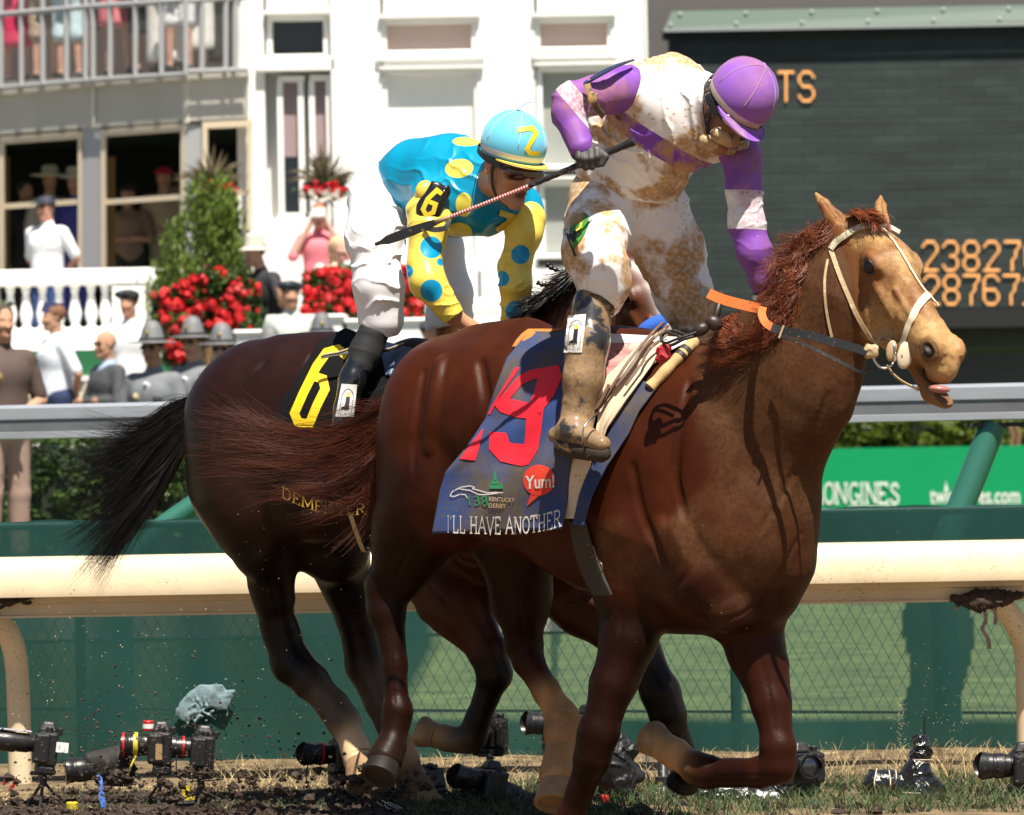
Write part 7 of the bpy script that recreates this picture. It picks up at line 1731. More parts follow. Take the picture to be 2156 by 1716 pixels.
# plants -----------------------------------------------------------------
M_RED_F = mat('red_petal', (0.55, 0.008, 0.012), rough=0.6, var=0.35, vscale=4); M_WHT_F = mat('white_petal', (0.75, 0.70, 0.62), rough=0.6)
con = empty('conifer', P(430, 700, 46.5), 'bushy light green conifer standing above red roses, left of the white building', 'tree')
b = MB(); cpt = P(430, 560, 46.5)
b.tube([(cpt.x, 46.5, 0.7), (cpt.x+0.02, 46.5, 2.4), (cpt.x, 46.5, 3.55)], [0.07, 0.05, 0.01], 8); b.build('trunk', mat('bark', (0, 0, 0)), con)
b = MB()
tips = []
for _ in range(185):
    t = random.random()**0.75; y = lerp(385, 700, t); half = 26+84*min(1, t*1.25)**0.8 * (1-0.25*max(0, t-0.7)); x = 430 + (random.random()*2-1)*half + (12 if t < .3 else -6)
    tips.append(P(x, y, 46.5+random.uniform(-0.35, 0.25)*(0.3+t)))
for tp in tips:
    for _ in range(42):
        u = random.random(); q = tp + Vector((random.gauss(0, 0.05), random.gauss(0, 0.05), random.gauss(-0.03, 0.075))); d = Vector((random.gauss(0, .5), random.gauss(0, .5)-0.2, 1.0)).normalized()
        l = random.uniform(0.03, 0.07); sd_ = d.cross(Vector((random.random(), 1, random.random()))).normalized()*0.012; b.add([q-sd_, q+sd_, q+d*l+sd_*.3, q+d*l-sd_*.3], [(0, 1, 2, 3)])
b.build('crown', M_CONI, con)
def rosebush(label, xa, xb, ya, yb, Y, nf, shape, group=None):
    r_ = empty('rose_bush', P((xa+xb)/2, yb, Y), label, 'rose bush', 'red rose bushes along the terrace')
    def pt():
        for _ in range(40):
            x, y = random.uniform(xa, xb), random.uniform(ya, yb)
            if shape(x, y): return x, y
        return (xa+xb)/2, yb
    b = MB()
    def fn():
        x, y = pt(); return P(x, y, Y+random.uniform(-0.05, 0.35)) if random.random() < .96 else None
    leaf_cloud(b, int(nf*34), fn, 0.045); b.build('foliage', M_LEAFD, r_)
    b = MB()
    for _ in range(nf):
        x, y = pt(); c = P(x, y, Y-0.08+random.random()*0.1); rr = random.choice((0.018, 0.028, 0.038, 0.050))*random.uniform(.8, 1.2)
        for _ in range(22):
            u = Vector((random.gauss(0, 1), random.gauss(0, 1), random.gauss(0, 1))).normalized(); v = u.orthogonal().normalized(); w_ = u.cross(v); cc = c+u*rr*random.uniform(0.2, 1.0)
            s_ = rr*0.55; b.add([cc-v*s_-w_*s_, cc+v*s_-w_*s_, cc+v*s_+w_*s_+u*s_*.3, cc-v*s_+w_*s_], [(0, 1, 2, 3)])
    b.build('blooms', M_RED_F, r_); return r_
rosebush('large red rose bush spilling over the terrace below the conifer', 322, 548, 560, 700, 45.6, 134, lambda x, y: y > 560+abs(x-460)*0.42 and not (x < 360 and y > 690))
rosebush('red rose trailing down behind the hats of the grey troopers', 345, 400, 660, 770, 45.4, 34, lambda x, y: True)
rosebush('red rose bush below the pink woman, left of the turquoise jockey', 640, 760, 560, 690, 45.6, 104, lambda x, y: y > 575 - (x-640)*0.2)
rosebush('red rose bush glimpsed between the legs of the turquoise jockey', 840, 892, 560, 672, 45.6, 56, lambda x, y: True)
rosebush('red rose sprigs at the far left edge above the brown uniform', -30, 26, 640, 735, 44.0, 18, lambda x, y: x < 22)
for (x0, x1, y0, y1, lb) in ((566, 722, 668, 745, 'white planter box under the olive shirted soldier'), (730, 900, 676, 745, 'white planter box behind the legs of the turquoise jockey'), (496, 560, 700, 745, 'small white planter block right of the troopers')):
    b = MB(); wbox(b, x0, x1, y0, y1, 44.9, 0.6); wbox(b, x0-6, x1+6, y0-6, y0+4, 44.86, 0.68); tag(b.build('planter_box', M_WP, bevel=0.02), lb, 'planter')
def urn(x, y, label):
    u_ = empty('flower_urn', P(x, y+30, 49.7), label, 'flower urn', 'flower urns with spiky leaves'); Y = 49.7
    b = MB(); c = P(x, y+35, Y); b.lathe(c, [(0.03, 0), (0.10, 0.02), (0.19, 0.10), (0.22, 0.19), (0.235, 0.21), (0.2, 0.21)], 16); b.tube([c, (c.x, c.y, 1.2)], 0.03, 8); b.build('bowl', M_BLK, u_, smooth='auto')
    b = MB(); c2_ = P(x, y, Y)
    for i in range(70):
        a = random.uniform(-1.35, 1.35); l = random.uniform(0.22, 0.5); d = Vector((math.sin(a), random.gauss(0, .4), math.cos(a)*0.9+0.1)).normalized()
        sdv = d.cross(Vector((0, 1, 0))).normalized()*0.011; p1 = c2_+d*l*0.6; p2 = c2_+d*l+Vector((0, 0, -0.10*abs(a)*l*2))
        b.add([c2_-sdv, c2_+sdv, p1+sdv, p1-sdv, p2], [(0, 1, 2, 3), (3, 2, 4)])
    b.build('spiky_leaves', mat('spiky_leaf', (0.13, 0.10, 0.05), rough=0.6, var=0.3), u_)
    b = MB(); leaf_cloud(b, 500, lambda: P(x+random.gauss(0, 24), y+12+random.gauss(0, 9), Y-0.1+random.uniform(-.1, .2)), 0.035); b.build('foliage', M_LEAFD, u_)
    for m_, nn, dy, nm in ((M_RED_F, 26, 4, 'red_blooms'), (M_WHT_F, 26, 16, 'white_blooms')):
        b = MB()
        for _ in range(nn):
            c3 = P(x+random.gauss(0, 24), y+dy+random.gauss(0, 6), Y-0.22)
            for _ in range(7):
                u = Vector((random.gauss(0, 1), random.gauss(0, 1), random.gauss(0, 1))).normalized(); v = u.orthogonal().normalized(); w_ = u.cross(v); s_ = 0.018; cc = c3+u*0.018; b.add([cc-v*s_-w_*s_, cc+v*s_-w_*s_, cc+v*s_+w_*s_, cc-v*s_+w_*s_], [(0, 1, 2, 3)])
        b.build(nm, m_, u_)
urn(447, 392, 'black flower urn with spiky leaves beside the top of the conifer')
urn(684, 392, 'black flower urn with spiky leaves above the pink woman taking a photo')
# ================================================================== PEOPLE BEHIND
M_CL = mat('people_cloth', (0.5, 0.5, 0.5), rough=0.8, vcol=True, var=0.08, vscale=6)
def person(label, x, ytop, Y, phi, shirt, trous, skin=(0.50, 0.27, 0.17), hair=(0.06, 0.04, 0.03), h=1.80, arms='down', hat=None, hatcol=(0.1, 0.1, 0.1), sleeve='short', female=False, dress=None, shoes=(0.03, 0.03, 0.03), lean=0.0, extra=None, res=0.016, dark_glasses=False, sholder=1.0, group='spectators and officers on the apron', zfloor=None, floor_px=None, bare=0.0, collar=None):
    """standing figure; ytop = pixel row of the crown of the head"""
    f = Vector((math.sin(phi), -math.cos(phi), 0)); r = Vector((-math.cos(phi), -math.sin(phi), 0)); up = Vector((0, 0, 1))
    if floor_px is not None: O = P(x, floor_px, Y)
    else: O = P(x, ytop, Y); O.z -= h
    pr = empty('person', O, label, 'person', group)
    k = h/1.80
    W = lambda rr, ff, z: O + (r*rr + f*(ff + lean*max(0, z-0.95)) + up*z)*k
    B = SDF(skin)
    Hc = W(0, 0.02, 1.675)
    Uh, Fh, Sh = frame(up, f + up*(-0.05))
    face_prims(B, Hc, Uh, Fh, Sh, skin, k=1.0)
    B.cap(W(0, 0, 1.60), W(0, -0.01, 1.47), 0.055*k, 0.062*k, k=0.03)
    B.cap(W(-0.13, 0, 1.40), W(0.13, 0, 1.40), 0.045*k, 0.045*k, k=0.04); B.cap(W(0, 0, 1.32), W(0, 0.01, 1.02), 0.105*k, 0.105*k, k=0.04)
    sw = 0.185*sholder
    J = {'down': ((sw, 0, 1.42), (sw+0.07, -0.02, 1.14), (sw+0.06, 0.06, 0.88)), 'back': ((sw, 0, 1.42), (sw+0.09, -0.10, 1.16), (0.05, -0.17, 0.98)), 'folded': ((sw, 0, 1.42), (sw+0.09, 0.06, 1.15), (-0.08, 0.20, 1.16)),
         'front': ((sw, 0, 1.42), (sw+0.09, 0.02, 1.14), (0.03, 0.20, 1.04)), 'camera': ((sw, 0, 1.42), (sw+0.10, 0.14, 1.24), (0.07, 0.17, 1.62)), 'reach': ((sw, 0, 1.42), (sw+0.16, 0.08, 1.20), (sw+0.36, 0.22, 1.30)), 'hips': ((sw, 0, 1.42), (sw+0.2, -0.05, 1.18), (sw+0.01, 0.05, 1.02))}[arms]
    for s_ in (-1, 1):
        a, e_, wr = [W(s_*q[0], q[1], q[2]) for q in J]
        B.cap(a, e_, 0.048*k, 0.040*k, k=0.02); B.cap(e_, wr, 0.040*k, 0.027*k, k=0.02)
        dd = (wr-e_).normalized(); B.cap(wr, wr+dd*0.08*k, 0.032*k, 0.026*k, k=0.015, n=f, sc=0.7)
        if res < 0.02:
            for fi in range(4): o_ = up*(0.026-0.017*fi) if arms in ('folded', 'front', 'back') else f*(0.026-0.017*fi); B.cap(wr+dd*0.08*k+o_*0.8, wr+dd*(0.135-0.012*abs(fi-1.4))*k+o_-f*0.004, 0.0095, 0.007, k=0.004)
            B.cap(wr+dd*0.03*k, wr+dd*0.08*k+(up if arms == 'folded' else f)*0.045, 0.012, 0.009, k=0.01)
        hp, kn, an = W(s_*0.09, 0, 0.93), W(s_*0.10, 0.02, 0.50), W(s_*0.11, -0.01, 0.09)
        B.cap(hp, kn, 0.085*k, 0.055*k, k=0.03); B.cap(kn, an, 0.056*k, 0.036*k, k=0.02)
        B.cap(an - up*0.03, an + f*0.17*k - up*0.05, 0.045*k, 0.032*k, k=0.02, col=shoes)
    B.obj('body', res, M_CL, pr)
    if hair is not None:
        Hh = SDF(hair); Hh.ell(Hc - f*0.022 + up*0.045, (0.102, 0.087, 0.088), M=np.array([Fh, Sh, Uh]).T, k=0.01)
        if female: Hh.cap(Hc - f*0.05 + up*0.02, Hc - f*0.06 - up*0.18, 0.085, 0.07, k=0.03)
        Hh.obj('hair', res, M_CL, pr, clip=[(Hc + f*0.055 + up*0.03, f*1.0 - up*0.75)] )
    if shirt is not None:
        S_ = SDF(shirt); g = 0.016
        S_.cap(W(-0.15, 0, 1.415), W(0.15, 0, 1.415), (0.062+g)*k, (0.062+g)*k, k=0.05); S_.cap(W(-0.05, 0.01, 1.32), W(0.05, 0.01, 1.32), (0.13+g)*k, (0.13+g)*k, k=0.05); S_.cap(W(0, 0.0, 1.30), W(0, 0.01, 1.00), (0.135+g)*k, (0.135+g)*k, k=0.05, n=r, sc=1.18)
        S_.cap(W(0, -0.01, 1.515), W(0, 0.0, 1.44), 0.066*k, 0.085*k, k=0.03, col=collar or shirt)
        for s_ in (-1, 1):
            a, e_, wr = [W(s_*q[0], q[1], q[2]) for q in J]
            S_.cap(a, e_ if sleeve != 'short' else a.lerp(e_, 0.85), (0.05+g)*k, (0.042+g)*k, k=0.03)
            if sleeve == 'long': S_.cap(e_, e_.lerp(wr, 0.95), (0.042+g)*k, (0.03+g*0.7)*k, k=0.02)
        if extra:
            for (rr, ff, z, rad, c_) in extra: S_.ell(W(rr, ff, z), (rad, rad, rad), k=0.002, col=c_)
        S_.obj('jacket' if sleeve == 'long' else 'shirt', res, M_CL, pr, disp=folds((0.3, 0.2, 1), 40, 0.007, x*0.1), sig=0.004)
    if trous is not None:
        T_ = SDF(trous); T_.cap(W(-0.06, 0, 0.96), W(0.06, 0, 0.96), 0.135*k, 0.135*k, k=0.04)
        zl_ = 0.09 if not bare else bare
        for s_ in (-1, 1):
            hp, kn, an = W(s_*0.09, 0, 0.93), W(s_*0.10, 0.02, 0.50), W(s_*0.11, -0.01, 0.09)
            if bare: T_.cap(hp, hp.lerp(kn, min(1, (0.93-bare)/0.43)), 0.10*k, 0.092*k, k=0.03)
            else: T_.cap(hp, kn, 0.10*k, 0.078*k, k=0.03); T_.cap(kn, an, 0.078*k, 0.066*k, k=0.02)
        T_.obj('trousers' if not bare else 'shorts', res, M_CL, pr, disp=folds((0.2, 0.2, 1), 30, 0.006, x*0.2))
    if dress is not None:
        T_ = SDF(dress[0]); T_.cap(W(0, 0, 1.02), W(0, 0, 0.93), 0.15*k, 0.19*k, k=0.04); T_.cap(W(0, 0, 0.93), W(0, 0, dress[1]+0.12), 0.19*k, (0.17+0.05*random.random())*k, k=0.04, n=r, sc=1.15)
        T_.obj('skirt', res, M_CL, pr, disp=folds((1, 0.2, 0.1), 60, 0.01, x*0.2), clip=[(W(0, 0, dress[1]+0.05), (0, 0, -1))])
    if dark_glasses:
        b = MB()
        for s_ in (-1, 1): b.ell(Hc + f*0.088 + r*s_*0.034 + up*0.012, (0.032, 0.014, 0.020), ax=Matrix([r, f, up]).transposed())
        b.ribbon([Hc + f*0.09 + r*0.06 + up*0.015, Hc + f*0.105 + up*0.016, Hc + f*0.09 - r*0.06 + up*0.015], f, 0.01, 0.004); b.build('sunglasses', mat('sunglass_black', (0.01, 0.01, 0.01), rough=0.1), pr, smooth=True)
    M3 = Matrix([r, f, up]).transposed()
    if hat:
        b = MB(); c = Hc + up*0.055
        if hat == 'campaign':
            prof = [(0.0, 0.175), (0.03, 0.172), (0.06, 0.15), (0.082, 0.10), (0.098, 0.03), (0.104, 0.012), (0.19, 0.004), (0.195, -0.004), (0.10, 0.0)]
            b.lathe(c, prof, 24, ax=M3); o = b.build('campaign_hat', mat('hat_%d' % int(hatcol[0]*1000), hatcol, rough=0.6), pr, smooth='auto')
            b2 = MB(); b2.lathe(c, [(0.1045, 0.035), (0.108, 0.034), (0.108, 0.010), (0.1045, 0.009)], 20, ax=M3); b2.build('hat_band', mat('hat_band_dark', (0.03, 0.03, 0.035), rough=0.5), o)
            b3 = MB(); b3.ell(c+f*0.098+up*0.07, (0.018, 0.006, 0.022), ax=M3); b3.build('hat_badge', M_BRASS, o, smooth=True)
        elif hat in ('bucket', 'cowboy', 'straw'):
            bw = {'bucket': 0.155, 'cowboy': 0.22, 'straw': 0.20}[hat]
            b.lathe(c, [(0.0, 0.13), (0.06, 0.128), (0.088, 0.11), (0.098, 0.0), (bw, -0.025 if hat == 'bucket' else 0.02), (bw, -0.032 if hat == 'bucket' else 0.012), (0.09, -0.01)], 24, ax=M3); b.build(hat+'_hat', mat('hat_%s_%d' % (hat, int(hatcol[0]*1000)), hatcol, rough=0.8), pr, smooth='auto')
        elif hat == 'cap':
            b.lathe(c, [(0.0, 0.07), (0.06, 0.062), (0.095, 0.03), (0.105, -0.01), (0.10, -0.012)], 20, ax=M3)
            b.ribbon([c+f*0.09, c+f*0.17-up*0.015], up, 0.14, 0.006); b.build('cap', mat('cap_%d' % int(hatcol[2]*1000), hatcol, rough=0.7), pr, smooth='auto')
        elif hat == 'beret':
            b.ell(c+up*0.03+r*0.015, (0.12, 0.125, 0.045), ax=M3); b.lathe(c, [(0.104, -0.01), (0.108, 0.02), (0.09, 0.03)], 18, ax=M3); o = b.build('beret', mat('beret_black', (0.012, 0.013, 0.02), rough=0.8), pr, smooth=True)
            b = MB(); b.ell(c+f*0.10+r*0.03+up*0.03, (0.030, 0.012, 0.028), ax=M3); b.build('flash', mat('flash_blue', (0.10, 0.30, 0.45), rough=0.6), o, smooth=True)
        elif hat == 'garrison':
            b.add([c+f*0.12+r*0.02, c+f*0.12-r*0.02, c-f*0.12-r*0.03, c-f*0.12+r*0.03, c+f*0.09+up*0.10, c-f*0.11+up*0.085, c+r*0.09-up*0.005, c-r*0.09-up*0.005, c+r*0.05+up*0.075, c-r*0.05+up*0.075],
                  [(0, 6, 8, 4), (6, 3, 5, 8), (4, 8, 5), (1, 4, 9, 7), (7, 9, 5, 2), (4, 5, 9), (0, 4, 1), (3, 2, 5)]); b.build('garrison_cap', mat('cap_navy', (0.012, 0.022, 0.075), rough=0.8), pr)
    return pr, W, f, r
GREY_U = (0.17, 0.18, 0.195)
BADGE = [(0.09, 0.155, 1.30, 0.022, (0.6, 0.5, 0.25)), (-0.10, 0.155, 1.27, 0.030, (0.02, 0.02, 0.03)), (0.10, 0.160, 1.22, 0.028, (0.02, 0.02, 0.03)), (0.245, 0.01, 1.33, 0.04, (0.5, 0.35, 0.08)), (0.0, 0.165, 1.40, 0.02, (0.8, 0.8, 0.8)), (-0.02, 0.17, 1.16, 0.014, (0.6, 0.6, 0.55))]
person('brown uniformed officer standing at the far left edge with hands in front', 2, 640, 34.0, 0.5, (0.085, 0.055, 0.045), (0.30, 0.20, 0.16), arms='front', h=1.85, extra=[(0.1, 0.15, 1.3, 0.03, (0.3, 0.2, 0.08))])
person('airman in white short-sleeved shirt and navy garrison cap, hands behind his back', 116, 640, 45.0, -1.1, (0.72, 0.76, 0.84), (0.018, 0.035, 0.10), arms='back', hat='garrison', hair=(0.20, 0.09, 0.04), h=1.84)
person('bald man in charcoal suit and sunglasses with arms folded', 226, 697, 43.0, -0.95, (0.055, 0.058, 0.065), (0.05, 0.05, 0.06), arms='folded', sleeve='long', hair=None, dark_glasses=True, h=1.75, collar=(0.35, 0.45, 0.62))
person('soldier in white dress uniform and black beret, before the balustrade pier', 272, 610, 45.5, -0.35, (0.82, 0.83, 0.84), (0.6, 0.6, 0.62), arms='down', hat='beret', h=1.84)
person('grey trooper nearest the fence, left of the three, hands clasped', 322, 702, 38.5, -0.35, GREY_U, (0.10, 0.10, 0.11), arms='front', hat='campaign', hatcol=(0.16, 0.165, 0.17), dark_glasses=True, extra=BADGE, h=1.80, skin=(0.40, 0.20, 0.12))
person('grey trooper in the middle, taller, with gold cord on his hat', 408, 690, 40.5, -0.5, GREY_U, (0.10, 0.10, 0.11), arms='down', hat='campaign', hatcol=(0.165, 0.165, 0.17), dark_glasses=True, extra=BADGE, h=1.88)
person('grey trooper at the right of the three, face turned right, beside the bay rump', 468, 706, 39.5, -0.15, GREY_U, (0.10, 0.10, 0.11), arms='down', hat='campaign', hatcol=(0.155, 0.16, 0.17), dark_glasses=True, extra=BADGE, h=1.80, skin=(0.55, 0.30, 0.22))
person('trooper seen only by his grey hat above the bay croup', 567, 712, 41.0, 3.0, GREY_U, (0.10, 0.10, 0.11), hat='campaign', hatcol=(0.15, 0.155, 0.16), h=1.8)
person('trooper with grey hat and sunburnt face just left of the rider in blue', 677, 683, 41.5, 0.1, GREY_U, (0.10, 0.10, 0.11), hat='campaign', hatcol=(0.13, 0.135, 0.145), dark_glasses=True, h=1.8, skin=(0.55, 0.30, 0.22))
person('spectator with dark cap glimpsed behind the far leg of the rider in blue', 905, 672, 42.0, 0.4, (0.5, 0.35, 0.3), (0.1, 0.1, 0.1), hat='cap', hatcol=(0.05, 0.05, 0.06), h=1.75)
person('soldier in pale olive shirt and dark beret behind the white planter', 612, 592, 44.6, 0.1, (0.50, 0.56, 0.50), (0.05, 0.06, 0.05), arms='down', hat='beret', h=1.8)
person('man in black shirt and pale bucket hat leaning over the planter', 572, 505, 46.2, -0.9, (0.022, 0.022, 0.026), (0.05, 0.05, 0.06), arms='reach', hat='bucket', hatcol=(0.62, 0.57, 0.47), h=1.82, lean=0.25, extra=[(0.02, 0.17, 1.08, 0.045, (0.5, 0.6, 0.45))], skin=(0.55, 0.30, 0.20))
pk = person('woman in pink top raising a white phone to take a photo', 672, 430, 48.6, 0.0, (0.75, 0.20, 0.24), (0.3, 0.25, 0.25), arms='camera', hair=(0.30, 0.12, 0.06), h=1.68, sleeve='none', skin=(0.62, 0.35, 0.26), extra=[(0.0, 0.16, 1.1, 0.05, (0.85, 0.85, 0.75))])
b = MB(); c_ = pk[1](0, 0.20, 1.70); b.box(c_.x-0.075, c_.x+0.075, c_.y-0.02, c_.y, c_.z-0.045, c_.z+0.045); tag(b.build('phone', mat('phone_white', (0.8, 0.8, 0.78), rough=0.3), bevel=0.008), 'white phone held up by the woman in pink', 'phone')
person('woman with blonde hair and cream top beside the woman in pink', 712, 500, 47.4, 0.6, (0.70, 0.55, 0.42), (0.3, 0.25, 0.25), hair=(0.62, 0.45, 0.25), female=True, h=1.62, skin=(0.62, 0.35, 0.26))
person('man in bright white shirt, navy cap and blue trousers before the pavilion window', 98, 412, 50.4, -0.55, (0.84, 0.85, 0.86), (0.03, 0.065, 0.20), arms='back', hat='cap', hatcol=(0.02, 0.025, 0.045), h=1.84, dark_glasses=True, skin=(0.62, 0.30, 0.22), sholder=1.08)
ins = 'spectators behind the pavilion windows'
person('spectator in cream cowboy hat and cream shirt inside the left window', 104, 350, 53.6, 0.3, (0.55, 0.50, 0.42), (0.1, 0.1, 0.1), hat='cowboy', hatcol=(0.66, 0.62, 0.48), floor_px=745, h=1.82, ytop_=0, group=ins) if False else None
def inside(lb, x, yt, Y, phi, sh, tr, **k): return person(lb, x, yt, Y, phi, sh, tr, group=ins, res=0.02, **k)
inside('spectator in cream cowboy hat inside the left window', 104, 358, 54.2, 0.3, (0.55, 0.50, 0.42), (0.1, 0.1, 0.1), hat='cowboy', hatcol=(0.66, 0.62, 0.48), h=1.8)
inside('woman in royal blue with pale wide hat inside the left window', 158, 362, 54.0, -0.3, (0.05, 0.05, 0.30), (0.05, 0.05, 0.30), hat='straw', hatcol=(0.60, 0.58, 0.50), h=1.72)
inside('man in black suit and white shirt at the left edge of the left window', 52, 382, 54.3, 0.5, (0.02, 0.02, 0.024), (0.02, 0.02, 0.02), sleeve='long', h=1.78)
inside('spectator with dark hat and folded bare arms inside the middle window', 268, 388, 54.0, 0.2, (0.25, 0.16, 0.10), (0.02, 0.02, 0.02), arms='folded', hat='cap', hatcol=(0.02, 0.02, 0.02), h=1.72, sleeve='none')
inside('woman in sand coloured top with bright red hat inside the middle window', 344, 352, 54.2, 0.2, (0.42, 0.32, 0.20), (0.35, 0.30, 0.2), arms='front', hat='cap', hatcol=(0.50, 0.01, 0.04), h=1.75)
inside('woman in black dress near the right side of the middle window', 372, 385, 54.6, -0.2, (0.02, 0.02, 0.02), (0.03, 0.03, 0.03), h=1.7)
bc = 'spectators standing on the balcony'
def balc(lb, x, sh, dress=None, tr=None, bare=0.0, skin=(0.60, 0.34, 0.25), h=1.72, dx=0.0, arms='front', **k):
    Yb = py_(x)+0.35+dx; yb_ = lerp(180, 146, x/500); return person(lb, x, 0, Yb, random.uniform(-0.3, 0.3), sh, tr, skin=skin, h=h, arms=arms, dress=dress, bare=bare, floor_px=yb_, group=bc, res=0.02, **k)
balc('person in bright red dress with bare legs at the left end of the balcony', 36, (0.62, 0.02, 0.10), dress=((0.62, 0.02, 0.10), 0.38))
balc('person in light brown patterned shorts second along the balcony', 97, (0.45, 0.33, 0.25), tr=(0.42, 0.32, 0.24), bare=0.55)
balc('person in white and sea blue printed shorts on the balcony', 147, (0.55, 0.70, 0.75), tr=(0.55, 0.72, 0.78), bare=0.52)
balc('person in grey trousers on the balcony behind the middle posts', 214, (0.2, 0.2, 0.2), tr=(0.16, 0.14, 0.13), bare=0.60, dx=0.3)
balc('person in red and white flowered dress on the balcony', 250, (0.75, 0.30, 0.30), dress=((0.72, 0.22, 0.24), 0.52))
balc('person in short black dress on the balcony', 310, (0.02, 0.02, 0.02), dress=((0.02, 0.018, 0.02), 0.42))
balc('person in long white dress on the balcony', 352, (0.8, 0.78, 0.74), dress=((0.80, 0.77, 0.74), 0.08))
balc('person in white shorts with bare legs next to the long white dress', 378, (0.8, 0.8, 0.8), tr=(0.78, 0.78, 0.80), bare=0.58, dx=-0.1)
balc('person in pale blue top and white skirt near the balcony corner', 412, (0.5, 0.6, 0.75), dress=((0.75, 0.74, 0.70), 0.2), dx=0.2)
balc('person in wide black trousers at the right end of the balcony', 458, (0.03, 0.03, 0.03), dress=((0.025, 0.022, 0.02), 0.06), dx=0.1)
# ================================================================== REMOTE CAMERAS
M_CB = mat('camera_black', (0.012, 0.012, 0.013), rough=0.35, spec=0.5, bump=0.2, bscale=80, mud=0.34, mudcol=(0.10, 0.065, 0.035), mudscale=40, mudhi=0.03)
M_CG = mat('camera_glass', (0.01, 0.012, 0.02), rough=0.05, spec=0.9, coat=1.0)
M_PL = mat('black_plastic_bag', (0.010, 0.010, 0.011), rough=0.16, spec=0.7, bump=0.9, bscale=22, bdist=0.012, coat=0.5)
M_RR = mat('red_ring', (0.45, 0.01, 0.015), rough=0.4); M_YR = mat('yellow_ring', (0.55, 0.42, 0.03), rough=0.5, mud=0.45, mudcol=(0.06, 0.04, 0.02), mudscale=40); M_TAPE = mat('white_tape', (0.7, 0.7, 0.68), rough=0.6, mud=0.3, mudscale=20, mudcol=(0.15, 0.1, 0.06)); M_GT = mat('grey_tape', (0.38, 0.39, 0.42), rough=0.4, mud=0.35, mudcol=(0.12, 0.09, 0.06), mudscale=16)
CG = 'remote cameras lined up under the rail'
def rcam(label, x, y, Y, yaw=0.0, tilt=0.0, lens=0.14, lr=0.042, body=True, rings=(), hood=True, stand=True, k=1.0, bx=0.075, hs=0.155, grip=True, roll=0.0, slim=0.0):
    """side-on camera; (x,y) = centre of the mount; lens points left when yaw = 0"""
    O = P(x, y, Y); c = empty('camera', O, label, 'camera', CG)
    f = Vector((-math.cos(yaw)*math.cos(tilt), -math.sin(yaw)*math.cos(tilt), math.sin(tilt))); s_ = Vector((math.sin(yaw), -math.cos(yaw), 0)); u = s_.cross(f); u = u if u.z > 0 else -u
    M3 = Matrix([s_, u, f]).transposed(); M3b = Matrix([s_, f, u]).transposed()
    if body:
        b = MB(); c0 = O - f*0.040*k
        b.obox(c0 - u*0.012*k, f*0.036*k, s_*bx*k, u*0.062*k); b.build('camera_body', M_CB, c, bevel=0.010)
        b = MB(); b.obox(c0 - u*0.010*k + s_*bx*0.85*k + f*0.022*k, f*0.030*k, s_*0.018*k, u*0.055*k); b.build('grip', M_CB, c, bevel=0.010)
        b = MB(); b.add([c0+f*a*k+s_*b_*k+u*z*k for z, w_ in ((0.048, 1), (0.085, .55)) for a, b_ in ((-0.034*w_, -0.034*w_), (0.040*w_, -0.034*w_), (0.040*w_, 0.034*w_), (-0.034*w_, 0.034*w_))], [(0, 3, 2, 1), (4, 5, 6, 7), (0, 1, 5, 4), (1, 2, 6, 5), (2, 3, 7, 6), (3, 0, 4, 7)]); b.build('prism_housing', M_CB, c, bevel=0.008)
        b = MB(); b.obox(c0 - f*0.040*k + u*0.052*k, f*0.010*k, s_*0.022*k, u*0.014*k); b.build('viewfinder', M_CB, c, bevel=0.004)
        b = MB(); b.lathe(c0+u*0.05*k+s_*0.055*k, [(0.014, 0), (0.014, 0.014), (0.011, 0.017)], 12, ax=M3b if False else Matrix([s_, f, u]).transposed()); b.build('dial', M_CB, c, smooth='auto')
        if grip: b = MB(); b.obox(c0 - u*0.088*k, f*0.034*k, s_*bx*0.95*k, u*0.018*k); b.build('battery_grip', M_CB, c, bevel=0.010)
    b = MB(); L_ = lens*k; r_ = lr*k
    b.lathe(O, [(r_*0.80, -0.005), (r_*0.82, L_*0.10), (r_*0.92, L_*0.13), (r_*0.92, L_*0.30), (r_*1.0, L_*0.34), (r_*1.0, L_*0.62), (r_*0.94, L_*0.64), (r_*0.94, L_*0.72), (r_*1.02, L_*0.76), (r_*1.02, L_*0.94), (r_*0.9, L_*0.96)], 22, ax=M3); lo = b.build('lens', M_CB, c, smooth='auto')
    for (t, m) in rings:
        b = MB(); b.lathe(O+f*L_*t, [(r_*1.0, -0.004), (r_*1.055, -0.0035), (r_*1.055, 0.0035), (r_*1.0, 0.004)] if m is M_RR else [(r_*1.0, -0.009), (r_*1.06, -0.008), (r_*1.06, 0.008), (r_*1.0, 0.009)], 22, ax=M3); b.build('lens_ring', m, lo, smooth='auto')
    if hood:
        b = MB(); n = 24; vs = []
        for q, (rr, z) in enumerate(((1.04, 0.90), (1.12, 1.18), (1.06, 1.18), (0.98, 0.90))):
            for i in range(n):
                a = 2*math.pi*i/n; zz = z + (0.10*math.cos(2*a) if z > 1 else 0); vs.append(O + M3 @ Vector((r_*rr*math.cos(a), r_*rr*math.sin(a), L_*zz)))
        b.add(vs, [(q*n+i, q*n+(i+1) % n, ((q+1) % 4)*n+(i+1) % n, ((q+1) % 4)*n+i) for q in range(4) for i in range(n)]); b.build('lens_hood', M_CB, lo, smooth='auto')
    b = MB(); b.ell(O+f*L_*0.93, (r_*0.86, r_*0.86, 0.008), ax=M3); b.build('front_glass', M_CG, lo, smooth=True)
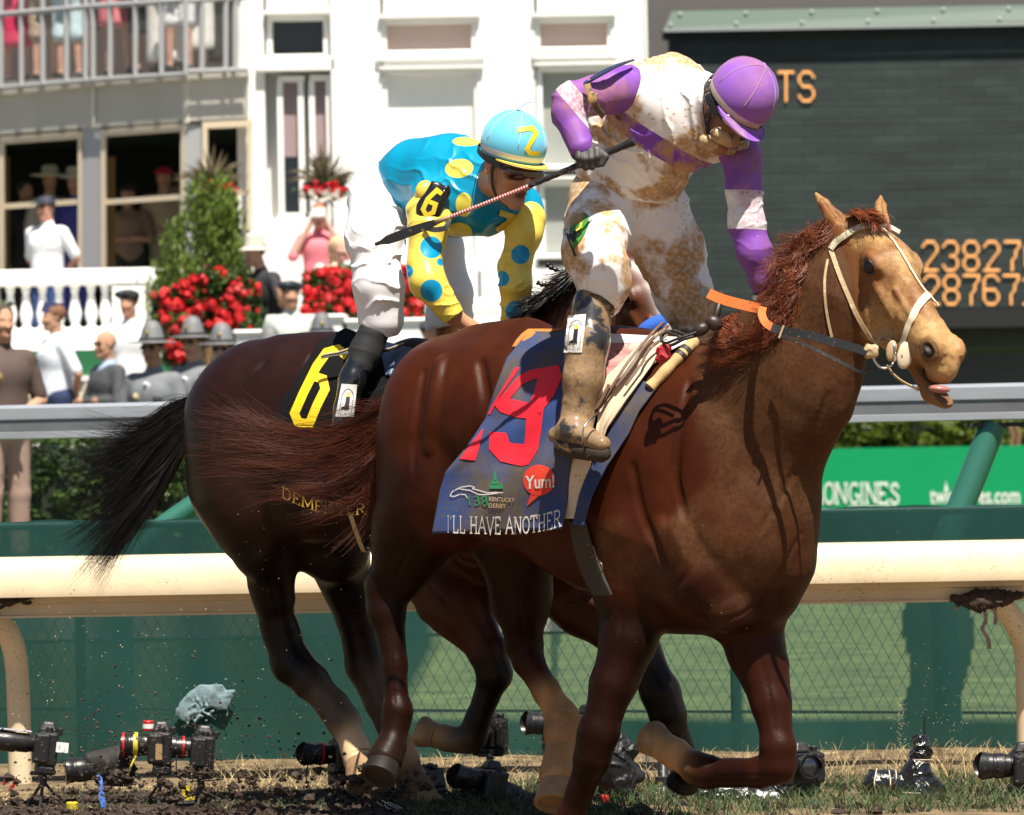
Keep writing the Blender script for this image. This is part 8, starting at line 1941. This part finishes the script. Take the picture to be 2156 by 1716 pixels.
    if stand:
        b = MB(); p0 = O - f*0.035*k - u*0.10*k; g = Vector((p0.x, p0.y, 0.0)); zc = max(0.03, p0.z)
        b.box(p0.x-0.045, p0.x+0.045, p0.y-0.03, p0.y+0.03, zc-0.008, zc+0.004); b.tube([(p0.x, p0.y, zc), (p0.x, p0.y, max(0.0, zc-0.05))], 0.014, 10)
        for a in (0.4, 2.5, 4.6): b.tube([(p0.x, p0.y, max(0.02, zc-0.03)), (p0.x+0.09*math.cos(a), p0.y+0.05*math.sin(a), 0.003)], 0.006, 6)
        b.build('table_tripod', mat('tripod_grey', (0.06, 0.06, 0.065), rough=0.35, metal=0.6), c, smooth='auto')
    return c, O, f, s_, u
def cable(label, pts, r, m, group='camera cables', n=26, nm='cable'):
    b = MB(); b.tube(smooth_line([P(*p) for p in pts], n), r, 6); return tag(b.build(nm, m, None, smooth=True), label, 'cable', group)
YC = 17.55
c, O, f, s_, u = rcam('camera at the far left with long barrel and grey tape across it', 76, 1566, YC, yaw=0.15, tilt=0.12, lens=0.24, lr=0.038, hood=True)
b = MB(); b.ribbon([O+f*0.16+u*0.040-s_*0.0, O+f*0.09+u*0.041, O+f*0.02+u*0.040], u, 0.05, 0.004); b.build('grey_tape', M_GT, c, bevel=0.002)
b = MB(); b.obox(O-f*0.09+u*0.0+s_*0.08, f*0.022, s_*0.004, u*0.018); b.build('white_tape', M_TAPE, c)
rcam('dark camera lens lying low between the taped camera and the crumpled bag', 205, 1618, YC+0.1, yaw=0.1, tilt=-0.05, lens=0.12, lr=0.045, body=False, hood=False, stand=False)
# crumpled black bag
sd = SDF((0, 0, 0)); sd.cap(P(200, 1605, YC+0.1), P(250, 1600, YC+0.1), 0.045, 0.055, k=0.03); sd.cap(P(220, 1635, YC+0.1), P(262, 1630, YC+0.1), 0.04, 0.045, k=0.03)
tag(sd.obj('black_bag', 0.006, mat('black_nylon', (0.018, 0.016, 0.015), rough=0.75, bump=0.5, bscale=20, bdist=0.01), None, colors=False, disp=multi(folds((0.6, 0, 0.7), 90, 0.012, 1.0), folds((-0.5, 0.3, 0.6), 70, 0.010, 3.0))), 'crumpled black nylon bag between two cameras', 'bag')
c, O, f, s_, u = rcam('camera with red and yellow bands on its lens and a red cap on top', 318, 1568, YC, yaw=0.05, tilt=0.02, lens=0.115, lr=0.043, rings=((0.86, M_RR), (0.48, M_YR)), hood=False)
b = MB(); b.tube([O+f*0.01+u*0.050+s_*0.01, O+f*0.01+u*0.088+s_*0.01], 0.020, 16); o = b.build('red_cap', M_RR, c, smooth='auto', bevel=0.004)
b = MB(); b.tube([O+f*0.01+u*0.060+s_*0.01, O+f*0.01+u*0.076+s_*0.01], 0.0208, 16); b.build('cap_band', M_TAPE, o, smooth='auto')
b = MB(); b.obox(O-f*0.03-u*0.02+s_*0.08, f*0.012, s_*0.003, u*0.028); b.build('tan_tape', mat('tan_tape', (0.32, 0.20, 0.09), rough=0.6), c)
rcam('camera with petal hood and thin red ring, next to the red and yellow banded one', 406, 1575, YC, yaw=0.12, tilt=0.08, lens=0.085, lr=0.040, rings=((0.42, M_RR),))
rcam('camera with thin red ring just behind the pale bay pastern', 700, 1588, YC+0.05, yaw=0.35, tilt=0.06, lens=0.10, lr=0.040, rings=((0.45, M_RR),))
rcam('upright camera between the bay foreleg and the white stocking, upper one', 1022, 1540, YC+0.35, yaw=1.2, tilt=-0.1, lens=0.08, lr=0.036, k=0.9)
rcam('camera with raised lens cap under the folded bay foreleg, lower one', 1010, 1645, YC-0.1, yaw=0.5, tilt=0.25, lens=0.09, lr=0.042)
rcam('small camera hanging low just right of the planted bay hoof', 900, 1640, YC+0.1, yaw=-0.8, tilt=-0.3, lens=0.05, lr=0.026, k=0.62)
rcam('camera partly hidden behind the white stocking of the chestnut', 1150, 1525, YC+0.4, yaw=0.25, tilt=0.1, lens=0.07, lr=0.042)
rcam('camera behind the knee of the chestnut near foreleg', 1225, 1530, YC+0.45, yaw=-0.9, tilt=0.0, lens=0.07, lr=0.038)
rcam('camera pole standing below the pale muddy hoof of the chestnut', 1392, 1545, YC+0.5, yaw=0.9, tilt=0.0, lens=0.06, lr=0.030, k=0.6, stand=False)
rcam('upright camera seen from behind, right of the chestnut folded knee', 1692, 1612, YC, yaw=1.9, tilt=0.0, lens=0.06, lr=0.040)
rcam('camera with plain lens at the right edge of the picture', 2132, 1612, YC-0.05, yaw=0.12, tilt=0.02, lens=0.105, lr=0.046, hood=True)
def wrapped(label, caps, m=M_PL, bands=(), seed=1.0, name='bagged_camera', amp=0.008):
    sd = SDF((0, 0, 0))
    for (x0, y0, r0, x1, y1, r1) in caps: sd.cap(P(x0, y0, YC), P(x1, y1, YC), r0*S(YC), r1*S(YC), k=0.015)
    O = P(caps[0][0], 1710, YC); c = empty(name, O, label, 'camera', CG)
    sd.obj('plastic_wrap', 0.005, m, c, colors=False, disp=multi(folds((0.7, 0.3, 0.7), 130, amp*1.8, seed, 2.2, 14), folds((-0.7, 0.2, 0.6), 170, amp*1.2, seed+2, 2.2, 16)))
    for (x0, y0, x1, y1, bow) in bands:
        b = MB(); pts = [P(x0, y0, YC-0.02), P((x0+x1)/2+bow, (y0+y1)/2+abs(bow)*0.3, YC-0.085), P(x1, y1, YC-0.02)]; b.tube(smooth_line(pts, 16), 0.0022, 6); b.build('rubber_band', mat('rubber_band', (0.62, 0.50, 0.38), rough=0.6), c, smooth=True)
    return c
wc = wrapped('camera wrapped in black plastic with pale rubber bands, antenna on top', [(1865, 1650, 25, 1900, 1650, 24), (1845, 1650, 30, 1870, 1650, 30), (1930, 1625, 32, 1935, 1690, 50), (1960, 1655, 24, 1975, 1660, 16), (1935, 1700, 45, 1930, 1725, 45), (1940, 1565, 20, 1941, 1582, 24), (1938, 1590, 18, 1932, 1610, 20)],
        bands=[(1846, 1618, 1848, 1682, -6), (1872, 1622, 1870, 1680, 4), (1886, 1622, 1880, 1655, 4), (1920, 1600, 1962, 1600, 0), (1922, 1604, 1958, 1606, 0), (1890, 1668, 1965, 1672, 0), (1945, 1642, 1958, 1662, 3)])
b = MB(); b.tube([P(1946, 1560, YC), P(1947, 1508, YC)], 0.004, 6); b.build('antenna', M_CB, wc, smooth='auto')
wrapped('low camera bundled in crumpled black plastic under the folded chestnut foreleg', [(1520, 1680, 32, 1570, 1690, 40), (1570, 1690, 42, 1640, 1690, 40), (1480, 1672, 16, 1520, 1680, 30)], seed=4.0)
wrapped('bundle of black bags behind the chestnut near foreleg', [(1285, 1600, 48, 1300, 1650, 40), (1320, 1620, 22, 1345, 1635, 14), (1300, 1570, 30, 1330, 1580, 16)], m=mat('black_bag_matte', (0.010, 0.010, 0.011), rough=0.5, bump=0.5, bscale=20, bdist=0.01), seed=6.0)
wrapped('mud-splashed black plastic bundle between the white stocking and the bay hoof', [(1060, 1680, 36, 1100, 1700, 36), (1100, 1700, 30, 1135, 1712, 24), (1000, 1660, 34, 1010, 1700, 38)], m=M_CB, seed=8.0)
# pole with clamp, cables, tape
b = MB(); p0, p1 = P(1395, 1560, YC+0.45), P(1398, 1740, YC+0.2); b.tube([p0, p1], 0.020, 12); b.tube([P(1396, 1635, YC+0.32), P(1397, 1655, YC+0.32)], 0.030, 12); tag(b.build('stake', mat('stake_dark', (0.02, 0.02, 0.022), rough=0.4, mud=0.4, mudcol=(0.3, 0.22, 0.05), mudscale=20), None, smooth='auto'), 'dark camera stake with a collar below the pale hoof', 'stake')
cable('silver hook beside the dark stake', [(1383, 1668, YC), (1374, 1690, YC), (1372, 1702, YC), (1380, 1706, YC), (1386, 1698, YC)], 0.0032, M_STEEL, nm='hook')
cable('black cable looping down from under the pale hoof', [(1362, 1560, YC+.3), (1362, 1625, YC+.2), (1375, 1652, YC+.2), (1392, 1655, YC+.2)], 0.003, M_CB)
cable('black cable drooping right of the dark stake', [(1415, 1660, YC), (1428, 1700, YC), (1425, 1725, YC)], 0.0028, M_CB)
cable('yellow and white cable tie hanging from the banded camera', [(286, 1592, YC-.05), (275, 1615, YC-.06), (268, 1636, YC-.05)], 0.0045, M_YR)
cable('black cable curling under the camera with the petal hood', [(372, 1590, YC-.05), (372, 1625, YC-.06), (385, 1642, YC-.06), (430, 1644, YC-.05), (470, 1640, YC)], 0.0028, M_CB)
cable('black cable dangling from the camera behind the bay pastern', [(648, 1610, YC-.02), (645, 1640, YC-.02), (655, 1665, YC-.02)], 0.0025, M_CB)
b = MB(); b.ribbon(smooth_line([P(206, 1632, YC-.12), P(214, 1650, YC-.13), (P(213, 1668, YC-.13)), P(219, 1700, YC-.13), P(222, 1716, YC-.12)], 16), (0, -1, 0.1), [0.010, 0.014, 0.018, 0.012, 0.008, 0.012, 0.016, 0.020, 0.022, 0.02, 0.018, 0.022, 0.024, 0.02, 0.016, 0.01], 0.002); tag(b.build('blue_tape', mat('blue_tape', (0.08, 0.20, 0.62), rough=0.5, mud=0.42, mudcol=(0.08, 0.05, 0.03), mudscale=40), None), 'torn strip of blue tape hanging below the black bag', 'tape')
b = MB(); b.tube([P(375, 1692, YC-.2), P(410, 1690, YC-.2)], 0.010, 8); b.tube([P(395, 1690, YC-.2), P(393, 1712, YC-.2)], 0.007, 8); tag(b.build('ball_head', M_CB, None, smooth='auto'), 'small black ball head lying in the dirt below the left cameras', 'clamp')
b = MB(); b.lathe(P(152, 1708, YC-.1), [(0.022, 0), (0.022, 0.03), (0.016, 0.034)], 14); tag(b.build('bottle_lid', M_YR, None, smooth='auto'), 'yellow ringed cap in the dirt at the lower left', 'cap')
b = MB(); b.lathe(P(392, 1684, YC-.05), [(0.032, 0), (0.032, 0.012), (0.018, 0.014), (0.016, 0.05)], 14); tag(b.build('yellow_label_knob', M_YR, None, smooth='auto'), 'black and yellow knob on the grass under the petal-hood camera', 'knob')
b = MB(); b.box(P(1235, 0, YC).x, P(1252, 0, YC).x, YC-.1, YC-.07, P(0, 1710, YC).z, P(0, 1692, YC).z); tag(b.build('red_light_box', M_RR, None, bevel=0.004), 'small red box beside the chestnut near foreleg at the bottom', 'box')
cable('red and white scrap of tape at the lower left corner', [(6, 1652, YC-.05), (22, 1640, YC-.05), (30, 1648, YC-.05), (20, 1665, YC-.05)], 0.006, M_RR, nm='tape_scrap')
for pts in ([(820, 1705, 17.2), (795, 1690, 17.2), (800, 1684, 17.2), (830, 1700, 17.2), (880, 1716, 17.1)], [(840, 1712, 17.2), (812, 1698, 17.2), (818, 1690, 17.2), (850, 1704, 17.2)]):
    cable('bent steel wire lying in the churned dirt under the bay', pts, 0.0028, M_STEEL, nm='wire', group='bent wires in the dirt')
# paper caught in the fence
sd = SDF((0, 0, 0))
for (x0, y0, r0, x1, y1, r1) in ((388, 1497, 20, 425, 1470, 22), (425, 1470, 20, 462, 1462, 22), (462, 1478, 18, 478, 1460, 12), (395, 1505, 12, 412, 1500, 14)): sd.cap(P(x0, y0, YF-0.06), P(x1, y1, YF-0.06), r0*S(YF), r1*S(YF), k=0.01, n=(0, 1, 0), sc=0.18)
tag(sd.obj('paper_scrap', 0.005, mat('pale_paper', (0.16, 0.24, 0.26), rough=0.8, var=0.3, vscale=20), None, colors=False, disp=multi(folds((0.7, 0, 0.7), 160, 0.008, 1.0, 2.2, 20), folds((-0.7, 0, 0.6), 120, 0.006, 4.0, 2.2, 16))), 'pale scrap of paper caught on the green fence behind the bay', 'paper')
